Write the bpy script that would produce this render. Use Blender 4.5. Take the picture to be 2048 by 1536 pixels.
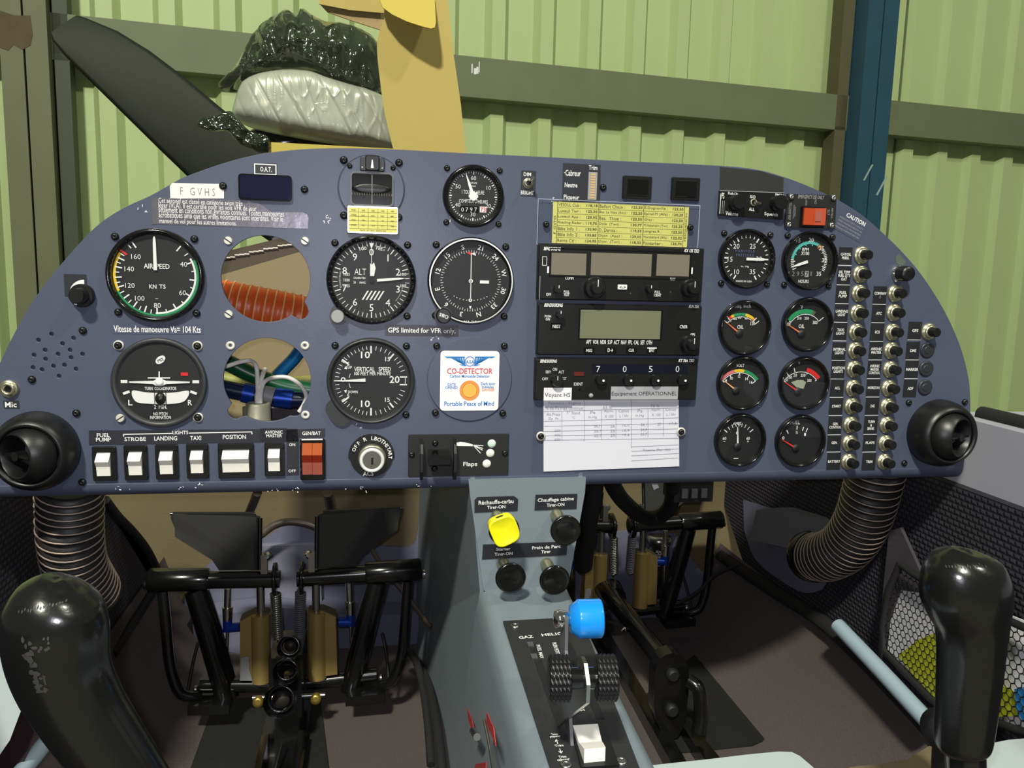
import bpy, math, random
from mathutils import Vector, Matrix, noise
from mathutils.bvhtree import BVHTree
random.seed(7)
PI = math.pi
SC = bpy.context.scene
COL = SC.collection
for o in list(bpy.data.objects):
    bpy.data.objects.remove(o)

# ------------------------------------------------------------------ camera
F_PX = 1600.0
CAM = Vector((0, -.72553, 0))
_p, _y, _r = math.radians(8.0416), math.radians(10.0582), math.radians(1.4675)
FWD = Vector((math.sin(_y)*math.cos(_p), math.cos(_y)*math.cos(_p), -math.sin(_p)))
_r0 = Vector((math.cos(_y), -math.sin(_y), 0))
_u0 = _r0.cross(FWD)
RGT = _r0*math.cos(_r) + _u0*math.sin(_r)
UPV = -_r0*math.sin(_r) + _u0*math.cos(_r)
cd = bpy.data.cameras.new('camera')
cd.sensor_fit = 'HORIZONTAL'
cd.sensor_width = 36
cd.lens = 36*F_PX/2048
cd.clip_start = .02
cam = bpy.data.objects.new('camera', cd)
COL.objects.link(cam)
cam.matrix_world = Matrix(((RGT.x, UPV.x, -FWD.x, CAM.x), (RGT.y, UPV.y, -FWD.y, CAM.y),
                           (RGT.z, UPV.z, -FWD.z, CAM.z), (0, 0, 0, 1)))
SC.camera = cam

# ------------------------------------------------------------------ world, lights, exposure
w = bpy.data.worlds.new('hangar_air')
SC.world = w
w.use_nodes = True
w.node_tree.nodes['Background'].inputs[0].default_value = (.84, .90, .78, 1)
w.node_tree.nodes['Background'].inputs[1].default_value = .10
SC.view_settings.view_transform = 'Standard'
SC.view_settings.look = 'None'
SC.view_settings.gamma = 1
SC.view_settings.use_curve_mapping = False
SC.view_settings.exposure = .38


def area_lamp(name, loc, tgt, w_, h_, power, col):
    l = bpy.data.lights.new(name, 'AREA')
    l.shape = 'RECTANGLE'
    l.size, l.size_y, l.energy, l.color = w_, h_, power, col
    o = bpy.data.objects.new(name, l)
    COL.objects.link(o)
    o.location = loc
    o.rotation_euler = (Vector(tgt) - Vector(loc)).to_track_quat('-Z', 'Y').to_euler()
    return o


# two hangar roof lamps behind and above the cockpit, and the phone's own flash LED beside its lens
area_lamp('hangar_lamp', (-1.5, -4.2, 4.6), (.3, .6, .1), .5, .35, 380, (1, .99, .84))
area_lamp('hangar_lamp_far', (3.4, -2.8, 5.0), (0, .6, 0), .5, .35, 95, (1, .99, .84))
fl = bpy.data.lights.new('phone_flash', 'POINT')
fl.energy, fl.color, fl.shadow_soft_size = 5.4, (.93, .92, 1.0), .004
flo = bpy.data.objects.new('phone_flash', fl)
COL.objects.link(flo)
flo.location = CAM + RGT*-.012 + UPV*.014 - FWD*.002


# ------------------------------------------------------------------ geometry helpers
def ray(px, py):
    return FWD + RGT*((px-1024)/F_PX) - UPV*((py-768)/F_PX)


def at(px, py, x=None, y=None, z=None, d=None):
    r = ray(px, py)
    if x is not None:
        t = (x-CAM.x)/r.x
    elif y is not None:
        t = (y-CAM.y)/r.y
    elif z is not None:
        t = (z-CAM.z)/r.z
    else:
        t = d
    return CAM + r*t


def P(px, py, h=0):
    q = at(px, py, y=-h)
    return q.x, q.z


def on_plane(px, py, p0, n):
    r = ray(px, py)
    return CAM + r*((Vector(p0)-CAM).dot(Vector(n))/r.dot(Vector(n)))


def lin(c):
    c = c/255.0
    return c/12.92 if c <= .04045 else ((c+.055)/1.055)**2.4


def mat(name, rgb, rough=.5, metal=0, var=0, vs=20, bump=0, bs=200, spec=.5, coat=0, alpha=1, trans=0, emit=0):
    m = bpy.data.materials.new(name)
    m.use_nodes = True
    nt = m.node_tree
    b = nt.nodes['Principled BSDF']
    c = tuple(lin(v) for v in rgb) + (1,)
    b.inputs['Base Color'].default_value = c
    b.inputs['Roughness'].default_value = rough
    b.inputs['Metallic'].default_value = metal
    b.inputs['Specular IOR Level'].default_value = spec
    b.inputs['Coat Weight'].default_value = coat
    b.inputs['Coat Roughness'].default_value = .08
    b.inputs['Alpha'].default_value = alpha
    b.inputs['Transmission Weight'].default_value = trans
    tc = nt.nodes.new('ShaderNodeTexCoord')
    n1 = nt.nodes.new('ShaderNodeTexNoise')
    n1.inputs['Scale'].default_value = vs
    n1.inputs['Detail'].default_value = 5
    nt.links.new(tc.outputs['Object'], n1.inputs['Vector'])
    mx = nt.nodes.new('ShaderNodeMixRGB')
    mx.inputs[1].default_value = tuple(v*(1-var) for v in c[:3]) + (1,)
    mx.inputs[2].default_value = tuple(min(1, v*(1+var)) for v in c[:3]) + (1,)
    nt.links.new(n1.outputs['Fac'], mx.inputs[0])
    nt.links.new(mx.outputs[0], b.inputs['Base Color'])
    if bump:
        n2 = nt.nodes.new('ShaderNodeTexNoise')
        n2.inputs['Scale'].default_value = bs
        n2.inputs['Detail'].default_value = 3
        nt.links.new(tc.outputs['Object'], n2.inputs['Vector'])
        bp = nt.nodes.new('ShaderNodeBump')
        bp.inputs['Strength'].default_value = bump
        bp.inputs['Distance'].default_value = .002
        nt.links.new(n2.outputs['Fac'], bp.inputs['Height'])
        nt.links.new(bp.outputs[0], b.inputs['Normal'])
    return m


def glass_mat(name, tint, ior_fac=.06, rough=.03):
    m = bpy.data.materials.new(name)
    m.use_nodes = True
    nt = m.node_tree
    nt.nodes.clear()
    out = nt.nodes.new('ShaderNodeOutputMaterial')
    tr = nt.nodes.new('ShaderNodeBsdfTransparent')
    tr.inputs[0].default_value = tuple(tint) + (1,)
    gl = nt.nodes.new('ShaderNodeBsdfGlossy')
    gl.inputs['Roughness'].default_value = rough
    lw = nt.nodes.new('ShaderNodeLayerWeight')
    lw.inputs[0].default_value = .5
    pw = nt.nodes.new('ShaderNodeMath')
    pw.operation = 'POWER'
    pw.inputs[1].default_value = 5
    nt.links.new(lw.outputs['Facing'], pw.inputs[0])
    fr = nt.nodes.new('ShaderNodeMath')
    fr.operation = 'MULTIPLY_ADD'
    fr.inputs[1].default_value = .9
    fr.inputs[2].default_value = .04
    nt.links.new(pw.outputs[0], fr.inputs[0])
    mx = nt.nodes.new('ShaderNodeMixShader')
    nt.links.new(fr.outputs[0], mx.inputs[0])
    nt.links.new(tr.outputs[0], mx.inputs[1])
    nt.links.new(gl.outputs[0], mx.inputs[2])
    nt.links.new(mx.outputs[0], out.inputs[0])
    return m


_tcache = {}


def text_geo(s, bold, shear, spacing, line):
    k = (s, bold, shear, spacing, line)
    if k not in _tcache:
        c = bpy.data.curves.new('t', 'FONT')
        c.body = s
        c.size = 1
        c.align_x = 'CENTER'
        c.resolution_u = 2
        c.offset = bold
        c.shear = shear
        c.space_character = spacing
        c.space_line = line
        o = bpy.data.objects.new('t', c)
        me = bpy.data.meshes.new_from_object(o)
        vs = [tuple(v.co) for v in me.vertices]
        fs = [tuple(p.vertices) for p in me.polygons]
        bpy.data.objects.remove(o)
        bpy.data.curves.remove(c)
        bpy.data.meshes.remove(me)
        xs = [v[0] for v in vs]
        ys = [v[1] for v in vs]
        x0, x1, y0, y1 = min(xs), max(xs), min(ys), max(ys)
        vs = [(v[0]-(x0+x1)/2, v[1]-(y0+y1)/2, 0) for v in vs]
        _tcache[k] = (vs, fs, x1-x0, y1-y0)
    return _tcache[k]


class MB:
    def __init__(s):
        s.v, s.f, s.sm = [], [], []

    def add(s, vs, fs, smooth=False):
        b = len(s.v)
        s.v += [tuple(v) for v in vs]
        s.f += [tuple(i+b for i in f) for f in fs]
        s.sm += [smooth]*len(fs)
        return s

    def box(s, lo, hi, ch=0):
        (a, b, c), (d, e, f) = lo, hi
        if ch <= 0:
            vs = [(x, y, z) for z in (c, f) for y in (b, e) for x in (a, d)]
            s.add(vs, [(0, 2, 3, 1), (4, 5, 7, 6), (0, 1, 5, 4), (2, 6, 7, 3), (0, 4, 6, 2), (1, 3, 7, 5)])
        else:   # chamfered towards +z (front edges and corners)
            def ring(i, z):
                k = ch
                return [(a+k+i, b+i, z), (d-k-i, b+i, z), (d-i, b+k+i, z), (d-i, e-k-i, z), (d-k-i, e-i, z), (a+k+i, e-i, z), (a+i, e-k-i, z), (a+i, b+k+i, z)]
            vs = ring(0, c) + ring(0, f-ch) + ring(ch*.7, f)
            fs = [(7, 6, 5, 4, 3, 2, 1, 0), tuple(range(16, 24))]
            for j in (0, 8):
                for i in range(8):
                    fs.append((j+i, j+(i+1) % 8, j+8+(i+1) % 8, j+8+i))
            s.add(vs, fs)
        return s

    def lathe(s, prof, c=(0, 0, 0), n=32, axis=None, smooth=True, cap0=False, cap1=False, sx=1, sy=1):
        c = Vector(c)
        if axis is None:
            A, B, D = Vector((1, 0, 0)), Vector((0, 1, 0)), Vector((0, 0, 1))
        else:
            D = Vector(axis).normalized()
            A = D.orthogonal().normalized()
            B = D.cross(A)
        vs, fs = [], []
        for r, h in prof:
            for i in range(n):
                t = 2*PI*i/n
                vs.append(c + A*(r*math.cos(t)*sx) + B*(r*math.sin(t)*sy) + D*h)
        for j in range(len(prof)-1):
            for i in range(n):
                k = (i+1) % n
                fs.append((j*n+i, j*n+k, (j+1)*n+k, (j+1)*n+i))
        s.add(vs, fs, smooth)
        m = len(prof)-1
        if cap0:
            s.add(vs[:n], [tuple(range(n-1, -1, -1))])
        if cap1:
            s.add(vs[m*n:], [tuple(range(n))])
        return s

    def disc(s, x, y, r, z0, z1, n=24):
        return s.lathe([(r, z0), (r, z1)], (x, y, 0), n, smooth=False, cap0=True, cap1=True)

    def tube(s, pts, r, n=10, caps=True, flat=1, closed=False):
        pts = [Vector(p) for p in pts]
        m = len(pts)
        rs = r if isinstance(r, (list, tuple)) else [r]*m
        vs, fs = [], []
        t0 = (pts[1]-pts[0]).normalized()
        A = t0.orthogonal().normalized()
        for i, p in enumerate(pts):
            if i == 0:
                t = t0
            elif i == m-1:
                t = (pts[i]-pts[i-1]).normalized()
            else:
                t = ((pts[i]-pts[i-1]).normalized() + (pts[i+1]-pts[i]).normalized())
                t = t.normalized() if t.length > 1e-6 else t0
            A = (A - t*A.dot(t))
            A = A.normalized() if A.length > 1e-6 else t.orthogonal().normalized()
            B = t.cross(A)
            for k in range(n):
                a = 2*PI*k/n
                vs.append(p + (A*math.cos(a) + B*math.sin(a)*flat)*rs[i])
        for j in range(m-1):
            for i in range(n):
                k = (i+1) % n
                fs.append((j*n+i, j*n+k, (j+1)*n+k, (j+1)*n+i))
        s.add(vs, fs, True)
        if caps:
            s.add(vs[:n], [tuple(range(n-1, -1, -1))])
            s.add(vs[(m-1)*n:], [tuple(range(n))])
        return s

    def prism(s, poly, z0, z1):
        n = len(poly)
        ar = sum(poly[i][0]*poly[(i+1) % n][1]-poly[(i+1) % n][0]*poly[i][1] for i in range(n))
        if ar < 0:
            poly = poly[::-1]
        vs = [(x, y, z0) for x, y in poly] + [(x, y, z1) for x, y in poly]
        fs = [tuple(range(n-1, -1, -1)), tuple(range(n, 2*n))]
        for i in range(n):
            k = (i+1) % n
            fs.append((i, k, n+k, n+i))
        return s.add(vs, fs)

    def slab(s, pts, off):
        """polygon of 3-D points thickened by the vector off"""
        n = len(pts)
        off = Vector(off)
        pts = [Vector(p) for p in pts]
        vs = pts + [p+off for p in pts]
        fs = [tuple(range(n-1, -1, -1)), tuple(range(n, 2*n))]
        for i in range(n):
            k = (i+1) % n
            fs.append((i, k, n+k, n+i))
        return s.add(vs, fs)

    def arc(s, r0, r1, a0, a1, z, n=None, cx=0, cy=0):
        n = n or max(3, int(abs(a1-a0)/5))
        vs, fs = [], []
        for i in range(n+1):
            a = math.radians(a0+(a1-a0)*i/n)
            for r in (r0, r1):
                vs.append((cx+r*math.sin(a), cy+r*math.cos(a), z))
        for i in range(n):
            fs.append((2*i, 2*i+1, 2*i+3, 2*i+2) if a1 < a0 else (2*i+2, 2*i+3, 2*i+1, 2*i))
        return s.add(vs, fs)

    def tick(s, a, r0, r1, w_, z, cx=0, cy=0):
        a = math.radians(a)
        u = Vector((math.sin(a), math.cos(a), 0))
        v = Vector((math.cos(a), -math.sin(a), 0))
        c = Vector((cx, cy, z))
        return s.add([c+u*r0-v*w_/2, c+u*r0+v*w_/2, c+u*r1+v*w_/2, c+u*r1-v*w_/2], [(0, 1, 2, 3)])

    def rect(s, x0, y0, x1, y1, z):
        x0, x1 = min(x0, x1), max(x0, x1)
        y0, y1 = min(y0, y1), max(y0, y1)
        return s.add([(x0, y0, z), (x1, y0, z), (x1, y1, z), (x0, y1, z)], [(0, 1, 2, 3)])

    def poly(s, pts, z):
        n = len(pts)
        ar = sum(pts[i][0]*pts[(i+1) % n][1]-pts[(i+1) % n][0]*pts[i][1] for i in range(n))
        if ar < 0:
            pts = pts[::-1]
        return s.add([(x, y, z) for x, y in pts], [tuple(range(n))])

    def frame(s, x0, y0, x1, y1, t, z):
        s.rect(x0, y0, x1, y0+t, z)
        s.rect(x0, y1-t, x1, y1, z)
        s.rect(x0, y0+t, x0+t, y1-t, z)
        return s.rect(x1-t, y0+t, x1, y1-t, z)

    def text(s, body, cx, cy, w_=None, h_=None, z=.0004, rot=0, bold=.012, shear=0, spacing=1, line=.82, M=None):
        vs, fs, tw, th = text_geo(body, bold, shear, spacing, line)
        if w_ is None and h_ is None:
            sx = sy = .003
        elif w_ is None:
            sx = sy = h_/th
        elif h_ is None:
            sx = sy = w_/tw
        else:
            sx, sy = w_/tw, h_/th
        ca, sa = math.cos(math.radians(rot)), math.sin(math.radians(rot))
        out = []
        for x, y, _ in vs:
            x, y = x*sx, y*sy
            out.append(Vector((cx+x*ca-y*sa, cy+x*sa+y*ca, z)))
        if M:
            out = [M @ v for v in out]
        return s.add(out, fs)

    def mesh(s, name):
        me = bpy.data.meshes.new(name)
        me.from_pydata(s.v, [], s.f)
        me.polygons.foreach_set('use_smooth', s.sm)
        me.update()
        return me

    def build(s, name, m, parent=None, kind=None):
        me = s.mesh(name)
        me.materials.append(m)
        o = bpy.data.objects.new(name, me)
        COL.objects.link(o)
        if parent is not None:
            o.parent = parent.root if isinstance(parent, Thing) else parent
        if kind:
            o['kind'] = kind
        return o


def tag(o, label, cat=None, group=None):
    o['label'] = label
    if cat:
        o['category'] = cat
    if group:
        o['group'] = group
    return o


class Thing:
    """an Empty; px given: it sits on the panel face, local XY in the panel, Z towards the viewer"""
    def __init__(s, name, label, cat, px=None, py=None, loc=None, rot=None, group=None, h=0):
        e = bpy.data.objects.new(name, None)
        e.empty_display_size = .01
        COL.objects.link(e)
        s.h = h
        if px is not None:
            s.ox, s.oz = P(px, py)
            e.location = (s.ox, -h, s.oz)
            e.rotation_euler = (PI/2, 0, 0)
        else:
            s.ox = s.oz = 0
            e.location = loc or (0, 0, 0)
            if rot:
                e.rotation_euler = rot
        tag(e, label, cat, group)
        s.root = e

    def l(s, px, py, h=None):
        x, z = P(px, py, s.h if h is None else h)
        return x-s.ox, z-s.oz

    def rect(s, a, h=None):
        x0, y0 = s.l(a[0], a[3], h)
        x1, y1 = s.l(a[2], a[1], h)
        return x0, y0, x1, y1


def copy_tree(o, off, parent=None):
    c = o.copy()
    COL.objects.link(c)
    if parent is not None:
        c.parent = parent
    else:
        c.location = Vector(o.location) + Vector(off)
    for ch in o.children:
        copy_tree(ch, off, c)
    return c


def txp(mb, th, s, a, z=.0004, **k):
    """text fitted to the pixel box a = x0,y0,x1,y1"""
    x0, y0, x1, y1 = th.rect(a)
    return mb.text(s, (x0+x1)/2, (y0+y1)/2, x1-x0, y1-y0, z, **k)


def struct(o):
    o['kind'] = 'structure'
    return o


def smooth_path(pts, n=6):
    pts = [Vector(p) for p in pts]
    out = []
    m = len(pts)
    for i in range(m-1):
        p0, p1, p2, p3 = pts[max(0, i-1)], pts[i], pts[i+1], pts[min(m-1, i+2)]
        for k in range(n):
            t = k/n
            out.append(.5*((2*p1) + (p2-p0)*t + (2*p0-5*p1+4*p2-p3)*t*t + (3*p1-p0-3*p2+p3)*t**3))
    out.append(pts[-1])
    return out


def smooth2(pts, n=5, closed=False):
    q = [Vector((x, y, 0)) for x, y in pts]
    if closed:
        q = [q[-1]] + q + [q[0], q[1]]
        s_ = smooth_path(q, n)
        s_ = s_[n:-n]
        s_ = s_[:-1]
    else:
        s_ = smooth_path(q, n)
    return [(v.x, v.y) for v in s_]


def plate_mesh(name, outer, holes, thick, bevel=0):
    c = bpy.data.curves.new(name, 'CURVE')
    c.dimensions = '2D'
    c.fill_mode = 'BOTH'
    c.extrude = thick/2
    c.bevel_depth = bevel
    c.bevel_resolution = 1
    for poly in [outer]+holes:
        sp = c.splines.new('POLY')
        sp.points.add(len(poly)-1)
        for i, (x, y) in enumerate(poly):
            sp.points[i].co = (x, y, 0, 1)
        sp.use_cyclic_u = True
    o = bpy.data.objects.new(name, c)
    me = bpy.data.meshes.new_from_object(o)
    bpy.data.objects.remove(o)
    bpy.data.curves.remove(c)
    me.name = name
    me.materials.clear()
    return me


def rrect(x0, y0, x1, y1, r, n=4):
    out = []
    for cx, cy, a in ((x1-r, y1-r, 0), (x0+r, y1-r, 90), (x0+r, y0+r, 180), (x1-r, y0+r, 270)):
        for i in range(n+1):
            t = math.radians(a+90*i/n)
            out.append((cx+r*math.cos(t), cy+r*math.sin(t)))
    return out


def circ(cx, cy, r, n=40):
    return [(cx+r*math.cos(2*PI*i/n), cy+r*math.sin(2*PI*i/n)) for i in range(n)]


# ------------------------------------------------------------------ materials
PANEL = mat('panel_blue_grey_paint', (75, 80, 101), .42, var=.07, vs=14, bump=.05, bs=900)
COVER = mat('cover_plate_paint', (74, 79, 100), .40, var=.05, vs=25, bump=.05, bs=900)
BLK = mat('black_plastic', (18, 18, 19), .38, var=.1, bump=.05, bs=1500)
BLKG = mat('black_gloss', (14, 14, 15), .16, var=.05, coat=.3)
BLKM = mat('black_matte', (22, 22, 24), .6, var=.1, bump=.1, bs=1200)
DIAL = mat('dial_black', (24, 24, 27), .55, var=.12, vs=60)
GREYD = mat('dark_grey_bezel', (46, 47, 50), .45, var=.08)
GREYM = mat('mid_grey_plastic', (92, 93, 98), .4, var=.05)
LGREY = mat('light_grey_knob', (150, 150, 152), .5, var=.05)
WHITE = mat('white_print', (232, 232, 232), .6)
WPLAS = mat('white_plastic', (236, 233, 226), .35, var=.02)
WPAPER = mat('white_paper', (232, 230, 236), .6, var=.02, vs=8)
YPAPER = mat('yellow_paper', (214, 208, 112), .6, var=.03, vs=8)
INK = mat('black_ink', (24, 24, 24), .7)
INKG = mat('grey_ink', (150, 146, 160), .7)
RED = mat('red_print', (214, 40, 38), .5)
GREEN = mat('green_print', (32, 140, 88), .5)
YEL = mat('yellow_print', (226, 190, 40), .5)
PINK = mat('pink_print', (214, 110, 112), .5)
TEAL = mat('teal_print', (90, 190, 182), .5)
ORNG = mat('orange_print', (226, 130, 70), .5)
BLUEI = mat('blue_print', (30, 118, 190), .5)
STEEL = mat('steel', (176, 176, 172), .28, 1, var=.06, vs=60)
CHROME = mat('chrome', (215, 215, 215), .1, 1)
NUT = mat('nickel_collar', (178, 176, 150), .32, .85, var=.06, vs=80)
SCREWB = mat('black_screw', (24, 25, 25), .3, .2)
ORSW = mat('orange_translucent', (158, 70, 14), .6, spec=.2)
RDSW = mat('red_switch', (142, 40, 20), .55, spec=.25, var=.06, vs=90)
PKSW = mat('pale_red_switch', (150, 74, 60), .5, var=.1, vs=120)
LCD = mat('lcd_grey', (118, 112, 98), .3, var=.06, vs=10, coat=.4)
LCD2 = mat('lcd_green_grey', (112, 114, 92), .3, var=.06, vs=10, coat=.4)
NAVY = mat('navy_window', (16, 14, 48), .1, coat=.8, spec=.8)
GLASS = glass_mat('instrument_glass', (.97, .97, .97))
CLEAR = glass_mat('clear_plastic', (.93, .94, .97), rough=.12)
FIBRE = mat('bare_fibreglass', (106, 95, 70), .5, var=.16, vs=9, bump=.15, bs=300)
LILAC = mat('grey_lilac_gelcoat', (104, 105, 126), .45, var=.12, vs=8)
CONS = mat('console_grey_paint', (116, 126, 134), .42, var=.06, vs=10, bump=.1, bs=700)
CARPET = mat('dark_carpet', (98, 90, 90), .95, var=.3, vs=500, bump=.8, bs=1400, spec=.1)
MATB = mat('black_rubber_mat', (24, 24, 24), .75, var=.2, vs=40, bump=.3, bs=700)
WALLG = mat('pale_green_sheet', (182, 199, 142), .55, var=.03, vs=3, bump=.03, bs=40)
GIRT = mat('grey_green_steel', (108, 117, 87), .6, var=.12, vs=6)
POSTB = mat('blue_painted_steel', (40, 78, 98), .5, var=.12, vs=8)
POSTG = mat('olive_painted_steel', (102, 106, 76), .6, var=.14, vs=5)
RUST = mat('rusty_brown', (86, 76, 52), .8, var=.3, vs=14)
CARD = mat('cardboard', (182, 163, 90), .75, var=.05, vs=12, bump=.05, bs=120)
CARDI = mat('cardboard_inside', (168, 144, 100), .8, var=.05, vs=12)
CARDY = mat('yellow_cardboard_face', (190, 172, 78), .7, var=.04, vs=12)
SILV = mat('silver_grey_poly', (174, 178, 162), .38, .15, var=.08, vs=14, coat=.2)
BAGM = mat('dark_green_clear_film', (40, 50, 34), .12, var=.5, vs=9, coat=.6, alpha=.78, spec=.8)
PROP = mat('propeller_black_green', (24, 30, 17), .7, var=.25, vs=5, bump=.05, bs=300)
ORHOSE = mat('orange_duct', (208, 84, 22), .4, var=.1, vs=18, bump=.1, bs=200)
HOSE = mat('black_duct', (34, 30, 30), .5, var=.15, vs=60)
HWIRE = mat('duct_wire', (168, 152, 142), .45, .15)
GOLD = mat('gold_anodised', (158, 134, 80), .45, .35, var=.06, vs=20)
BLUEAN = mat('blue_anodised', (24, 66, 170), .3, .5)
BLUEK = mat('blue_knob', (22, 140, 232), .22, coat=.5)
YELK = mat('yellow_cap', (238, 232, 20), .35)
RODB = mat('pale_blue_tube', (158, 178, 190), .4, var=.03)
SILL = mat('sill_grey', (166, 166, 178), .5, var=.05)
PALE = mat('pale_gelcoat', (176, 186, 188), .4, var=.06, vs=12)
GREENT = mat('green_tube', (14, 78, 48), .3, coat=.3)
NAVYT = mat('navy_tube', (22, 34, 66), .25, coat=.3)
BLUET = mat('blue_tube', (18, 92, 148), .2, coat=.4)
WWIRE = mat('white_wire', (228, 224, 220), .4)
CONN = mat('grey_connector', (140, 138, 122), .45, .2, var=.08, vs=50)
BAKE = mat('knob_black_bakelite', (10, 10, 11), .18, coat=.25)
GRIPM = mat('grip_black_rubber', (17, 17, 16), .22, var=.15, vs=40, coat=.25, bump=.03, bs=600)
PLACK = mat('dark_placard', (44, 45, 52), .4, var=.05)
PLSIL = mat('silver_placard', (120, 116, 126), .28, .5, var=.25, vs=45, bump=.15, bs=80)
NETM = mat('black_net', (16, 16, 16), .7)
LIME = mat('lime_paper', (188, 196, 40), .6, var=.06, vs=30)
SKYP = mat('blue_paper', (40, 122, 190), .6, var=.1, vs=30)
FABE = mat('black_edging', (22, 21, 23), .8, bump=.2, bs=900)
PURP = mat('dark_purple_box', (40, 26, 46), .4)


def weave_mat(name, rgb, rgb2):
    m = mat(name, rgb, .75, spec=.3)
    nt = m.node_tree
    b = nt.nodes['Principled BSDF']
    tc = nt.nodes.new('ShaderNodeTexCoord')
    sx = nt.nodes.new('ShaderNodeSeparateXYZ')
    nt.links.new(tc.outputs['Object'], sx.inputs[0])
    cx = nt.nodes.new('ShaderNodeCombineXYZ')
    nt.links.new(sx.outputs['Y'], cx.inputs[0])
    nt.links.new(sx.outputs['Z'], cx.inputs[1])
    br = nt.nodes.new('ShaderNodeTexBrick')
    br.inputs['Scale'].default_value = 1
    br.inputs['Brick Width'].default_value = .0088
    br.inputs['Row Height'].default_value = .0060
    br.inputs['Mortar Size'].default_value = .0024
    br.inputs['Mortar Smooth'].default_value = 1
    br.inputs['Color1'].default_value = tuple(lin(v) for v in rgb) + (1,)
    br.inputs['Color2'].default_value = tuple(lin(v*.88) for v in rgb) + (1,)
    br.inputs['Mortar'].default_value = tuple(lin(v) for v in rgb2) + (1,)
    nt.links.new(cx.outputs[0], br.inputs['Vector'])
    nt.links.new(br.outputs['Color'], b.inputs['Base Color'])
    bp = nt.nodes.new('ShaderNodeBump')
    bp.invert = True
    bp.inputs['Strength'].default_value = .5
    bp.inputs['Distance'].default_value = .002
    nt.links.new(br.outputs['Fac'], bp.inputs['Height'])
    nt.links.new(bp.outputs[0], b.inputs['Normal'])
    return m


WEAVE = weave_mat('woven_side_lining', (62, 60, 70), (34, 32, 38))

# ------------------------------------------------------------------ hangar shell
WB = Vector((.4, 3.21, 0))
WA = math.radians(6.8)
WU = Vector((math.cos(WA), math.sin(WA), 0))
WN = Vector((-math.sin(WA), math.cos(WA), 0))


def wall_u(px, py, v=0):
    """distance along the wall and height where the pixel's ray meets the plane v metres behind the girt face"""
    q = on_plane(px, py, WB+WN*v, WN)
    return (q-WB).dot(WU), q.z


def wobj(o):
    o.location = WB
    o.rotation_euler = (0, 0, WA)
    return o


per, crw, slw, dep = .25, .066, .028, .042
u0 = wall_u(994, 214, .1)[0]
sec = []
k = -22
while k < 24:
    c = u0 + k*per
    sec += [(c-crw/2-slw, .1+dep), (c-crw/2, .1), (c+crw/2, .1), (c+crw/2+slw, .1+dep)]
    k += 1
mb = MB()
vs = [(u, v, -1.5) for u, v in sec] + [(u, v, 4.2) for u, v in sec]
n = len(sec)
mb.add(vs, [(i, i+1, n+i+1, n+i) for i in range(n-1)])
wall = struct(wobj(mb.build('wall_back', WALLG)))
wall['label'] = 'pale green corrugated steel hangar wall'
for px, py in ((1172, 60), (1815, 60)):
    u = wall_u(px, py, .12)[0]
    mb = MB().box((u-.004, .1+dep-.012, -1.5), (u+.004, .1+dep+.001, 4.2))
    mb.build('sheet_seam', GIRT, wall)
flo_ = MB().box((-6, -7, -1.42), (8, 5.5, -1.40)).build('floor', mat('hangar_concrete', (120, 118, 108), .8, var=.15, vs=2))
struct(flo_)
ceil_ = MB()
g1u0, g1u1 = wall_u(95, 60)[0], wall_u(1716, 220)[0]
g2u0 = wall_u(1795, 220)[0]
for nm, a, b, dz in (('wall_girt', g1u0-.6, g1u1, 0), ('wall_girt', g2u0-.25, 5, .0)):
    t = MB()
    t.box((a, 0, .815+dz), (b, .006, 1.0+dz))
    t.box((a, .006, .994+dz), (b, .1, 1.0+dz))
    t.box((a, .006, .815+dz), (b, .1, .821+dz))
    t.box((a, .006, .821+dz), (b, .02, .84+dz))
    o = wobj(t.build(nm, GIRT))
    tag(o, 'grey-green horizontal steel girt between the olive post and the blue post' if a < 0 else 'grey-green horizontal steel girt to the right of the blue post', 'beam', 'wall girts')
    if a < 0:
        m2 = MB()
        u, z = wall_u(951, 138)
        for du, dz0, dz1, ww in ((-.02, -.03, .03, .006), (-.008, -.035, .005, .012), (.004, -.03, .015, .01), (.016, -.02, .05, .004)):
            m2.box((u+du, -.001, z+dz0*.7), (u+du+ww, 0, z+dz1*.7))
        m2.build('scratch', WHITE, o)


def post(name, label, pxs, py, v0, v1, m, seam=True):
    ua, ub = wall_u(pxs[0], py, v0)[0], wall_u(pxs[1], py, v0)[0]
    t = Thing(name, label, 'post', loc=WB, rot=(0, 0, WA))
    um = (ua+ub)/2
    for a, b in ((ua, um-.004), (um+.004, ub)):
        MB().box((a, v0, -1.4), (b, v1, 4.2)).build('channel', m, t)
    MB().box((um-.004, v0+.02, -1.4), (um+.004, v1, 4.2)).build('joint', BLKM, t)
    return t, ua, ub


lp, ua, ub = post('steel_post', 'olive steel post with a rusty splice behind the left side of the panel', (9, 104), 250, -.06, .06, POSTG)
zr0, zr1 = wall_u(30, 92, -.06)[1], wall_u(30, 28, -.06)[1]
m2 = MB()
rp = [(ua-.005, zr0-.01), (ua+.03, zr0-.02), (ua+.05, zr0+.005), (ua+.08, zr0-.012), (ua+.11, zr0+.008), (ua+.12, zr0+.05), (ua+.115, zr1), (ua+.06, zr1-.006), (ua-.005, zr1+.01)]
m2.slab([(u, -.062, z) for u, z in rp], (0, .0015, 0))
m2.build('rust_patch', RUST, lp)
sa = wall_u(104, 300, .02)[0]
sb = wall_u(120, 300, .02)[0]
sc_ = wall_u(150, 300, .02)[0]
dk = Thing('steel_channel', 'narrow steel channel standing right beside the olive post', 'post', loc=WB, rot=(0, 0, WA))
MB().box((sb, .0, -1.4), (sc_, .09, 4.2)).build('channel', mat('dark_olive_steel', (62, 70, 50), .6, var=.1), dk)
rpst, ua, ub = post('steel_post', 'blue painted steel post rising behind the right end of the panel', (1729, 1790), 120, -.10, .06, POSTB)
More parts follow.
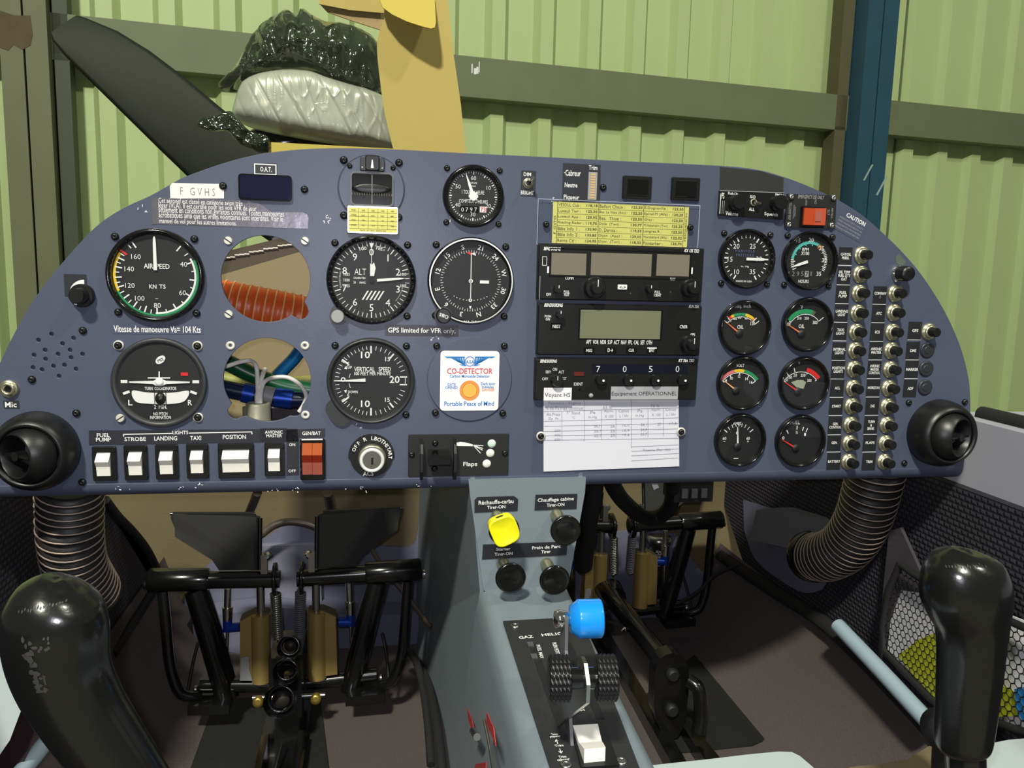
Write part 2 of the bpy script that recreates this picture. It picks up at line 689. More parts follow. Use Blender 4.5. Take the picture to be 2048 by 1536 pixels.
m2 = MB()
for px, py, s_ in ((1736, 345, .12), (1763, 372, .14)):
    u, z = wall_u(px, py, -.1)
    M = Matrix.Translation((u, -.1015, z)) @ Matrix.Rotation(PI/2, 4, 'X')
    m2.text('1', 0, 0, None, s_*.8, 0, rot=-12, bold=-.01, shear=.3, M=M)
m2.build('chalk_mark', mat('chalk', (150, 176, 170), .9), rpst)
ub2 = ua-.006
ua2 = ub2-.07
dk2 = Thing('steel_channel', 'brown steel channel tucked against the left side of the blue post', 'post', loc=WB, rot=(0, 0, WA))
MB().box((ua2, .0, -1.4), (ub2, .09, 4.2)).build('channel', mat('brown_steel', (92, 88, 62), .6, var=.1), dk2)

# ------------------------------------------------------------------ instrument panel
ol = [(-30, 1000), (-34, 900), (-30, 820), (-18, 770), (0, 727), (32, 662), (75, 590), (126, 525), (191, 455), (245, 418), (301, 392), (342, 369),
      (371, 354), (444, 328), (513, 310), (581, 301), (640, 297.5), (700, 297), (800, 300), (930, 307), (1100, 315), (1250, 323), (1440, 332),
      (1515, 340), (1566, 354), (1610, 370), (1654, 390), (1679, 402), (1720, 428), (1755, 457), (1800, 500), (1845, 553), (1889, 623), (1918, 687),
      (1934, 743), (1940, 790), (1939, 850), (1930, 905)]
ZB = -.192
outl = [P(*a) for a in ol]
outl = [q for q in outl if q[1] > ZB+.004]
outl = [(-.319, ZB)] + [(-.319, -.17)] + outl[1:] + [(.612, ZB)]
outl = [outl[0]] + smooth2(outl[1:-1], 3) + [outl[-1]]


def lug_hole(cx, cy, R, lugs, n=96):
    out = []
    for i in range(n):
        t = 2*PI*i/n
        r = R
        for lx, ly, lr in lugs:
            dx, dy = lx-cx, ly-cy
            b = dx*math.cos(t)+dy*math.sin(t)
            c = dx*dx+dy*dy-lr*lr
            if b > 0 and b*b-c >= 0:
                r = max(r, b+math.sqrt(b*b-c))
        out.append((cx+r*math.cos(t), cy+r*math.sin(t)))
    return out


h1 = P(532, 558)
h2 = P(535, 760)
R1 = .0375
holes = [lug_hole(h1[0], h1[1], R1, [P(600, 622)+(.0075,)]),
         lug_hole(h2[0], h2[1], R1, [P(472, 822)+(.0075,), P(590, 820)+(.006,)])]
spk = [(77, 680), (103, 668), (125, 687), (147, 676), (90, 700), (116, 708), (140, 700), (68, 710), (91, 718), (142, 715), (165, 708), (84, 739), (107, 732),
       (129, 730), (152, 738), (118, 752), (66, 735)]
for a in spk:
    q = P(*a)
    holes.append(circ(q[0], q[1], .0021, 12))
pan = Thing('instrument_panel', 'blue-grey painted instrument panel carrying all the gauges and switches', 'panel', loc=(0, 0, 0), rot=(PI/2, 0, 0))
me = plate_mesh('face_plate', outl, holes, .0026, .0003)
me.materials.append(PANEL)
o = bpy.data.objects.new('face_plate', me)
COL.objects.link(o)
o.parent = pan.root
o.location = (0, 0, -.0016)
# rolled lower edge
lip = [(0, ZB)]
for i in range(9):
    t = math.radians(90*i/8)
    lip.append((.013-.013*math.cos(t), ZB-.001-.012*math.sin(t)))
lip += [(.034, ZB-.013)]
inner = [(y+.0022 if y < .013 else y, z+.0022) for y, z in reversed(lip)]
sect = lip+inner
mb = MB()
n = len(sect)
vs = [(-.319, z, -y) for y, z in sect] + [(.612, z, -y) for y, z in sect]
mb.add(vs, [(i, n+i, n+(i+1) % n, (i+1) % n) for i in range(n)], True)
mb.add(vs[:n], [tuple(range(n))])
mb.add(vs[n:], [tuple(range(n-1, -1, -1))])
mb.build('lower_lip', PANEL, pan)
# paint chips that show bare primer
m2 = MB()
rn = random.Random(3)
for cx, cy, k, sp in ((868, 676, 6, 8), (653, 437, 9, 7), (283, 418, 5, 8), (230, 978, 4, 30), (380, 975, 7, 40), (560, 978, 8, 40), (720, 976, 5, 30), (845, 968, 3, 20), (930, 690, 6, 8), (940, 838, 4, 10), (715, 851, 3, 6), (905, 440, 3, 6), (1100, 402, 3, 6)):
    for i in range(k):
        x, z = P(cx+rn.uniform(-sp, sp), cy+rn.uniform(-6, 6))
        a = rn.uniform(0, 180)
        m2.tick(a, 0, rn.uniform(.0006, .0024), rn.uniform(.0003, .0008), .0001, x, z)
        m2.v[-4:] = [(v[0], v[1], .0002) for v in m2.v[-4:]]
m2.build('paint_chips', WHITE, pan, 'stuff')
spt = Thing('cabin_speaker', 'speaker plate behind the pattern of small round holes left of the turn coordinator', 'speaker', 116, 712)
x0, y0, x1, y1 = spt.rect((55, 655, 180, 765))
MB().box((x0, y0, -.006), (x1, y1, -.0033)).build('mesh_plate', mat('speaker_backing', (72, 76, 92), .7), spt)
MB().lathe([(.02, -.03), (.026, -.006)], n=24, cap0=True).build('cone_housing', BLKM, spt)

SCREW = MB().lathe([(.0033, 0), (.0033, .0008), (.0029, .0018), (.0018, .0026), (.0008, .0028), (.0007, .0018), (.0002, .0017)], n=12, cap1=True).mesh('screw')
SCREW.materials.append(SCREWB)
SCREWS = SCREW.copy()
SCREWS.materials.clear()
SCREWS.materials.append(STEEL)
slotm = MB().lathe([(.0036, 0), (.0036, .001), (.003, .0018)], n=14, cap1=True)
SLOT = slotm.mesh('slot_screw')
SLOT.materials.append(mat('bright_zinc', (214, 212, 200), .4, .2))
WASH = MB().lathe([(.0014, .0002), (.0014, .0010), (.0038, .0010), (.0038, 0)], n=16).mesh('nut_plate')
WASH.materials.append(bpy.data.materials['bright_zinc'])


def place(mesh, name, th, x, y, z=0, s=1, rot=0):
    o = bpy.data.objects.new(name, mesh)
    COL.objects.link(o)
    o.parent = th.root
    o.location = (x, y, z)
    o.scale = (s, s, s)
    o.rotation_euler = (0, 0, rot)
    return o


def screws(th, half, s=1, which=(1, 1, 1, 1), mesh=None):
    for q, (sx, sy) in zip(which, ((-1, 1), (1, 1), (-1, -1), (1, -1))):
        if q:
            place(mesh or SCREW, 'screw', th, sx*half, sy*half, 0, s)


# hole rims: loose mounting nuts around the two empty instrument holes
for lab, pts, msh in (('upper', ((456.5, 481.5), (610, 482), (457.5, 628.5)), SLOT), ('lower', ((461, 691), (610, 691), (611, 829.5)), WASH)):
    for px, py in pts:
        x, z = P(px, py)
        side = ('left' if px < 535 else 'right')
        vert = 'top' if py < (558 if lab == 'upper' else 760) else 'bottom'
        o = bpy.data.objects.new('slotted_screw' if msh is SLOT else 'nut_ring', msh)
        COL.objects.link(o)
        o.location = (x, 0, z)
        o.rotation_euler = (PI/2, 0, 0)
        tag(o, ('bright slotted screw at the %s %s of the upper empty instrument hole' if msh is SLOT else 'white nut ring at the %s %s of the lower empty instrument hole') % (vert, side), 'screw' if msh is SLOT else 'nut', 'fasteners round the empty holes')
        if msh is SLOT:
            MB().box((-.0034, -.0005, .0016), (.0034, .0005, .0019)).build('slot', BLKM, o).rotation_euler = (0, 0, math.radians(-35))
for px, py, lab in ((609, 379, 'black screw right of the small navy window'), (446, 372, 'black screw at the corner of the registration plate'), (166, 661, 'black screw below the dimmer knob'),
                    (153, 826, 'grey screw above right of the left air vent'), (64, 759, 'black screw right above the microphone jack'), (1206, 375, 'small black screw right of the trim indicator'),
                    (1817, 805, 'dark screw upper left of the right air vent'), (1929, 804, 'dark screw upper right of the right air vent'), (1808, 926, 'dark screw lower left of the right air vent'), (165, 964, 'rusty screw near the lower lip right of the left air vent')):
    x, z = P(px, py)
    o = bpy.data.objects.new('panel_screw', SCREW)
    COL.objects.link(o)
    o.location = (x, 0, z)
    o.rotation_euler = (PI/2, 0, 0)
    tag(o, lab, 'screw', 'panel screws')


# ------------------------------------------------------------------ round instruments
def inst(name, label, px, py, R, half=None, style='std', Ri=None, bez=None, which=(1, 1, 1, 1), glass=True, sscale=1, group='round panel gauges'):
    t = Thing(name, label, 'gauge', px, py, group=group)
    Ri = Ri or R-.0045
    if style == 'std':
        pr = [(R, -.002), (R, .004), (R-.0008, .0062), (R-.002, .007), (Ri+.0015, .007), (Ri+.0004, .0062), (Ri, .0046), (Ri-.0012, .0016)]
    elif style == 'flat':
        pr = [(R, -.002), (R, .003), (R-.001, .004), (R-.003, .0042), (Ri, .003), (Ri-.001, .0016)]
    else:
        pr = [(R, -.002), (R+.0004, .0025), (R-.0001, .0050), (R-.0010, .0066), (R-.0020, .0070), (Ri+.0006, .0062), (Ri, .0048), (Ri-.0008, .0016)]
    MB().lathe(pr, n=56).build('bezel', bez or BLKG, t)
    MB().disc(0, 0, Ri, -.001, .0015, 48).build('dial', DIAL, t)
    MB().lathe([(R-.004, -.05), (R-.004, -.002)], n=28, cap0=True).build('case', BLKM, t)
    if half:
        screws(t, half, sscale, which)
    if glass:
        zg = .0042
        MB().lathe([(Ri+.0002, zg), (.0001, zg+.0006)], n=32).build('glass', GLASS, t)
    t.R, t.Ri = R, Ri
    return t


ZT = .0020    # print height
HS = .03145
HB = .02355

# airspeed
t = inst('airspeed_indicator', 'black airspeed indicator with yellow, white and green arcs, marked in knots', 313, 551, .0394, HS, Ri=.0352)
k = .0394/405
w_ = MB()
for a, l in ((39.5, 1), (54, 0), (68, 1), (82, 0), (96, 1), (109, 0), (122, 1), (137, 0), (151, 1), (166, 0), (180, 1), (189, 0), (198, 1), (206, 0), (215, 1), (224, 0), (233, 1), (242, 0), (251, 1), (258, 0), (266, 1), (274, 0), (282, 1), (289, 0), (296, 1), (303, 0), (320, 0), (327, 1)):
    w_.tick(a, (278 if l else 298)*k, 335*k, .0011 if l else .0008, ZT+.0002)
w_.arc(318*k, 334*k, 62, 182, ZT+.0001, 40)
for s, px, py in (('160', 273.5, 513.4), ('140', 260, 537.8), ('120', 261.3, 570.7), ('100', 281, 596.4), ('80', 316, 610.5), ('60', 366.3, 585.4), ('40', 368.5, 528.7)):
    x, y = t.l(px, py)
    w_.text(s, x, y, None, .0041, ZT+.0002, bold=-.004)
txp(w_, t, 'AIRSPEED', (289, 528, 340, 537), ZT)
txp(w_, t, 'KN', (300, 569, 314, 577), ZT)
txp(w_, t, 'TS', (319.5, 569, 332.5, 577), ZT)
w_.rect(-.0012, -.0197, .0012, -.0194, ZT)
w_.build('lettering', WHITE, t)
MB().arc(335*k, 351*k, 66, 246, ZT, 50).build('green_arc', GREEN, t)
MB().arc(326*k, 348*k, 246, 304, ZT, 20).build('yellow_arc', YEL, t)
MB().tick(307, 285*k, 350*k, .0016, ZT+.0003).build('red_line', RED, t)
p = MB()
p.prism([(-.0009, .031), (-.0012, .027), (-.0014, .0045), (.0014, .0045), (.0012, .027), (.0009, .031), (.0003, .0328), (-.0003, .0328)], .0028, .0033)
p.build('pointer', WHITE, t)

# altimeter
TILT = math.radians(4.5)
t = inst('altimeter', 'black altimeter with white digits, striped flag and grey setting knob', 743, 560, .0390, HS, Ri=.0356, which=(1, 1, 0, 1))
k = .0241/255
w_ = MB()
for i in range(50):
    a = i*7.2
    big = i % 5 == 0
    w_.tick(a, (298 if big else 312)*k, 352*k, .0008 if big else .0005, ZT)
for i in range(10):
    a = math.radians(36*i)
    w_.text(str(i), 258*k*math.sin(a), 258*k*math.cos(a), None, .0062, ZT+.0002, bold=0)
txp(w_, t, 'ALT', (709, 537.5, 732, 549.5), ZT, bold=-.01)
txp(w_, t, '100', (719, 494, 733, 500.5), ZT, rot=8)
txp(w_, t, 'FEET', (752.5, 494, 771, 500.5), ZT, rot=-8)
txp(w_, t, 'CALIBRATED', (707, 554, 731, 557.5), ZT)
txp(w_, t, '20     INHG', (707, 563, 731, 567), ZT)
for i, s in enumerate(('1035', '1030', '1025')):
    x, y = t.l(693.5, 548.5+11.5*i)
    w_.text(s, x, y, .0052, .0026, ZT)
for i, s in enumerate(('1003', '', '1005')):
    x, y = t.l(806.5, 548.5+11.5*i)
    if s:
        w_.text(s, x, y, .0052, .0026, ZT)
for i in range(14):
    a = -96+i*2.2
    w_.tick(a-9, 262*k*1.08, 276*k*1.08, .00025, ZT)
    w_.tick(a+173+24, 290*k, 300*k, .00025, ZT)
for i in range(5):   # striped low-altitude flag
    x = -.0085+i*.0034
    w_.poly([(x, -.0175), (x+.0014, -.0175), (x+.0062, -.0095), (x+.0048, -.0095)], ZT+.0001)
w_.poly([(-.0022, .0325), (.0022, .0325), (0, .027)], ZT+.0006)
w_.build('lettering', WHITE, t)
p = MB()
p.prism([(.0048, -.0013), (.0048, .0011), (.024, .0026), (.0292, .0022), (.024, .0008)], .0030, .0034)
p.build('minute_pointer', WHITE, t)
p = MB().prism([(-.0012, .0035), (.0022, .0035), (.0036, .0105), (.0022, .0155), (.0004, .0135), (-.0012, .0145)], .0026, .0029)
p.rect(-.0002, .014, .0003, .0285, .0027)
p.build('hour_pointer', WHITE, t)
MB().lathe([(.0022, .002), (.0022, .0035)], n=16, cap1=True).build('hub', BLKM, t)
for ch in t.root.children:
    if ch.name.startswith('glass'):
        ch.location.z = .0002
        ch.rotation_euler = (TILT, 0, 0)
kx, ky = t.l(676, 632)
MB().prism(smooth2([(kx-.007, ky+.002), (kx-.004, ky+.0085), (kx+.003, ky+.008), (kx+.010, ky+.001), (kx+.006, ky-.006), (kx-.002, ky-.0075), (kx-.0065, ky-.004)], 4, True), 0, .003).build('knob_lug', GREYD, t)
MB().lathe([(.0057, .003), (.0057, .0105), (.0050, .0115)], (kx, ky, 0), n=24, cap1=True).build('setting_knob', LGREY, t)

# course deviation indicator
t = inst('course_indicator', 'black course deviation indicator with compass card lettering and thin white ring', 941, 562, .0392, HS, Ri=.0366)
MB().lathe([(.0378, .0066), (.0378, .0074), (.0366, .0074)], n=56).build('ring', WHITE, t)
k = .0312/315
w_ = MB()
for i, s in enumerate(('S', '21', '24', 'W', '30', '33', 'N', '3', '6', 'E', '12', '15')):
    a = -14.5+30*i
    ar = math.radians(a)
    w_.text(s, 312*k*math.sin(ar), 312*k*math.cos(ar), None, .0044, ZT+.0002, rot=-a)
for i in range(72):
    w_.tick(-14.5+5*i, (250 if i % 2 == 0 else 260)*k, 277*k, .0004, ZT)
w_.rect(-.0003, -.0172, .0004, .025, .0026)
w_.lathe([(.0011, .0026), (.0019, .0026)], n=16)
w_.lathe([(.0007, .0026), (.0016, .0026)], (-.0001, -.0172, 0), n=16)
for i in range(-5, 6):
    if i:
        a = math.radians(180-9*i)
        w_.disc(.0195*1.03*math.sin(a)*1.05, -.005+.0125*math.cos(a), .00045, ZT, ZT+.0001, 8)
w_.rect(.0083, -.0020, .0166, .0008, ZT)
w_.poly([(-.0008, .0245), (.0042, .0225), (.0036, .0255)], ZT+.0004)
w_.poly([(-.0012, -.0225), (.0012, -.0225), (0, -.0255)], ZT)
txp(w_, t, 'KI 208', (927, 641, 959, 645), .0046)
w_.build('lettering', WHITE, t)
MB().poly([(-.0050, .0255), (.0002, .0225), (.0012, .0255)], ZT+.0003).build('red_flag', RED, t)
kx, ky = t.l(885, 630)
MB().lathe([(.0078, 0), (.0078, .006)], (kx, ky, 0), n=24, cap1=True).build('knob_lug', GREYD, t)
kk = MB().lathe([(.0066, .006), (.0066, .013), (.0058, .0138)], (kx, ky, 0), n=24, cap1=True).build('setting_knob', BLK, t)
MB().text('OBS', kx, ky, .0085, .0032, .0141, rot=160).build('lettering', WHITE, kk)

# turn coordinator
t = inst('turn_coordinator', 'dark grey turn coordinator with a white miniature aeroplane and ball tube', 320, 765, .0390, None, 'flat', Ri=.0346, bez=GREYD)
for px, py, m_ in ((237.4, 690.5, SCREW), (395.3, 691.6, SCREW), (396.4, 834.4, SCREW), (241.7, 835.5, SLOT)):
    x, y = t.l(px, py)
    o = place(m_, 'screw', t, x, y, .0012)
    if m_ is SLOT:
        MB().box((-.0034, -.0005, .0016), (.0034, .0005, .0019)).build('slot', BLKM, o).rotation_euler = (0, 0, .6)
        o['label'] = 'bright slotted screw'
    else:
        place(WASH, 'washer', t, x, y, 0, 1.12)
w_ = MB()
txp(w_, t, 'TURN  COORDINATOR', (291, 773, 354, 779.5), ZT)
txp(w_, t, '2  MIN.', (309.5, 809, 335, 817), ZT)
txp(w_, t, 'NO PITCH\nINFORMATION', (301.5, 823.5, 342.5, 837.5), ZT)
txp(w_, t, 'L', (258, 799, 266, 810), ZT)
txp(w_, t, 'R', (377, 799, 385, 810), ZT)
for a in ((243, 759.5, 256, 765.5), (386, 760, 399, 766)):
    x0, y0, x1, y1 = t.rect(a)
    w_.rect(x0, y0, x1, y1, ZT)
for px, py, r in ((254, 784.5, 20), (388, 784.5, -22)):
    x, y = t.l(px, py)
    c_, s_ = math.cos(math.radians(r)), math.sin(math.radians(r))
    w_.poly([(x+dx*c_-dy*s_, y+dx*s_+dy*c_) for dx, dy in ((-.0028, -.0011), (.0028, -.0011), (.0028, .0011), (-.0028, .0011))], ZT)
def pp(pts):
    return [t.l(*a) for a in pts]
x, y = t.l(322, 719)
w_.poly([(x+.0046*math.cos(a)*math.cos(.7)-.0029*math.sin(a)*math.sin(.7), y+.0046*math.cos(a)*math.sin(.7)+.0029*math.sin(a)*math.cos(.7)) for a in [2*PI*i/24 for i in range(24)]], ZT)
w_.build('lettering', WHITE, t)
MB().text('rct', x, y, .005, .0028, ZT+.0003, rot=25).build('emblem_letters', INK, t)
w_ = MB()
w_.prism(pp([(260, 762), (308, 760.5), (321, 756), (334, 760.5), (381, 762.5), (381, 765), (334, 767), (328, 770), (320.5, 771), (313, 770), (308, 767), (260, 764.5)]), .0026, .0032)
w_.prism(pp([(319, 742), (321.5, 742), (321.5, 760), (319, 760)]), .0026, .0032)
w_.prism(pp([(297.5, 753.8), (342, 753.8), (342, 756), (297.5, 756)]), .0026, .0032)
w_.lathe([(.0037, .0032), (.0032, .0044), (.0015, .0050), (.0002, .0051)], t.l(320.5, 763)+(0,), n=20)
w_.build('miniature_aeroplane', WHITE, t)
w_ = MB()
w_.prism(smooth2(pp([(265.5, 783), (270, 780), (290, 783.5), (320, 785.5), (352, 784), (375, 780.5), (379.5, 784), (377, 793), (367, 803), (345, 806.5), (320, 807.5), (295, 806), (276, 803.5), (267, 793)]), 3, True), .0020, .0028)
tb = w_.build('ball_tube', WHITE, t)
x, y = t.l(322.5, 796)
MB().lathe([(.0044, .0028), (.0040, .0046), (.0024, .0058), (.0003, .0062)], (x, y, 0), n=20, sy=1.25).build('ball', BLK, tb)
m2 = MB()
for dx in (-.0046, .0046):
    m2.rect(x+dx-.0003, y-.005, x+dx+.0003, y+.005, .0031)
m2.build('reference_lines', INK, tb)
x0, y0, x1, y1 = t.rect((363, 744.5, 377, 751))
MB().box((x0, y0, .0015), (x1, y1, .0022)).build('red_flag', RED, t)

# vertical speed
t = inst('vertical_speed_indicator', 'dark grey vertical speed indicator, needle on zero, lug at lower left', 742, 761, .0390, HS, 'std', Ri=.0355, bez=GREYD, which=(1, 1, 0, 1))
k = .0390/412
w_ = MB()
def vs_a(v):   # hundreds of ft/min -> clock angle, zero at 270
    return 270+v
for a, l in [(0, 2), (8.5, 0), (17, 0), (25.5, 0), (33, 0), (39.5, 1)] + [(48, 0), (56, 0), (64, 0), (72, 0)]:
    for s in (1, -1):
        aa = a if s == 1 else 180-a
        w_.tick(aa, (262 if l == 2 else 275 if l else 292)*k, 335*k, .0014 if l else .0005, ZT)
for i, a in enumerate((-9, -18, -27, -36, -45, -54)):
    pass
for j in range(1, 13):
    a = j*6.9
    for s in (1, -1):
        big = j == 6+0 and False
        w_.tick(270+s*a, 298*k, 335*k, .0005, ZT)
for s in (1, -1):
    w_.tick(270+s*37, 262*k, 335*k, .0015, ZT+.0001)
for yy in (.0035, -.0035):
    w_.rect(.0257, yy-.0006, .0322, yy+.0006, ZT)
w_.rect(.0303, -.0035, .0308, .0035, ZT)
for s, a in (('10', (722, 702.5, 740, 716)), ('10', (722, 800, 740, 813.5)), ('15', (770.5, 713.5, 780, 722)), ('15', (770, 794.5, 779.5, 803)), ('20', (779, 751.5, 799, 765.5)), ('5', (694.5, 723.5, 699, 731)), ('5', (694.5, 787, 699, 794.5)),
             ('VERTICAL   SPEED', (708.5, 733.5, 781.5, 742.5)), ('100 FEET PER MINUTE', (708.5, 743.5, 781.5, 750)), ('UP', (695.5, 731.5, 704, 737)), ('DOWN', (696.5, 780.5, 715.5, 786))):
    txp(w_, t, s, a, ZT)
w_.arc(.0175, .0179, 262, 291, ZT, 8, cx=-.0017)
w_.arc(.0175, .0179, 249, 278, ZT, 8, cx=-.0017)
x, y = t.l(686.5, 758.5)
w_.lathe([(.0012, ZT+.0003), (.0021, ZT+.0003)], (x, y, 0), n=16)
for px, py, s in ((692, 735, 1), (691.5, 782, -1)):
    x, y = t.l(px, py)
    w_.poly([(x-.0016, y-s*.0008), (x+.0010, y-s*.0014), (x+.0004, y+s*.0018)], ZT)
w_.build('lettering', WHITE, t)
x0, y0 = t.l(731, 756)
p = MB().prism([(x0, y0-.0030), (x0, y0), (-.024, .0006), (-.0325, .0005), (-.0325, -.0003), (-.024, -.0005)], .0028, .0033)
p.build('pointer', WHITE, t)
lugp = [t.l(*a) for a in ((668, 800), (655, 806), (651, 818), (656, 830), (668, 845), (682, 851), (694, 847), (702, 838), (690, 826))]
MB().prism(smooth2(lugp, 4, True), 0, .003).build('lug', GREYD, t)

# hour meter clock
t = inst('hour_meter', 'round black engine hour meter with counter digits below a white pointer', 946, 393, .0274, HB, Ri=.0238, sscale=.85)
k = .0238/245
w_ = MB()
for i in range(60):
    b5 = i % 5 == 0
    w_.tick(6*i, (196 if b5 else 205)*k, 220*k, .0010 if b5 else .0005, ZT)
for s, a in (('60', 0), ('10', 60), ('20', 120), ('30', 180), ('40', 240), ('50', 300)):
    ar = math.radians(a)
    w_.text(s, 163*k*math.sin(ar), 163*k*math.cos(ar), None, .0034, ZT, bold=-.005)
for s, a in (('1 TOUR = 1 HEURE', (923.5, 382, 968, 388)), ('COMPTEUR D\'HEURES', (917.5, 400.5, 975, 405.5)), ('JAEGER', (939, 365, 954, 369)), ('PARIS', (942, 371.5, 951, 374))):
    txp(w_, t, s, a, ZT, bold=0)
w_.build('lettering', WHITE, t)
p = MB()
a = math.radians(-20)
d = Vector((math.sin(a), math.cos(a)))
e = Vector((d.y, -d.x))
p.prism([tuple(-d*.003-e*.0016), tuple(-d*.003+e*.0016), tuple(d*.010+e*.0012), tuple(d*.0205+e*.0002), tuple(d*.0205-e*.0002), tuple(d*.010-e*.0012)], .0026, .0030)
for i in range(8):
    p.box((.0030*math.cos(i*PI/4)-.0012, .0030*math.sin(i*PI/4)-.0012, .0026), (.0030*math.cos(i*PI/4)+.0012, .0030*math.sin(i*PI/4)+.0012, .0032))
p.lathe([(.0036, .0026), (.0036, .0036)], n=20, cap1=True)
p.build('pointer', WHITE, t)
m2 = MB()
m2.box(t.rect((919, 413, 957, 425))[0:2]+(.0014,), t.rect((919, 413, 957, 425))[2:]+(.0018,))
cw = m2.build('counter_window', BLKG, t)
m2 = MB()
for i, s in enumerate('0797'):
    x, y = t.l(924.5+8.7*i, 419.5)
    m2.text(s, x, y, None, .0036, .0021, bold=-.005)
m2.build('digits', WHITE, cw)
x0, y0, x1, y1 = t.rect((959, 414, 972, 425))
r2 = MB().box((x0, y0, .0014), (x1, y1, .0019)).build('tenths_drum', WHITE, t)
MB().text('73', (x0+x1)/2, (y0+y1)/2, (x1-x0)*.8, (y1-y0)*.8, .0021).build('digits', RED, r2)

# magnetic compass
t = Thing('magnetic_compass', 'magnetic compass with a dark window set in a round flush plate', 'compass', 743, 378)
MB().lathe([(.0284, -.002), (.0284, .0006), (.0276, .0012)], n=48, cap1=True).build('mounting_plate', COVER, t)
MB().lathe([(.0287, .0002), (.0291, .0002)], n=48).build('edge_gap', BLKM, t)
x0, y0, x1, y1 = t.rect((701, 347, 787, 411))
fr = MB()
ou, inn = rrect(x0, y0, x1, y1, .004), rrect(x0+.0012, y0+.0012, x1-.0012, y1-.0012, .003)
n = len(ou)
fr.add([(a, b, .0012) for a, b in ou]+[(a, b, .0036) for a, b in ou]+[(a, b, .0036) for a, b in inn]+[(a, b, -.004) for a, b in inn],
       [(j*n+i, j*n+(i+1) % n, (j+1)*n+(i+1) % n, (j+1)*n+i) for j in range(3) for i in range(n)])
fr.build('window_frame', GREYM, t)
MB().poly(inn, .0016).build('bowl', BLKG, t)
MB().lathe([(.017, .0018), (.0165, .003), (.012, .0036), (.0002, .0038)], (0, 0, 0), n=28, sy=.28, smooth=True).build('card', BLK, t)
w_ = MB()
for i in range(-8, 9):
    x, y = (x0+x1)/2+i*.0021, (y0+y1)/2-.0045
    w_.rect(x-.0002, y-.001, x+.0002, y+.001, .0042)
w_.build('lettering', mat('dim_print', (120, 118, 100), .6), t)
MB().box(((x0+x1)/2-.0003, y0+.002, .004), ((x0+x1)/2+.0003, y1-.002, .0045)).build('lubber_line', LGREY, t)
MB().poly(inn, .0050).build('glass', GLASS, t)
for dx, dy in ((-.0236, .0233), (.0236, .0233), (-.0236, -.0235), (.0236, -.0235), (-.0185, .0185), (.0185, .0185)):
    place(SCREW, 'screw', t, dx*1.0, dy, 0 if abs(dx) > .02 else .001, 1.05 if abs(dx) > .02 else .72)
x0, y0, x1, y1 = t.rect((720, 318, 769, 342))
c = MB().box((x0, y0, .001), (x1, y1, .0045), .0008).build('corrector', GREYD, t)
xm = (x0+x1)/2
MB().box((xm-.006, y0, .0045), (xm+.006, y1+.0015, .0085), .001).build('corrector_block', BLK, c)
MB().prism([(xm-.0012, y0+.002), (xm+.0012, y0+.002), (xm+.0004, y1-.0022), (xm-.0004, y1-.0022)], .0085, .0088).build('pointer', WHITE, c)
for dx in (-.0085, .0085):
    MB().disc(xm+dx, y0+.0028, .0006, .0045, .0048, 8).build('pin', STEEL, c)

# compass correction card
t = Thing('correction_card', 'silver framed yellow compass correction card below the compass window', 'card', 745, 441)
x0, y0, x1, y1 = t.rect((694, 414, 797, 467))
MB().box((x0, y0, .001), (x1, y1, .004), .0008).build('holder', STEEL, t)
cx0, cy0, cx1, cy1 = t.rect((698, 419, 794, 463))
MB().box((cx0, cy0, .004), (cx1, cy1, .0044)).build('card', YPAPER, t)
w_ = MB()
for i in range(1, 5):
    yy = cy0+.0022+(cy1-cy0-.0022)*i/5
    w_.rect(cx0, yy-.0001, cx1, yy+.0001, .0046)
for i in range(1, 5):
    xx = cx0+(cx1-cx0)*i/5
    w_.rect(xx-.0001, cy0+.0028, xx+.0001, cy1, .0046)
w_.rect(cx0, cy0+.0026, cx1, cy0+.0028, .0046)
rows = (('FOR', '000', '030', '060', '090'), ('STEER', '003°', '032°', '060°', '089°'), ('FOR', '180', '210', 'W', '300'), ('STEER', '183°', '210', '271°', '298'))
for r, row in enumerate(rows):
    for c_, s in enumerate(row):
        w_.text(s, cx0+(cx1-cx0)*(c_+.5)/5, cy1-(cy1-cy0-.0028)*(r+.5)/4.15, None, .0013, .0046, bold=0)
w_.text('DATE   07 / 2012   RADIO ON', (cx0+cx1)/2, cy0+.0013, .022, .0012, .0046, bold=0)
w_.build('lettering', INK, t)

# cover plate with CO detector
t = Thing('cover_plate', 'round blue-grey blanking plate behind the white carbon monoxide card', 'plate', 939.5, 758)
MB().lathe([(.0392, -.001), (.0392, .0012), (.0386, .0016)], n=56, cap1=True).build('disc', COVER, t)
for px, py in ((873.1, 691.6), (1008, 691.6), (870.5, 824.7), (1004.8, 825.8)):
    x, y = t.l(px, py)
    place(SCREW, 'screw', t, x, y, .0010, 1.0)
t = Thing('carbon_monoxide_detector', 'square white carbon monoxide detector card with an orange spot', 'detector', 938.5, 761)
x0, y0, x1, y1 = t.rect((879, 701.5, 998.5, 820.5))
MB().prism(rrect(x0, y0, x1, y1, .0035), .0018, .0024).build('card', WPAPER, t)
MB().prism(rrect(x0-.0004, y0-.0004, x1+.0004, y1+.0004, .0037), .0016, .0018).build('card_edge', INK, t)
z = .0026
m2 = MB()
txp(m2, t, 'CO-DETECTOR', (893.5, 736, 984.5, 747), z, bold=.008)
m2.build('red_lettering', RED, t)
m2 = MB()
txp(m2, t, 'Carbon Monoxide Detector', (899, 748.5, 978.5, 754.5), z)
txp(m2, t, 'DATE\nOPENED', (890, 765.5, 915, 777), z)
txp(m2, t, 'Dark spot\nindicates', (961, 764, 989, 775.5), z)
txp(m2, t, 'Portable Peace of Mind', (888, 801.5, 987, 811), z)
m2.build('blue_lettering', BLUEI, t)
m2 = MB()
txp(m2, t, 'DANGER', (963, 776, 988.5, 781.5), z)
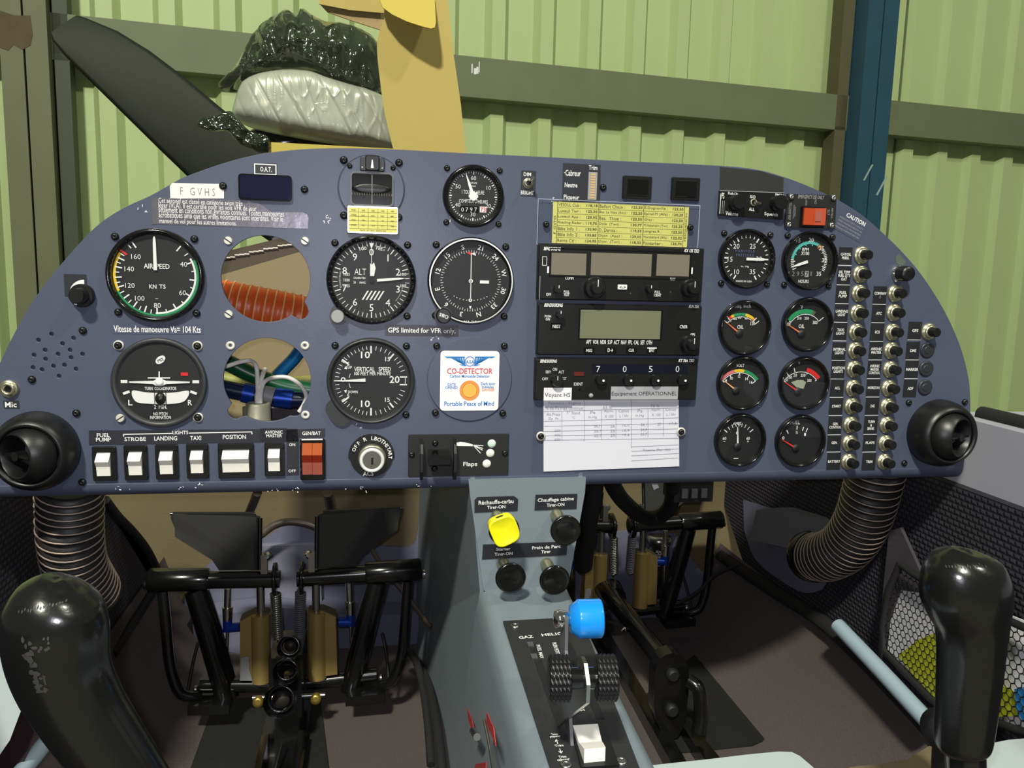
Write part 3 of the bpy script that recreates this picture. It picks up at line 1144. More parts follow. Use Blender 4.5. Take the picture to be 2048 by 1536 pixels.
m2.build('danger_lettering', ORNG, t)
m2 = MB()
txp(m2, t, 'A.S.A', (931.5, 719.5, 947.5, 725.5), z+.0004, bold=.02)
for s in (-1, 1):
    def q(px, py):
        return t.l(939+s*(px-939), py)
    for i in range(6):
        u0_, u1_ = i/6, (i+.62)/6
        m2.poly([q(948+i*5.2+2, 712.5+.1*i), q(952.5+i*5.8, 712.5), q(951.5+i*3.0, 729.6-i*1.7), q(948+i*2.6, 730-i*1.4)], z)
    m2.poly([q(948, 712.5), q(990, 712.3), q(984, 715.2), q(950, 714.5)], z+.0001)
    m2.poly([q(947, 729), q(962, 728), q(950, 731), q(946, 731)], z+.0001)
x, y = t.l(939, 722)
m2.lathe([(.0040, z+.0001), (.0046, z+.0001)], (x, y, 0), n=32)
m2.build('winged_emblem', BLUEI, t)
x, y = t.l(938.5, 780)
MB().lathe([(.0093, z+.0001), (.0064, z+.0001)], (x, y, 0), n=32).build('spot_ring', mat('spot_ring', (222, 142, 66), .6), t)
MB().disc(x, y, .0066, z-.0002, z+.0001, 32).build('spot', mat('spot', (232, 176, 76), .6, var=.06, vs=200), t)

# ------------------------------------------------------------------ engine gauges
t = inst('manifold_pressure_gauge', 'black manifold pressure gauge with a thick white pointer at thirty', 1491, 518, .0284, HB, Ri=.0258, sscale=.95)
w_ = MB()
k = .0258/262
for i in range(26):
    v = 10+i
    a = -148+(v-10)*11.9 if True else 0
    b5 = v % 5 == 0
    w_.tick(a, (185 if b5 else 200)*k, 228*k, .0013 if b5 else .0008, ZT)
for s, px, py in (('20', 1471, 492.5), ('25', 1503.5, 492.5), ('15', 1458.5, 518.5), ('10', 1471.5, 543.5), ('35', 1503, 543.5), ('30', 1516, 518)):
    x, y = t.l(px, py)
    w_.text(s, x, y, None, .0046, ZT, bold=-.002)
txp(w_, t, 'in. Hg', (1480, 531.5, 1496, 535), ZT)
txp(w_, t, 'MADE IN USA', (1470, 561, 1502, 564), ZT)
w_.build('lettering', WHITE, t)
m2 = MB()
txp(m2, t, 'M A N I F O L D\nP R E S S U R E', (1468.5, 500.5, 1508, 512.5), ZT, line=1.1)
m2.build('blue_lettering', mat('dim_blue_print', (84, 96, 140), .6), t)
MB().prism([(-.0005, -.0013), (-.0005, .0013), (.0165, .0012), (.0205, 0), (.0165, -.0013)], .0028, .0033).build('pointer', WHITE, t)

t = inst('tachometer', 'black tachometer with turquoise arc and hour counter under the red switch', 1616, 522, .0282, HB, Ri=.0262, sscale=.95, bez=BLKG)
w_, te, og = MB(), MB(), MB()
k = .0262/268
for i in range(48):
    a = -118+i*5.05
    mb_ = te if -85 < a < 31 else og if a < 46 and a >= 31 else w_
    mb_.tick(a, (165 if i % 5 else 150)*k, 195*k, .0010 if mb_ is not w_ else .0007, ZT)
te.arc(168*k, 185*k, -85, 31, ZT-.0002)
for s, px, py in (('15', 1595, 481), ('20', 1620.5, 480), ('25', 1640.5, 496.5), ('30', 1646.5, 520.5), ('35', 1635.5, 547.5)):
    x, y = t.l(px, py)
    w_.text(s, x, y, None, .0040, ZT)
txp(w_, t, 'RPM\nX100', (1600, 496, 1617, 510), ZT)
txp(w_, t, 'HOURS', (1594.5, 559.5, 1615.5, 565.5), ZT)
w_.build('lettering', WHITE, t)
te.build('turquoise_arc', TEAL, t)
og.build('orange_arc', ORNG, t)
m2 = MB()
for i, s in enumerate('1295'):
    x, y = t.l(1575.5+9*i, 547.5)
    m2.text(s, x, y, None, .0044, ZT, bold=-.01)
x0, y0, x1, y1 = t.rect((1607, 542, 1615.5, 554))
m2.rect(x0, y0, x1, y1, ZT)
x, y = t.l(1620, 547.5)
m2.text('X', x, y, .0022, .0044, ZT)
cn = m2.build('counter', LGREY, t)
MB().text('7', (x0+x1)/2, (y0+y1)/2, None, .0044, ZT+.0002).build('digit', INK, cn)
x, y = t.l(1575.5, 535.5)
a = math.atan2(y, x)
d = Vector((math.cos(a), math.sin(a)))
e = Vector((-d.y, d.x))
MB().prism([tuple(d*.002-e*.0014), tuple(d*.002+e*.0014), tuple(d*.012+e*.0012), tuple(d*.0205), tuple(d*.012-e*.0012)], .0028, .0033).build('pointer', WHITE, t)


def small_gauge(name, label, px, py, texts, arcs, needle, nm, bez=BLKG, warc=None, extra=None):
    t = inst(name, label, px, py, .0266, None, 'vdo', Ri=.0234, bez=bez)
    w_ = MB()
    for s, a in texts:
        txp(w_, t, s, a, ZT)
    if warc:
        cx, cy, r, a0, a1, ticks = warc
        w_.arc(r-.0006, r, a0, a1, ZT, 16, cx, cy)
        for ta, lr in ticks:
            w_.tick(ta, r-.0006, r+lr, .0008, ZT, cx, cy)
    if extra:
        extra(w_, t)
    w_.build('lettering', WHITE, t)
    for m_, nm_, cx, cy, r0, r1, a0, a1 in arcs:
        MB().arc(r0, r1, a0, a1, ZT-.0001, 14, cx, cy).build(nm_, m_, t)
    (ax, ay), (bx, by) = t.l(*needle[0]), t.l(*needle[1])
    d = (Vector((bx, by))-Vector((ax, ay))).normalized()
    e = Vector((-d.y, d.x))
    A, B = Vector((ax, ay)), Vector((bx, by))
    MB().prism([tuple(A-e*.0009), tuple(A+e*.0009), tuple(B+e*.0003), tuple(B-e*.0003)], .0030, .0035).build('pointer', nm, t)
    MB().lathe([(.0040, .0018), (.0036, .0036), (.0005, .0038)], (ax, ay, 0), n=20, cap1=True).build('hub', DIAL, t)
    return t


OND = mat('orange_pointer', (224, 118, 72), .5)
PND = mat('peach_pointer', (230, 170, 120), .5)
RND = mat('red_pointer', (222, 50, 44), .5)
SM = .0005
small_gauge('oil_pressure_gauge', 'oil pressure gauge with green and yellow arc, left of the oil temperature gauge', 1487, 655,
            [('lbs./sq. inch', (1458, 609, 1500, 617)), ('OIL', (1472.5, 650, 1485.5, 657.5)), ('0', (1457, 639, 1461, 643)), ('30', (1465, 635, 1472, 639.5)), ('60', (1474, 632, 1481, 637)), ('90', (1487, 634, 1494, 639)), ('120', (1499, 643, 1508, 650))],
            [(RED, 'red_arc', -.004, -.008, .0195, .0222, -36, -29), (YEL, 'yellow_arc', -.004, -.008, .0195, .0222, -29, -21), (GREEN, 'green_arc', -.004, -.008, .0195, .0222, -21, 12), (YEL, 'yellow_arc', -.004, -.008, .0195, .0222, 12, 36), (ORNG, 'orange_arc', -.004, -.008, .0195, .0222, 36, 43)],
            ((1476, 666), (1451, 645)), OND, warc=(-.004, -.008, .0188, -50, 52, ((-49, .004), (-38, .005), (-17, .0), (0, -.001), (36, .0), (42, .005), (52, .005))))
small_gauge('oil_temperature_gauge', 'oil temperature gauge with a wide green arc, right of the oil pressure gauge', 1612, 649,
            [('°F', (1598, 610, 1604, 617)), ('OIL', (1595, 648.5, 1607, 656)), ('210', (1592, 633.5, 1601, 639)), ('250', (1606.5, 633.5, 1616, 639)), ('300', (1623, 641.5, 1633, 648)), ('120', (1571.5, 645, 1579, 651))],
            [(GREEN, 'green_arc', -.002, -.008, .0190, .0232, -56, 20), (RUST, 'brown_arc', -.002, -.008, .0190, .0232, 20, 27)],
            ((1600, 667), (1573, 649)), OND, warc=(-.002, -.008, .0185, -58, 52, ((-57, .002), (0, -.001), (21, -.001), (51, .006))))
small_gauge('voltmeter', 'voltmeter gauge with pink, yellow and green arc above the ammeter', 1483, 766,
            [('VOLT', (1470.5, 727.5, 1487, 733.5)), ('10', (1458.5, 753, 1464, 759)), ('12', (1474, 749, 1479, 755)), ('14', (1488.5, 754, 1494.5, 760)), ('16', (1497, 761, 1503.5, 767)), ('8', (1448.5, 758, 1452.5, 763))],
            [(PINK, 'pink_arc', -.0035, -.0115, .0226, .0254, -53, -13), (YEL, 'yellow_arc', -.0035, -.0115, .0226, .0254, -13, 11), (GREEN, 'green_arc', -.0035, -.0115, .0226, .0254, 11, 52)],
            ((1470, 780), (1446, 761)), PND, warc=(-.0035, -.0115, .0222, -52, 52, ((-51, -.003), (-27, -.003), (0, -.003), (27, -.003), (51, -.004))))


def cyl_extra(w_, t):
    pts = [t.l(*a) for a in ((1580, 764), (1592, 759.5), (1604, 759.5), (1610, 764), (1605, 777), (1592, 775))]
    MB().poly(pts, ZT).build('engine_symbol', mat('symbol_grey', (150, 156, 138), .6), t)


YGLOW = mat('yellow_green_glow', (180, 176, 40), .2, .3, coat=.6)
t = small_gauge('cylinder_temperature_gauge', 'cylinder temperature gauge with a red arc and yellow glow coloured onto its rim', 1605, 766,
            [('°F', (1594, 723.5, 1598, 728)), ('120', (1566.5, 757, 1574, 762)), ('150', (1573, 751, 1582, 757)), ('210', (1585, 747, 1592, 753)), ('250', (1599, 747, 1609, 753)), ('300', (1612, 757.5, 1621, 763.5))],
            [(RED, 'red_arc', -.0035, -.0105, .0228, .0268, 14, 52)],
            ((1593, 782), (1566, 763)), RND, warc=(-.0035, -.0105, .0222, -55, 52, ((-54, -.003), (-36, .004), (-17, .005), (18, -.002), (51, -.002))), extra=cyl_extra)
MB().lathe([(.0237, .0052), (.0243, .0064), (.0248, .0069)], n=48).build('rim_glow', YGLOW, t)  # yellow glow on the rim, put in as colour


def amp_extra(w_, t):
    for a, b in ((-52, 1), (-38, 0), (-24, 0), (-11, 0), (0, 1), (11, 0), (24, 0), (38, 0), (52, 1)):
        w_.tick(a, .0150, .0195 if b else .0185, .0009 if b else .0006, ZT, -.002, -.0015)
    x, y = t.l(1470, 916)
    w_.rect(x-.0025, y-.0004, x+.0025, y+.0004, ZT)


small_gauge('ammeter', 'ammeter gauge with its white needle upright, below the voltmeter', 1478, 879,
            [('AMPS', (1464, 843, 1481, 849.5)), ('60', (1443.5, 873, 1451, 879)), ('60', (1491, 873, 1498, 879)), ('0', (1470, 862, 1475, 868)), ('-', (1445, 881.5, 1449, 882.5)), ('+', (1492, 880, 1496, 884))],
            [], ((1472.5, 892), (1472.5, 853)), WHITE, extra=amp_extra)


def fuel_extra(w_, t):
    for px, py, r in ((1573, 863, -30), (1592, 854.5, 0), (1604, 857, 14), (1611.5, 859.5, 22)):
        x, y = t.l(px, py)
        w_.tick(r, -.0020, .0020, .0009, ZT, x, y)


small_gauge('fuel_gauge', 'fuel gauge with its red needle at empty, right of the ammeter', 1598, 881,
            [('FUEL', (1578.5, 840.5, 1598.5, 848)), ('½', (1589, 861, 1594, 867)), ('1', (1606, 865, 1610, 871)), ('0', (1562, 872, 1567, 878))],
            [], ((1589, 895), (1561, 878)), RND, extra=fuel_extra)

# ------------------------------------------------------------------ radio stack
HR = .008


def radio(name, label, a, group='radio stack units'):
    t = Thing(name, label, 'radio', (a[0]+a[2])/2, (a[1]+a[3])/2, group=group)
    cx, cy = t.l((a[0]+a[2])/2, (a[1]+a[3])/2)
    t.W, t.H = .1585/2, (P(a[0], a[1])[1]-P(a[0], a[3])[1])/2
    t.root.location = ((P(a[0], a[1])[0]+P(a[0], a[3])[0])/2*.5+(P(a[2], a[1])[0]+P(a[2], a[3])[0])/2*.5, 0, (P(a[0], a[1])[1]+P(a[0], a[3])[1])/2*.5+(P(a[2], a[1])[1]+P(a[2], a[3])[1])/2*.5)
    t.ox, t.oz = t.root.location.x, t.root.location.z
    t.h = HR
    MB().box((-t.W, -t.H+.0004, -.04), (t.W, t.H-.0004, HR-.002)).build('case', BLKM, t)
    MB().box((-t.W, -t.H+.0006, HR-.002), (t.W, t.H-.0006, HR), .0012).build('faceplate', BLK, t)
    return t


def knob(t, px, py, r, hh, m=BLK, name='knob', mark=True, inner=None, n=24, h0=HR):
    x, y = t.l(px, py)
    mb = MB()
    vs = [(r, h0), (r, h0+hh*.8), (r*.9, h0+hh)]
    mb.lathe(vs, (x, y, 0), n=n, cap1=True)
    if inner:
        mb.lathe([(inner, h0+hh), (inner, h0+hh*1.8), (inner*.85, h0+hh*1.9)], (x, y, 0), n=n, cap1=True)
    o = mb.build(name, m, t)
    if mark:
        MB().rect(x-.0003, y+r*.1, x+.0003, y+r*.75, h0+hh*(1.91 if inner else 1.02)).build('mark', WHITE, o)
    return o


def tx(t, items, m=WHITE, name='lettering', z=HR+.0004, **k):
    mb = MB()
    for s, a in items:
        txp(mb, t, s, a, z, **k)
    return mb.build(name, m, t)


# KX-type navcom
t = radio('navcom_radio', 'upper radio of the stack with three grey display windows', (1070, 490, 1402, 603.5))
tx(t, [('BENDIX/KING', (1087, 494.5, 1121.5, 500.5)), ('KX 125 TSO', (1368, 498.5, 1398, 505))], shear=.3, bold=.03)
for i, a in enumerate(((1102, 507.5, 1173, 549), (1181, 508.5, 1304, 550), (1312, 510, 1379.5, 551.5))):
    x0, y0, x1, y1 = t.rect(a)
    MB().box((x0, y0, HR-.001), (x1, y1, HR+.0003)).build('display', LCD, t)
x0, y0, x1, y1 = t.rect((1098, 504.5, 1383, 553))
fm = MB().frame(x0, y0, x1, y1, .0008, HR+.0006)
fm.build('display_frame', BLKG, t)
tx(t, [('OFF', (1092, 586, 1102, 591.5)), ('PULL\nTEST', (1127, 581, 1139, 592)), ('COMM', (1130, 553.5, 1147, 559)), ('PULL\nIDENT', (1307, 581.5, 1322.5, 593)), ('NAV', (1340, 555.5, 1350.5, 560.5)), ('1', (1094, 533, 1098, 546)), ('1', (1382, 535, 1385.5, 548))])
x0, y0, x1, y1 = t.rect((1084, 513, 1094, 531))
MB().frame(x0, y0, x1, y1, .0004, HR+.0004).build('symbol_frame', WHITE, t)
x0, y0, x1, y1 = t.rect((1235, 569.5, 1254, 579))
fb = MB().box((x0, y0, HR), (x1, y1, HR+.0012), .0004).build('flip_button', WHITE, t)
MB().text('<->', (x0+x1)/2, (y0+y1)/2, (x1-x0)*.7, None, HR+.0014).build('symbol', INK, fb)
knob(t, 1114, 577, .0042, .008)
knob(t, 1187, 575, .0100, .008, inner=.0060)
knob(t, 1297, 577, .0042, .008)
knob(t, 1377, 576, .0085, .008, inner=.0055)
for px, py in ((1261, 587), (1341, 584)):
    x, y = t.l(px, py)
    MB().disc(x, y, .0008, HR, HR+.0003, 8).build('set_screw', STEEL, t)
x0, y0 = t.l(1080, 552)
x1, y1 = t.l(1080, 600)
MB().rect(x0-.0002, y1, x0+.0003, y0, HR+.0002).build('edge_wear', LGREY, t)

# GPS
t = radio('gps_navigator', 'middle radio of the stack with one large grey-green screen', (1067, 606.5, 1400, 711))
tx(t, [('BENDIX/KING', (1088, 607, 1126, 613.5)), ('KLN 35A', (1377, 610, 1397, 616))], shear=.3, bold=.03)
x0, y0, x1, y1 = t.rect((1159, 622, 1322, 676.5))
MB().box((x0-.0016, y0-.0012, HR-.001), (x1+.0022, y1+.0012, HR+.0003)).build('screen_frame', BLKG, t)
MB().box((x0, y0, HR), (x1, y1, HR+.0006)).build('screen', LCD2, t)
tx(t, [('PUSH\nON', (1089, 630, 1102, 641)), ('NRST', (1105, 649.5, 1121, 656)), ('CRSR', (1359, 650.5, 1375, 656.5)), ('APT  VOR  NDB  SUP  ACT  NAV  FPL  CAL  SET  OTH', (1172, 681, 1304, 688)), ('MSG', (1172, 698, 1184, 704)), ('D→', (1215, 696.5, 1226, 704)), ('CLR', (1257, 697.5, 1268, 703.5)), ('ENT', (1298, 697.5, 1309, 704)), ('GPS', (1380.5, 666.5, 1390, 672))])
for a in ((1101, 646, 1124, 660), (1354, 647, 1380, 660), (1167, 694.5, 1189, 707), (1211, 694.5, 1233, 707), (1252, 694.5, 1274, 707), (1293, 694, 1315, 707)):
    x0, y0, x1, y1 = t.rect(a)
    MB().box((x0, y0, HR-.0002), (x1, y1, HR+.0003), .0003).build('button', BLKG, t)
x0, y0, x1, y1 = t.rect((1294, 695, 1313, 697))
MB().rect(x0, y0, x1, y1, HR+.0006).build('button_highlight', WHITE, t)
knob(t, 1118, 627.5, .0040, .008)
knob(t, 1376, 687, .0085, .008, inner=.0055)

# transponder
t = radio('transponder', 'lowest radio of the stack showing code 7050', (1063, 714, 1392, 799.5))
tx(t, [('BENDIX/KING', (1080, 719, 1114, 725.5)), ('KT 76A TSO', (1356.5, 718, 1388.5, 724))], shear=.3, bold=.03)
tx(t, [(s, (px, 732, px+8, 744)) for s, px in (('7', 1192), ('0', 1245), ('5', 1297), ('0', 1350.5))], bold=-.008, z=HR+.0006)
x0, y0, x1, y1 = t.rect((1184, 729, 1376, 747))
MB().box((x0, y0, HR), (x1, y1, HR+.0002)).build('code_window', mat('code_window_blue', (18, 20, 34), .2), t)
tx(t, [('OFF', (1084, 755, 1096, 760.5)), ('SBY', (1091, 741, 1102, 746.5)), ('ON', (1105, 735.5, 1114, 741.5)), ('ALT', (1117, 741, 1128, 746.5)), ('TST', (1123, 754.5, 1133, 760)), ('IDENT', (1147.5, 765, 1165.5, 771))], bold=0)
x0, y0, x1, y1 = t.rect((1147.5, 744, 1168, 752))
MB().box((x0, y0, HR), (x1, y1, HR+.0008), .0003).build('reply_lamp', mat('dull_red_lens', (96, 30, 28), .3, coat=.4), t)
knob(t, 1112, 759.5, .0056, .007)
for px in (1200, 1255, 1309, 1363):
    o = knob(t, px, 758, .0052, .006, mark=False)
    x, y = t.l(px, 758)
    MB().disc(x+.0016, y-.0008, .0011, HR+.006, HR+.0064, 12).build('dot', WHITE, o)
x, y = t.l(1182, 791)
MB().lathe([(.0022, HR), (.0019, HR+.0012), (.0006, HR+.0017)], (x, y, 0), n=14, cap1=True).build('photo_cell', LGREY, t)
x, y = t.l(1159, 779)
MB().disc(x, y, .0012, HR, HR+.0006, 12).build('ident_button', BLKG, t)

for nm, lab, a, s, m_ in (('placard', 'white Voyant HS sticker at the lower left of the transponder', (1087, 775.5, 1143.5, 801), 'Voyant HS', WPAPER),
                      ('placard', 'silver Equipement OPERATIONNEL sticker at the lower right of the transponder', (1221, 773, 1356.5, 799), 'Equipement OPERATIONNEL', mat('grey_sticker', (176, 176, 184), .35, .2, var=.1, vs=40))):
    t = Thing(nm, lab, 'sticker', (a[0]+a[2])/2, (a[1]+a[3])/2, h=HR+.0006)
    t.ox, t.oz = P((a[0]+a[2])/2, (a[1]+a[3])/2, t.h)
    t.root.location.x, t.root.location.z = t.ox, t.oz
    x0, y0, x1, y1 = t.rect(a)
    MB().box((x0, y0, 0), (x1, y1, .0003)).build('sheet', m_, t)
    b = MB()
    txp(b, t, s, (a[0]+2, a[1]+10, a[2]-3, a[1]+21 if 'Voy' in s else a[1]+20), .0005, bold=0)
    b.build('lettering', INK, t)

# ------------------------------------------------------------------ paper cards in clear pockets
t = Thing('frequency_card', 'yellow radio frequency table in a clear pocket above the radio stack', 'card', 1238, 450)
x0, y0, x1, y1 = t.rect((1072, 411, 1398, 489))
MB().poly(rrect(x0, y0, x1, y1, .003), .0024).build('clear_pocket', CLEAR, t)
MB().frame(x0, y0, x1, y1, .0005, .0030).build('pocket_edge', mat('pocket_edge', (170, 178, 196), .3), t)
x0, y0, x1, y1 = t.rect((1103, 414, 1377, 486))
MB().box((x0, y0, .0008), (x1, y1, .0014)).build('sheet', YPAPER, t)
fx0, fx1 = x0+.0042, x1-.0042
c1, c2 = fx0+(fx1-fx0)*.318, fx0+(fx1-fx0)*.672
g = MB()
for xx in (fx0, c1, c2, fx1):
    g.rect(xx-.0002, y0, xx+.0002, y1, .0016)
for i in range(1, 7):
    yy = y0+(y1-y0)*i/7
    g.rect(fx0, yy-.0001, fx1, yy+.0001, .0016)
g.build('grid_lines', INK, t)
rows = (('VESOUL Club :', '118,18', 'Belfort Chaux :', '123,50', 'E.Dogneville :', '123,50'), ('Luxeuil Twr :', '123,30', 'Bes. La Vèze (Atis) :', '122,20', 'Epinal.M (Afis) :', '120,20'),
        ('Luxeuil App :', '129,92', 'Bes.  Thise :', '123,50', 'Gray :', '123,50'), ('Riesling Radar :', '119,70', 'Dole  (Twr) :', '130,77', 'M.Habsheim (Twr) :', '125,25'),
        ('Bâle Info 1 :', '130,90', 'D. Darois :', '119,55', 'Langres.R :', '123,50'), ('Bâle Info 2 :', '135,85', 'Dijon  (App) :', '129,02', 'Montbéliard (Afis) :', '122,02'), ('Reims Ctl :', '124,95', 'Dijon  (Twr) :', '118,32', 'Pontarlier :', '135,70'))
g = MB()
rh = (y1-y0)/7
for r, row in enumerate(rows):
    yy = y1-rh*(r+.5)
    for c_, (xa, xb) in enumerate(((fx0, c1), (c1, c2), (c2, fx1))):
        nm, fq = row[2*c_], row[2*c_+1]
        ww = min(.0016*len(nm), (xb-xa)*.62)
        g.text(nm, xa+.0008+ww/2, yy, ww, rh*.55, .0016, bold=0)
        g.text(fq, xb-.0012-.0052, yy, .0104, rh*.52, .0016, bold=.02)
g.text('F GVHS', x0+.0021, (y0+y1)/2-.002, .016, .0022, .0016, rot=90, bold=0)
g.text('FREQUENCES', x1-.0021, (y0+y1)/2, .026, .0020, .0016, rot=90, bold=0)
g.build('lettering', mat('olive_ink', (70, 72, 34), .7), t)
for px, py in ((1091, 449), (1378, 455)):
    x, y = t.l(px, py)
    place(SCREW, 'screw', t, x, y, .0028, .95)

t = Thing('performance_sheet', 'white engine performance sheet under clear plastic below the transponder', 'card', 1221, 870)
x0, y0, x1, y1 = t.rect((1062, 803, 1378, 945))
MB().rect(x0, y0, x1, y1, .0024).build('clear_cover', CLEAR, t)
pl = [t.l(*a) for a in ((1086.5, 797), (1356, 794), (1357.5, 932), (1086.5, 942.5))]
MB().prism(pl, .0008, .0014).build('sheet', WPAPER, t)
g = MB()
def ln(ax, ay, bx, by, w__=.00022):
    (xa, ya), (xb, yb) = t.l(ax, ay), t.l(bx, by)
    d = Vector((xb-xa, yb-ya)).normalized()*w__
    g.add([(xa-d.y, ya+d.x, .0016), (xa+d.y, ya-d.x, .0016), (xb+d.y, yb-d.x, .0016), (xb-d.y, yb+d.x, .0016)], [(0, 1, 2, 3)])
for ya, yb in ((822.5, 815), (842, 835), (852, 846), (862, 857), (871, 866), (880, 876)):
    ln(1087, ya, 1356, yb)
for ya, yb in ((893, 891), (902, 899), (911, 908), (921, 917)):
    ln(1262, ya, 1356, yb-2)
for px, ya, yb in ((1123, 821, 880), (1167.5, 800, 882), (1202, 819, 878), (1231, 818, 876), (1261.5, 798, 896), (1295, 816, 874), (1326, 815, 872)):
    ln(px, ya, px, yb)
g.build('grid_lines', INKG, t)
g = MB()
for s, a in (('Puissance / Régime', (1096, 803, 1161, 810)), ('% de Pu max continue', (1091, 812, 1165, 819)), ('65 %', (1205, 811, 1223, 817)), ('75 %', (1300, 808, 1318, 814)),
             ('Alt.Press', (1092, 825, 1120, 831)), ('Zp  Ft', (1096, 834, 1116, 840)), ('T° Stand', (1132, 822, 1159, 828)), ('°C', (1142, 832, 1149, 837)),
             ('Pa', (1180, 821, 1190, 827)), ('In.Hg', (1176, 831, 1193, 837)), ('Rpm', (1208, 819, 1225, 825)), ('X 100', (1208, 829, 1226, 835)), ('Conso', (1236, 818, 1257, 824)), ('L / Hr', (1238, 828, 1256, 834)),
             ('Pa', (1274, 818, 1284, 824)), ('In.Hg', (1270, 828, 1287, 834)), ('Rpm', (1302, 816, 1319, 822)), ('X 100', (1302, 826, 1320, 832)), ('Conso', (1330, 815, 1351, 821)), ('L / Hr', (1332, 825, 1350, 831)),
             ('24,71', (1187, 849, 1202, 855)), ('26', (1220, 848.5, 1229, 854)), ('16,0', (1244, 848, 1258, 853)), ('26,1', (1280, 846, 1293, 852)), ('27', (1314, 845, 1321, 851)), ('17,8', (1338, 844, 1352, 850)),
             ('23,7', (1187, 859, 1202, 865)), ('25', (1220, 858.5, 1229, 864)), ('15,9', (1244, 858, 1258, 863)), ('24,9', (1280, 856, 1293, 862)), ('22,7', (1187, 868, 1202, 874)), ('25', (1220, 867, 1229, 873)), ('15,6', (1244, 867, 1258, 872)), ('23,7', (1280, 865, 1293, 871)),
             ('2000', (1108, 858, 1120, 863)), ('4000', (1108, 867, 1120, 872)), ('6000', (1108, 876, 1120, 881)), ('Puissance  Maxi. 100%', (1285, 896, 1340, 902))):
    txp(g, t, s, a, .0016, bold=0)
g.build('lettering', INKG, t)
for px, py in ((1080.5, 871), (1360, 862.5)):
    x, y = t.l(px, py)
    place(SCREW, 'screw', t, x, y, .0028, .95)
    place(WASH, 'washer', t, x, y, .0022, 1.15)


# ------------------------------------------------------------------ placards
def placard(label, a, texts, m=PLACK, tm=WHITE, name='placard', cat='placard', poly=None, h=0, bold=.012, **k):
    t = Thing(name, label, cat, (a[0]+a[2])/2, (a[1]+a[3])/2, h=h)
    pts = [t.l(*q) for q in poly] if poly else None
    if not pts:
        x0, y0, x1, y1 = t.rect(a)
        pts = rrect(x0, y0, x1, y1, .0006, 2)
    MB().prism(pts, .0001, .0004).build('sheet', m, t)
    b = MB()
    for s, q in texts:
        txp(b, t, s, q, .0006, bold=bold, **k)
    if texts:
        b.build('lettering', tm, t)
    return t


t = placard('small framed O.A.T. placard above the navy window', (507, 327.5, 554.5, 350.5), [('O.A.T.', (520.5, 334.5, 543.5, 343))], PLACK)
x0, y0, x1, y1 = t.rect((508.5, 329, 553, 349))
MB().frame(x0, y0, x1, y1, .0009, .0006).build('border', WHITE, t)
t = Thing('temperature_display', 'navy blue outside air temperature display window under the O.A.T. placard', 'display', 531, 376)
x0, y0, x1, y1 = t.rect((478, 352, 584, 400))
MB().prism(rrect(x0, y0, x1, y1, .003), .0, .0026).build('bezel', BLKG, t)
x0, y0, x1, y1 = t.rect((482, 355, 581, 396.5))
MB().prism(rrect(x0, y0, x1, y1, .0022), .0026, .0030).build('window', NAVY, t)
placard('white registration plate reading F GVHS near the upper left edge of the panel', (340, 366, 448, 398), [('F   G V H S', (361, 377, 430, 389.5))], WPLAS, mat('worn_ink', (120, 120, 116), .7), bold=-.01,
        poly=((340, 372), (345, 366), (440, 368), (448, 374), (448, 397), (341, 397)))
placard('torn silvery placard of five text lines above the airspeed indicator', (303, 396, 617, 458),
        [('Cet aéronef est classé en catégorie avion très', (317.5, 402, 485, 408.8)), ('léger (VLA). Il est certifié pour les vols VFR de jour', (317.5, 412, 513, 418.8)),
         ('seulement en conditions non givrantes connues. Toutes manoeuvres', (318, 422, 568, 428.8)), ('acrobatiques ainsi que les vrilles volontaires sont interdites. Voir le', (318, 432, 566, 438.8)), ('manuel de vol pour les autres limitations.', (319, 442, 473, 448.8))],
        PLSIL, poly=((303, 395.5), (490, 400.5), (520, 408), (543, 424), (606, 425), (614, 429), (617, 436), (616, 457.5), (305, 448), (304, 440)), bold=.0, cat='placard')
placard('dark strip placard reading Vitesse de manoeuvre under the airspeed indicator', (225, 649, 406, 667), [('Vitesse de manoeuvre Va= 104 Kts', (228, 652.5, 401.5, 664))], COVER)
placard('dark strip placard reading GPS limited for VFR only', (770, 651, 917, 671), [('GPS limited for VFR only.', (776, 656.5, 911, 668))], PLACK)
placard('dark placard reading Mic above the left air vent', (8, 801, 38, 817), [('Mic', (11, 803.5, 33.5, 814.5))], PLACK)
t = placard('long dark label strip naming the FUEL PUMP and LIGHTS rockers', (178, 861, 600, 890),
            [('FUEL\nPUMP', (192.5, 866, 222, 883)), ('STROBE', (249.5, 873.5, 292, 882)), ('LANDING', (309, 872, 354.5, 881)), ('TAXI', (381, 871.5, 402.5, 880)), ('POSITION', (446, 869, 492, 878)), ('LIGHTS', (345.5, 861, 376.5, 868.5))],
            PLACK, poly=((178, 861), (595, 857.5), (597, 883), (560, 884), (178, 890)))
b = MB()
for a in ((247, 868.5, 345, 866.5), (378, 866, 504.5, 863.5)):
    (xa, ya), (xb, yb) = t.l(a[0], a[1]), t.l(a[2], a[3])
    b.add([(xa, ya-.0004, .0006), (xb, yb-.0004, .0006), (xb, yb+.0004, .0006), (xa, ya+.0004, .0006)], [(0, 1, 2, 3)])
for px, py in ((247.5, 870.5), (504, 866)):
    x, y = t.l(px, py)
    b.rect(x-.0004, y-.001, x+.0004, y+.001, .0006)
b.build('bracket_line', WHITE, t)
placard('dark placard reading AVIONIC MASTER above a single white rocker', (520, 856, 574, 884), [('AVIONIC\nMASTER', (530, 860.5, 565.5, 874.5))], PLACK)
t = placard('dark placard reading GEN/BAT, ON and OFF around the red double rocker', (573, 856, 650, 952), [('GEN/BAT', (604.5, 862.5, 641.5, 870)), ('ON', (578.5, 886, 590.5, 892)), ('OFF', (577, 938.5, 591.5, 944.5))], PLACK,
            poly=((573, 859), (650, 857), (650, 874), (598, 875), (598, 950), (573, 951)))
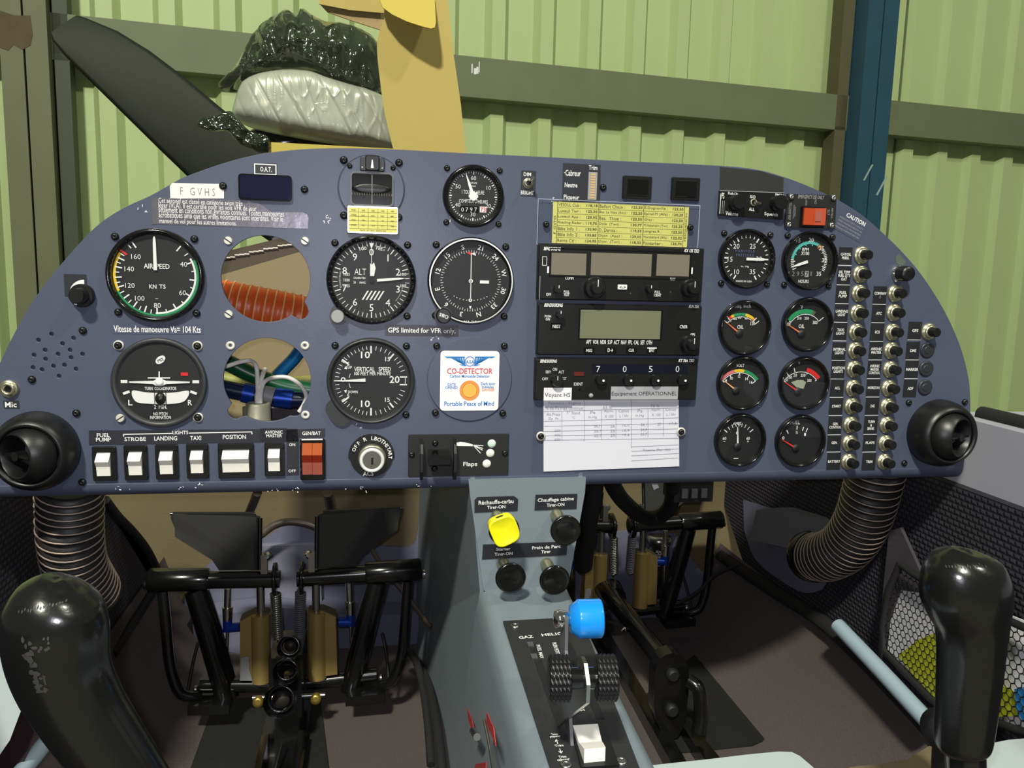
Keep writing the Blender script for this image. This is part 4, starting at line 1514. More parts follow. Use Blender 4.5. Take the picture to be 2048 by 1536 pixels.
x0, y0, x1, y1 = t.rect((604, 874, 646, 876.5))


# ------------------------------------------------------------------ rocker switches
def rocker(label, fr, rk, m=WPLAS, group='white rocker switches'):
    t = Thing('rocker_switch', label, 'switch', (fr[0]+fr[2])/2, (fr[1]+fr[3])/2, group=group)
    x0, y0, x1, y1 = t.rect(fr)
    a0, b0, a1, b1 = t.rect(rk)
    z = .0030
    f = MB()
    f.box((x0, y0, 0), (x1, b0, z), .0006)
    f.box((x0, b1, 0), (x1, y1, z), .0006)
    f.box((x0, b0, 0), (a0, b1, z))
    f.box((a1, b0, 0), (x1, b1, z))
    f.box((a0, b0, 0), (a1, b1, .0006))
    f.build('frame', BLK, t)
    H = b1-b0
    prof = [(b1-.0002, .0012), (b0+H*.66, .0090), (b0+H*.42, .0052), (b0+.0004, .0040), (b0+.0002, .0008)]
    r = MB()
    n = len(prof)
    e = .0004
    vs = [(a0+e, y, z_) for y, z_ in prof]+[(a1-e, y, z_) for y, z_ in prof]
    r.add(vs, [(i, i+1, n+i+1, n+i) for i in range(n-1)] + [tuple(range(n-1, -1, -1)), tuple(range(n, 2*n))])
    r.build('rocker', m, t)
    return t


def cr(a):
    return (160+a[0]*.2539, 840+a[1]*.2539, 160+a[2]*.2539, 840+a[3]*.2539)


for nm, fa, ra in (('under the FUEL PUMP lettering', (112, 205, 285, 475), (142, 250, 248, 437)), ('under the STROBE lettering', (360, 195, 530, 470), (393, 243, 496, 430)), ('under the LANDING lettering', (605, 190, 772, 464), (637, 238, 739, 422)),
                   ('under the TAXI lettering', (848, 185, 1010, 457), (879, 232, 977, 414)), ('under the AVIONIC MASTER lettering', (1458, 176, 1610, 438), (1485, 220, 1580, 398))):
    rocker('narrow white rocker switch ' + nm, cr(fa), cr(ra))
rocker('wide white rocker switch under the POSITION lettering', cr((1095, 180, 1369, 455)), cr((1127, 228, 1338, 408)))
t = Thing('master_switch', 'orange and red double rocker switch below the GEN/BAT lettering', 'switch', 625, 917)
x0, y0, x1, y1 = t.rect((601, 875.5, 650.5, 959.5))
MB().box((x0, y0, 0), (x1, y1, .004), .0016).build('frame', BLKG, t)
for s in (0, 1):
    a0, b0, a1, b1 = t.rect(((606, 884, 624.9, 946.5), (626.1, 884, 645, 946.5))[s])
    H = b1-b0
    rk = MB()
    mid = (b0+H*.66, b0+H*.40)
    segs = [(b1, .0045, mid[0], .0105, ORSW, 'upper_lens'), (mid[0], .0105, mid[1], .0070, RDSW, 'middle_face'), (mid[1], .0070, b0, .0055, PKSW, 'lower_lens')]
    for ya, za, yb, zb, mm, nm in segs:
        MB().add([(a0, ya, za), (a1, ya, za), (a1, yb, zb), (a0, yb, zb), (a0, ya, .003), (a1, ya, .003), (a1, yb, .003), (a0, yb, .003)],
                 [(3, 2, 1, 0), (0, 1, 5, 4), (2, 3, 7, 6), (1, 2, 6, 5), (3, 0, 4, 7)]).build(nm, mm, t)
a0, b0, a1, b1 = t.rect((604, 875.5, 646, 878.5))
MB().box((a0, b0, .0038), (a1, b1, .0044)).build('top_line', WHITE, t)

# ignition key switch
t = Thing('ignition_switch', 'round key ignition switch marked OFF R L BOTH START', 'switch', 743, 912)
R = .0207
pts = []
for i in range(72):
    a = 2*PI*i/72
    r = R
    ang = (math.degrees(a)-90) % 360
    if 95 < ang < 130 or 230 < ang < 265:
        r = R*(.93 if True else 1)
    if 130 <= ang <= 230:
        r = R*.93
    pts.append((r*math.cos(a), r*math.sin(a)))
MB().prism(pts, .0, .0014).build('placard_disc', BLK, t)
w_ = MB()
for word, a0, a1, hh in (('OFF', -67, -43, .0034), ('R', -20, -16, .0036), ('L', 3, 8, .0036), ('BOTH', 13, 47, .0036), ('START', 56, 94, .0033)):
    for i, ch in enumerate(word):
        a = a0+(a1-a0)*(i/max(1, len(word)-1))
        ar = math.radians(a)
        w_.text(ch, .0163*math.sin(ar)*1.04, .0163*math.cos(ar)*1.04, None, hh, .0016, rot=-a, bold=.01)
txp(w_, t, 'ACS', (726, 942, 747, 951), .0016)
w_.build('lettering', WHITE, t)
kx, ky = t.l(744, 917)
MB().lathe([(.0125, .0014), (.0125, .0050), (.0115, .006), (.0108, .006)], (kx, ky+.0012, 0), n=36).build('collar', NUT, t)
MB().lathe([(.0112, .0014), (.0112, .0075), (.0108, .0085), (.0085, .0085), (.0082, .0072)], (kx, ky, 0), n=36).build('ring', mat('bright_ring', (226, 226, 224), .35, .15), t)
MB().disc(kx, ky, .0084, .0014, .0074, 32).build('lock_cylinder', STEEL, t)
MB().box((kx-.0008, ky-.0052, .0074), (kx+.0012, ky+.0030, .0078)).build('key_slot', BLK, t).rotation_euler = (0, 0, 0)
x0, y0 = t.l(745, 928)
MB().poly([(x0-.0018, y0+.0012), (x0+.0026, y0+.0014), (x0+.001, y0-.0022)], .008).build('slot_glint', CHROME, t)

# flap switch unit
t = Thing('flap_switch', 'black flap selector plate with a wing symbol and three white dots', 'switch', 917, 909)
x0, y0, x1, y1 = t.rect((816, 867, 1018, 953))
MB().box((x0, y0, 0), (x1, y1, .0016), .0005).build('plate', BLKM, t)
for px in (842, 908):
    x, y = t.l(px, 914)
    _, yt = t.l(px, 876)
    _, yb = t.l(px, 958)
    MB().prism([(0, 0)]+[(0, 0)], 0, 0) if False else None
    g = MB()
    prof = [(yt, .0016), (yt-.004, .009), (yt-.012, .013), (yb+.010, .014), (yb+.002, .010), (yb, .0)]
    vs = [(x-.0012, a, b_) for a, b_ in prof]+[(x+.0012, a, b_) for a, b_ in prof]
    n = len(prof)
    g.add(vs, [tuple(range(n-1, -1, -1)), tuple(range(n, 2*n))]+[(i, i+1, n+i+1, n+i) for i in range(n-1)])
    g.build('guard', BLK, t)
x0, y0, x1, y1 = t.rect((852, 877, 900, 943))
xm = (x0+x1)/2
lv = MB()
lv.box((x0+.001, (y0+y1)/2-.006, .0016), (x1-.001, (y0+y1)/2+.006, .006), .001)
ym = (y0+y1)/2
prof = [(ym+.006, .005), (ym+.004, .018), (ym-.004, .021), (ym-.006, .017), (ym-.003, .005)]
vs = [(x0+.001, a, b_) for a, b_ in prof]+[(x1-.001, a, b_) for a, b_ in prof]
n = len(prof)
lv.add(vs, [tuple(range(n-1, -1, -1)), tuple(range(n, 2*n))]+[(i, i+1, n+i+1, n+i) for i in range(n-1)])
lv.build('paddle', BLKG, t)
for px, py in ((870, 885), (869, 936), (823, 908), (1009, 905)):
    x, y = t.l(px, py)
    place(SCREW, 'screw', t, x, y, .0016, .9)
w_ = MB()
def q(*a):
    return t.l(*a)
w_.poly([q(910, 885), q(920, 883), q(933, 884.5), q(945, 888), q(945, 891.5), q(910, 891)], .0019)
for e in ((966, 890.5), (965, 896), (960.5, 905.5), (964.5, 899.5)):
    a, b = Vector(q(946, 889.5)), Vector(q(*e))
    d = (b-a).normalized()*.00035
    w_.add([(a.x-d.y, a.y+d.x, .0019), (a.x+d.y, a.y-d.x, .0019), (b.x+d.y, b.y-d.x, .0019), (b.x-d.y, b.y+d.x, .0019)], [(0, 1, 2, 3)])
txp(w_, t, 'Flaps', (926, 922.5, 954, 934), .0019)
w_.build('lettering', WHITE, t)
for i, (px, py) in enumerate(((983, 886.5), (980, 905.5), (973, 926.5))):
    x, y = t.l(px, py)
    MB().lathe([(.0040, .0016), (.0038, .0024), (.0020, .0032), (.0002, .0034)], (x, y, 0), n=20).build('lamp', mat('pale_green_lens', (206, 232, 216), .3) if i == 0 else WPLAS, t)

# dim / bright toggle
t = placard('dark DIM BRIGHT placard behind the small toggle switch', (1041, 342, 1072, 392), [('DIM', (1047, 345.5, 1062, 352)), ('BRIGHT', (1041.5, 382, 1067.5, 389))], PLACK)


def toggle(label, px, py, tip, group=None):
    t = Thing('toggle_switch', label, 'switch', px, py, group=group)
    MB().lathe([(.0048, .0004), (.0048, .002), (.0040, .0026), (.0034, .0026), (.0034, .0045), (.0024, .0046)], n=18).build('collar', NUT, t)
    x, y = t.l(*tip)
    MB().tube([(0, 0, .001), (x*.6, y*.6, .009), (x, y, .0135)], [.0009, .0013, .0017], 10).build('lever', CHROME, t)
    MB().disc(0, 0, .0026, .001, .0040, 14).build('socket', BLKM, t)
    return t


toggle('chrome toggle switch between the DIM and BRIGHT lettering', 1055, 367, (1061, 359))

# trim indicator
t = Thing('trim_indicator', 'vertical trim indicator bar marked Cabreur, Neutre and Piqueur', 'indicator', 1165, 367)
pl = [t.l(*a) for a in ((1126, 326), (1201, 330), (1200, 402), (1124, 404))]
MB().prism(pl, .0001, .0005).build('sheet', PLACK, t)
w_ = MB()
for s, a in (('Trim', (1177, 331.5, 1194.5, 339.5)), ('·Cabreur', (1128, 341, 1161.5, 351.5)), ('Neutre', (1129, 366, 1154.5, 374.5)), ('Piqueur', (1127, 390.5, 1158.5, 401))):
    txp(w_, t, s, a, .0007)
w_.build('lettering', WHITE, t)
x0, y0, x1, y1 = t.rect((1174.5, 345, 1194.5, 400))
MB().box((x0, y0, .0005), (x1, y1, .0018), .0005).build('bar', LGREY, t)
for i in range(10):
    yy = y0+.001+(y1-y0-.002)*(i+.5)/10
    MB().box(((x0+x1)/2-.0022, yy-.0008, .0018), ((x0+x1)/2+.0022, yy+.0008, .0021)).build('segment', mat('amber_segment', (198, 166, 116), .5) if i == 0 else bpy.data.materials['amber_segment'], t)

for lab, a in (('left of two blank black annunciator squares above the radio stack', (1243, 354, 1303, 397)), ('right of two blank black annunciator squares above the radio stack', (1340, 357, 1399, 400))):
    t = Thing('annunciator', lab, 'lamp', (a[0]+a[2])/2, (a[1]+a[3])/2, group='annunciators')
    x0, y0, x1, y1 = t.rect(a)
    MB().box((x0, y0, 0), (x1, y1, .0030), .0008).build('bezel', BLK, t)
    MB().box((x0+.0038, y0+.0030, .003), (x1-.0038, y1-.0030, .0042), .0006).build('lens', BLKG, t)

# intercom
placard('black tape patch on the panel above the intercom unit', (1440, 334, 1568, 386), [], mat('black_tape', (40, 40, 40), .55, var=.1), poly=((1440, 334), (1520, 342), (1567, 356), (1566, 389), (1439, 381)))
t = Thing('intercom', 'black intercom unit with volume and squelch knobs', 'intercom', 1499, 408)
pl = [t.l(*a) for a in ((1437, 381.5), (1565, 386), (1562, 440), (1434, 431))]
MB().prism(pl, 0, .003).build('faceplate', BLK, t)
(xa, ya), (xb, yb) = pl[0], pl[1]
MB().add([(xa, ya-.0004, .0032), (xb, yb-.0004, .0032), (xb, yb+.0002, .0032), (xa, ya+.0002, .0032)], [(0, 1, 2, 3)]).build('edge_line', LGREY, t)
w_ = MB()
for s, a, r in (('Push-On', (1453, 385.5, 1473, 390), -3), ('ISO', (1497, 391.5, 1508, 397), -3), ('ALL', (1494.5, 416, 1506, 422), -3), ('Volume', (1447.5, 424, 1473.5, 431), -3), ('Squelch', (1525, 426, 1552, 433.5), -3), ('PM501', (1547, 388.5, 1563.5, 393.5), -3), ('PS', (1440, 386, 1446, 398), 0)):
    txp(w_, t, s, a, .0033, rot=r)
for px in (1437, 1441, 1444.5):
    x0, y0 = t.l(px, 428)
    x1, y1 = t.l(px+1.2, 388 if px < 1440 else 402)
    w_.rect(x0, y0, x1, y1, .0033)
for a in ((1477.5, 393, 1480.5, 403), (1558.5, 395.5, 1560, 407)):
    x0, y0, x1, y1 = t.rect(a)
    w_.rect(x0, y0, x1, y1, .0033)
w_.build('lettering', WHITE, t)
for px, py in ((1467, 406), (1549, 407)):
    x, y = t.l(px, py)
    MB().lathe([(.0072, .003), (.0070, .013), (.0062, .014)], (x, y, 0), n=28, cap1=True).build('knob', BLK, t)
x, y = t.l(1503.5, 405.5)
MB().lathe([(.0034, .003), (.0034, .0048), (.0024, .005), (.0022, .0032)], (x, y, 0), n=20).build('switch_collar', NUT, t)
MB().tube([(x, y, .003), (x+.002, y-.001, .010)], [.0010, .0015], 8).build('switch_lever', STEEL, t)
x, y = t.l(1517, 407)
MB().disc(x, y, .0012, .003, .0036, 10).build('indicator_lamp', mat('dull_lamp', (70, 60, 56), .3), t)

# ELT
t = Thing('emergency_transmitter_switch', 'emergency transmitter plate with a red rocker and four screws', 'switch', 1619, 422)
pl = [t.l(*a) for a in ((1573, 388), (1671, 391), (1668, 457), (1568, 455))]
MB().prism(pl, .0, .002).build('plate', BLKM, t)
for px, py in ((1580, 394), (1664, 396), (1575, 450), (1660, 451)):
    x, y = t.l(px, py)
    place(SCREWS, 'screw', t, x, y, .002, .95)
x0, y0, x1, y1 = t.rect((1596, 414, 1647, 455))
MB().box((x0, y0, .002), (x1, y1, .0045), .0008).build('rocker_frame', BLKG, t)
x0, y0, x1, y1 = t.rect((1600, 418, 1642, 450))
xm = x0+(x1-x0)*.55
g = MB()
g.add([(x0, y0, .0045), (x1, y0, .0045), (x0, y1, .0045), (x1, y1, .0045), (x0, y0, .0062), (xm, y0, .0055), (x1, y0, .0095), (x0, y1, .0062), (xm, y1, .0055), (x1, y1, .0095)],
      [(4, 5, 8, 7), (5, 6, 9, 8), (0, 1, 6, 5, 4), (3, 2, 7, 8, 9), (2, 0, 4, 7), (1, 3, 9, 6)])
rk = g.build('rocker', mat('vermilion_switch', (176, 66, 34), .5, spec=.3), t)
a0, b0, a1, b1 = t.rect((1622.5, 424.5, 1633.5, 443))
MB().add([(a0, b0, .0068), (a1, b0, .0088), (a1, b1, .0088), (a0, b1, .0068)], [(0, 1, 2, 3)]).build('lens', PKSW, rk)
w_ = MB()
txp(w_, t, 'EMERGENCY USE ONLY', (1593.5, 392, 1646, 397), .0023, shear=.2)
for s, a, r in (('RESET', (1608, 399, 1612, 411), 90), ('ON', (1626, 400, 1631, 408), 90), ('ARTEX', (1659, 416, 1664, 437), -90), ('ELT', (1652, 420, 1657, 431), -90), ('FOR AVIATION\nEMERGENCY USE', (1573.5, 406, 1581, 440), 90), ('UNAUTHORIZED\nOPERATION', (1583, 410, 1590, 437), 90)):
    x0, y0, x1, y1 = t.rect(a)
    w_.text(s, (x0+x1)/2, (y0+y1)/2, (y1-y0), (x1-x0), .0023, rot=r, bold=.0)
w_.build('lettering', LGREY, t)
t = Thing('caution_placard', 'slanting grey CAUTION placard near the upper right panel edge', 'placard', 1703, 450)
a = math.radians(-24)
def rot2(x, y):
    return x*math.cos(a)-y*math.sin(a), x*math.sin(a)+y*math.cos(a)
MB().prism([rot2(*q_) for q_ in ((-.019, -.011), (.017, -.011), (.017, .011), (-.019, .011))], .0001, .0003).build('sheet', COVER, t)
w_ = MB()
w_.text('CAUTION', *rot2(.0015, .0065), .0225, .0042, .0005, rot=-24, bold=.02)
w_.build('lettering', WHITE, t)
w_ = MB()
for i in range(4):
    s_ = ('EMERGENCY EXIT CANOPY', 'SPEED WARNING BELOW 104', 'AEROBATICS PROHIBITED', 'RELEASE HANDLE BEFORE')[i]
    w_.text(s_, *rot2(-.001, .0015-.0032*i), .0285, .0017, .0005, rot=-24, bold=0)
w_.build('small_lettering', LGREY, t)

# ------------------------------------------------------------------ circuit breakers
CB1 = MB().lathe([(.0088, 0), (.0088, .0012), (.0074, .0026), (.0070, .0026), (.0066, .0046), (.0052, .0055), (.0048, .0055)], n=24).mesh('collar')
CB1.materials.append(NUT)
CB2 = MB().lathe([(.0046, .001), (.0046, .0125), (.0040, .0133)], n=18, cap1=True).mesh('button')
CB2.materials.append(BLK)


def cb_at(cx, cy):
    return 1640+cx*.2929, 500+cy*.2929


def breaker(px, py, word):
    t = Thing('circuit_breaker', 'nickel-collared black circuit breaker button beside the %s label' % word, 'breaker', px, py, group='circuit breakers')
    place(CB1, 'collar', t, 0, 0)
    place(CB2, 'button', t, 0, 0)
    return t


def cblabel(word, cx, cy, lines, w_crop, line_y=None, bw=98, bh=118):
    px, py = cb_at(cx, cy)
    bw_, bh_ = bw*.2929, bh*.2929
    t = Thing('breaker_label', 'small black label reading %s in the breaker columns' % word, 'label', px, py, group='breaker labels')
    x0, y0, x1, y1 = t.rect((px-bw_/2-1, py-bh_/2, px+bw_/2, py+bh_/2))
    MB().box((x0, y0, .0001), (x1, y1, .0004)).build('sheet', mat('label_black', (30, 31, 35), .5) if 'label_black' not in bpy.data.materials else bpy.data.materials['label_black'], t)
    n = lines.count('\n')+1
    hh = 5.6*n+1.2*(n-1)
    b = MB()
    txp(b, t, lines, (px-w_crop*.1465, py-hh/2, px+w_crop*.1465, py+hh/2), .0006, bold=.02, line=.9)
    if line_y is not None:
        _, yy = t.l(px, py+line_y)
        b.rect(x0, yy-.00025, x1, yy+.00025, .0006)
    b.build('lettering', WHITE, t)


c1b = ((290, 33), (281, 163), (272, 292), (262, 427), (252, 557), (245, 683), (237, 810), (230, 940), (222, 1063), (214, 1190), (206, 1315), (200, 1442))
c1l = (('CHT/OIL PRESS.', 177, 42, 'CHT/OIL\nPRESS.', 75), ('OIL TEMP FUEL QTY OAT', 167, 175, 'OIL TEMP\nFUEL QTY\nOAT', 88), ('FUEL PUMP', 157, 303, 'FUEL\nPUMP', 60), ('LANDING LIGHT', 149, 430, 'LANDING\nLIGHT', 86),
       ('TAXI LIGHT', 141, 557, 'TAXI\nLIGHT', 62), ('INTERNAL LIGHTS', 133, 690, 'INTERNAL\nLIGHTS', 86), ('POSITION LIGHTS', 126, 817, 'POSITION\nLIGHTS', 88), ('ACL', 120, 942, 'ACL', 38),
       ('START', 113, 1066, 'START', 62), ('GEN. CONTROL', 106, 1198, 'GEN.\nCONTROL', 84), ('GEN.', 100, 1315, 'GEN.', 42), ('BATTERY', 97, 1443, 'BATTERY', 84))
for (bx, by), (wd, lx, ly, ls, wc) in zip(c1b, c1l):
    breaker(*cb_at(bx-8, by+2), wd)
    cblabel(wd, lx-3, ly, ls, wc, 18.5 if wd != 'BATTERY' else None)
c2b = ((520, 293), (510, 425), (500, 557), (492, 683), (485, 812), (475, 940), (465, 1065), (460, 1190), (452, 1315), (444, 1442))
c2l = (('COM/NAV 1', 412, 308, 'COM/NAV\n1', 84), ('ATC', 403, 433, 'ATC', 40), ('ICS', 393, 560, 'ICS', 34), ('AVIONIC MASTER', 385, 687, 'AVIONIC\nMASTER', 80), ('AVIONIC MASTER CONTROL', 374, 815, 'AVIONIC\nMASTER\nCONTROL', 82),
       ('HORIZON', 367, 940, 'HORIZON', 80), ('DG', 360, 1065, 'DG', 28), ('TURN AND BANK', 350, 1195, 'TURN\n&\nBANK', 54), ('FLAPS', 343, 1315, 'FLAPS', 62), ('TRIM', 337, 1445, 'TRIM', 44))
for (bx, by), (wd, lx, ly, ls, wc) in zip(c2b, c2l):
    w2 = wd
    breaker(*cb_at(bx-8, by+2), w2)
    cblabel(wd, lx-3, ly, ls, wc, 18.5 if wd != 'TRIM' else None)
breaker(*cb_at(740, 557), 'GPS')
for wd, lx, ly, wc in (('GPS', 648, 550, 42), ('DME', 634, 687, 42), ('MARKER', 627, 815, 84), ('ADF', 615, 945, 40)):
    cblabel(wd, lx, ly, wd, wc, 18.5 if wd != 'ADF' else None)
for wd, cx, cy in (('DME', 730, 683), ('MARKER', 722, 810), ('ADF', 714, 937)):
    px, py = cb_at(cx, cy)
    t = Thing('hole_plug', 'flat dark plastic plug beside the %s label' % wd, 'plug', px, py, group='breaker hole plugs')
    MB().lathe([(.0080, 0), (.0080, .0012), (.0070, .0018)], n=24, cap1=True).build('cap', PLACK, t)
    MB().lathe([(.0040, .0018), (.0036, .0022)], n=18, cap1=True).build('dimple', PLACK, t)

# push button near the right upper edge, with its loose tape
t = Thing('push_button', 'large black push button with chrome nut near the right edge of the panel', 'button', 1797, 547)
MB().lathe([(.0092, 0), (.0092, .003), (.0080, .0045), (.0074, .0045)], n=6).build('nut', CHROME, t)
MB().lathe([(.0074, .003), (.0074, .014), (.0066, .016), (.003, .0165)], n=24, cap1=True).build('cap', BLK, t)
placard('grey tape scrap stuck above the large black push button', (1790, 505, 1813, 530), [], mat('grey_tape', (92, 98, 88), .4), poly=((1791, 516), (1797, 507), (1812, 524), (1806, 531), (1792, 527)))

# dimmer knob
t = placard('dark square placard with a white swoosh behind the dimmer knob', (130, 549, 173, 593), [], PLACK)
g = MB()
x, y = t.l(168, 588)
prev = None
pts_o, pts_i = [], []
for i in range(17):
    a = math.radians(-88+88*i/16)
    pts_o.append((x+.0118*math.sin(a)+.0008, y+.0118*math.cos(a)))
    pts_i.append((x+(.0112-.0042*i/16)*math.sin(a)+.0008, y+(.0112-.0042*i/16)*math.cos(a)))
g.poly(pts_o+pts_i[::-1], .0006)
g.build('swoosh', WHITE, t)
t = Thing('dimmer_knob', 'black rotary dimmer knob with a white dot left of the airspeed indicator', 'knob', 166, 591)
MB().lathe([(.0098, .0), (.0098, .004), (.0092, .0055)], n=32, cap1=True).build('skirt', BLK, t)
MB().lathe([(.0068, .0055), (.0062, .0155), (.0054, .0165)], n=28, cap1=True).build('grip', BLK, t)
x, y = t.l(157, 607)
MB().disc(x, y, .0011, .005, .0062, 10).build('dot', WHITE, t)

# microphone jack
t = Thing('microphone_jack', 'nickel microphone jack above the Mic placard at the left panel edge', 'jack', 19, 777)
MB().lathe([(.0075, 0), (.0075, .002), (.0068, .003), (.0055, .003), (.0052, .0048), (.0034, .0050), (.0030, .001)], n=28, cap0=True).build('collar', NUT, t)
MB().disc(0, 0, .0030, .0, .0012, 16).build('socket', BLK, t)


# air vents
def vent(label, px, py, R, ox, oy, tilt):
    t = Thing('air_vent', label, 'vent', px, py, group='cabin air vents')
    MB().lathe([(R, 0), (R, .006), (R*.98, .012), (R*.90, .020), (R*.80, .0245), (R*.74, .0250), (R*.70, .022)], n=48).build('housing', BLK, t)
    e = bpy.data.objects.new('eyeball', None)
    ball = MB()
    rb = R*.76
    prof = []
    for i in range(14):
        th = math.radians(95-i*(95-47)/13)
        prof.append((rb*math.sin(th), rb*math.cos(th)))
    ro = prof[-1][0]
    prof += [(ro*.93, prof[-1][1]-.001), (ro*.86, prof[-1][1]-.012), (ro*.80, -.012)]
    ball.lathe(prof, n=40, cap1=True)
    o = ball.build('eyeball', BLK, t)
    o.location = (0, 0, .012)
    o.rotation_euler = tilt
    vb = MB()
    vb.box((-ro*.82, -.001, rb*.35), (ro*.82, .001, rb*.62))
    vb.lathe([(.004, rb*.3), (.004, rb*.66)], n=12, cap1=True)
    vb.build('vane', BLK, o)
    return t


vent('black eyeball air vent at the lower left corner of the panel', 78, 899, .0335, 0, 0, (0, math.radians(-32), 0))
vent('black eyeball air vent at the lower right corner of the panel', 1873, 864, .0345, 0, 0, (0, math.radians(24), 0))

# ------------------------------------------------------------------ cabin: floor, side linings, firewall
FZ = -.60
g = MB()
prof = [(-.322, -.46), (-.30, -.53), (-.25, -.588), (-.20, FZ), (.50, FZ), (.555, -.575), (.595, -.52), (.612, -.47)]
ys = [-.62, .0, .3, .56]
n = len(prof)
g.add([(x, y, z) for y in ys for x, z in prof], [(j*n+i, j*n+i+1, (j+1)*n+i+1, (j+1)*n+i) for j in range(len(ys)-1) for i in range(n-1)], True)
o = g.build('cabin_floor', CARPET)
o['kind'] = 'structure'
o['label'] = 'dark grey-brown carpet on the cabin floor'
g = MB().prism([(-.58, -.62), (.82, -.62), (.82, -.22), (.66, -.22), (.66, -.015), (-.36, -.015), (-.36, -.22), (-.58, -.22)], -.575, -.560)
g.v = [(a, -c, b) for a, b, c in g.v]
fw = struct(g.build('wall_firewall', FIBRE))
fw['label'] = 'bare tan fibreglass firewall at the end of the footwells'


def side(name, label, x, thick, pts_px):
    pts = [at(px, py, x=x) for px, py in pts_px]
    return pts


# left lining, ends in a rounded edge in front of the pedals
edge = [at(px, py, x=-.326) for px, py in ((205, 1000), (232, 1035), (262, 1065), (290, 1100), (308, 1135), (318, 1165), (322, 1190))]
poly = [Vector((-.326, -.62, -.20))] + [Vector((-.326, .1, -.20))] + [Vector((-.326, p_.y, p_.z)) for p_ in smooth_path(edge, 3)] + [Vector((-.326, edge[-1].y, -.47)), Vector((-.326, -.62, -.47))]
g = MB().slab(poly, (-.012, 0, 0))
o = struct(g.build('wall_left', WEAVE))
o['label'] = 'dark woven side lining left of the pilot footwell'
MB().tube(smooth_path([p_ + Vector((.003, 0, 0)) for p_ in edge], 4), .006, 8).build('edging', FABE, o)
# right lining
poly = [Vector((.614, -.62, -.215)), Vector((.614, .559, -.215)), Vector((.614, .559, -.40)), Vector((.614, .455, -.49)), Vector((.614, -.62, -.49))]
g = MB().slab(poly, (.012, 0, 0))
o = struct(g.build('wall_right', WEAVE))
o['label'] = 'dark woven side lining right of the passenger footwell'
MB().tube(smooth_path([at(px, py, x=.604) for px, py in ((1440, 1110), (1480, 1138), (1560, 1190), (1640, 1240), (1720, 1312), (1800, 1395), (1880, 1480))], 3), .010, 8, flat=.7).build('edging', FABE, o)
pts = smooth_path([at(px, py, x=.611) for px, py in ((1486, 1000), (1560, 1022), (1640, 1040), (1625, 1100), (1650, 1168), (1610, 1186), (1560, 1160), (1510, 1118), (1488, 1060))], 3)
MB().slab(pts, (.002, 0, 0)).build('opening_panel', LILAC, o)
# foam pad at the right firewall corner
pad = Thing('insulation_pad', 'creased grey pad fixed at the right end of the passenger footwell', 'pad', loc=(0, 0, 0))
pp_ = [at(px, py, x=.585) for px, py in ((1500, 1080), (1512, 1020), (1560, 1015), (1625, 1035), (1648, 1055), (1625, 1095), (1570, 1095))]
MB().slab(pp_, (.02, 0, 0)).build('pad_body', mat('grey_pad', (112, 112, 122), .7, var=.15, vs=14, bump=.4, bs=30), pad)

# lilac painted areas of the firewall
ln_ = MB()
left = [(365, 1300), (370, 1195), (400, 1150), (440, 1108), (520, 1082), (560, 1056), (600, 1045), (650, 1056), (690, 1080), (800, 1095), (832, 1080), (842, 1010), (880, 1000), (900, 1300)]
ln_.slab(smooth_path([at(px, py, y=.552) for px, py in left], 3), (0, .006, 0))
right = [(1150, 1075), (1260, 1062), (1350, 1068), (1385, 1120), (1425, 1180), (1405, 1262), (1150, 1275)]
ln_.slab(smooth_path([at(px, py, y=.552) for px, py in right], 3), (0, .006, 0))
ln_.build('painted_area', LILAC, fw)
g = MB()
g.slab([at(px, py, y=.50) for px, py in ((385, 1235), (560, 1215), (700, 1230), (800, 1230), (870, 1215), (875, 1300), (390, 1330))], (0, .05, 0))
g.build('footwell_step', LILAC, fw)
g = MB()
g.slab([at(px, py, y=.54) for px, py in ((519, 1092), (640, 1090), (645, 1250), (525, 1260))], (0, .012, 0))
g.build('access_plate', mat('access_plate_grey', (120, 120, 138), .5, var=.08), fw)

# tunnel and console
tun = Thing('centre_console', 'grey painted centre console carrying the pull knobs and throttle quadrant', 'console', loc=(0, 0, 0))
def ctop(y):
    return -.302+.09*y
g = MB()
secs = []
for y in (-.004, -.03, -.08, -.15, -.22, -.30, -.40, -.50):
    z = ctop(y)
    secs.append([(.072, y, FZ), (.088, y, -.42), (.0985, y, z-.020), (.1015, y, z-.008), (.106, y, z-.0018), (.113, y, z), (.150, y, z), (.181, y, z), (.187, y, z-.003), (.190, y, z-.012), (.199, y, FZ)])
n = len(secs[0])
vs = [p_ for s_ in secs for p_ in s_]
g.add(vs, [(j*n+i, (j+1)*n+i, (j+1)*n+i+1, j*n+i+1) for j in range(len(secs)-1) for i in range(n-1)], True)
g.add(secs[-1], [tuple(range(n))])
g.build('body', CONS, tun)
g = MB()
kp = [at(px, py, y=-.004) for px, py in ((937, 960), (1172, 955), (1170, 985), (1137, 1168), (1128, 1178), (977, 1187), (967, 1180), (940, 990))]
g.slab(kp, (0, .004, 0))
g.build('knob_plate', CONS, tun)
g = MB()
fl_ = at(940, 985, y=0)
lo_ = at(968, 1180, y=0)
g.slab([(fl_.x, 0, -.19), (lo_.x-.004, 0, -.305), (.072, 0, FZ), (.072, .56, FZ), (.082, .56, -.19)], (.004, 0, 0))
g.slab([(.200, 0, -.19), (.188, 0, -.305), (.199, 0, FZ), (.199, .56, FZ), (.199, .56, -.19)], (-.004, 0, 0))
g.build('tunnel_wall', CONS, tun)
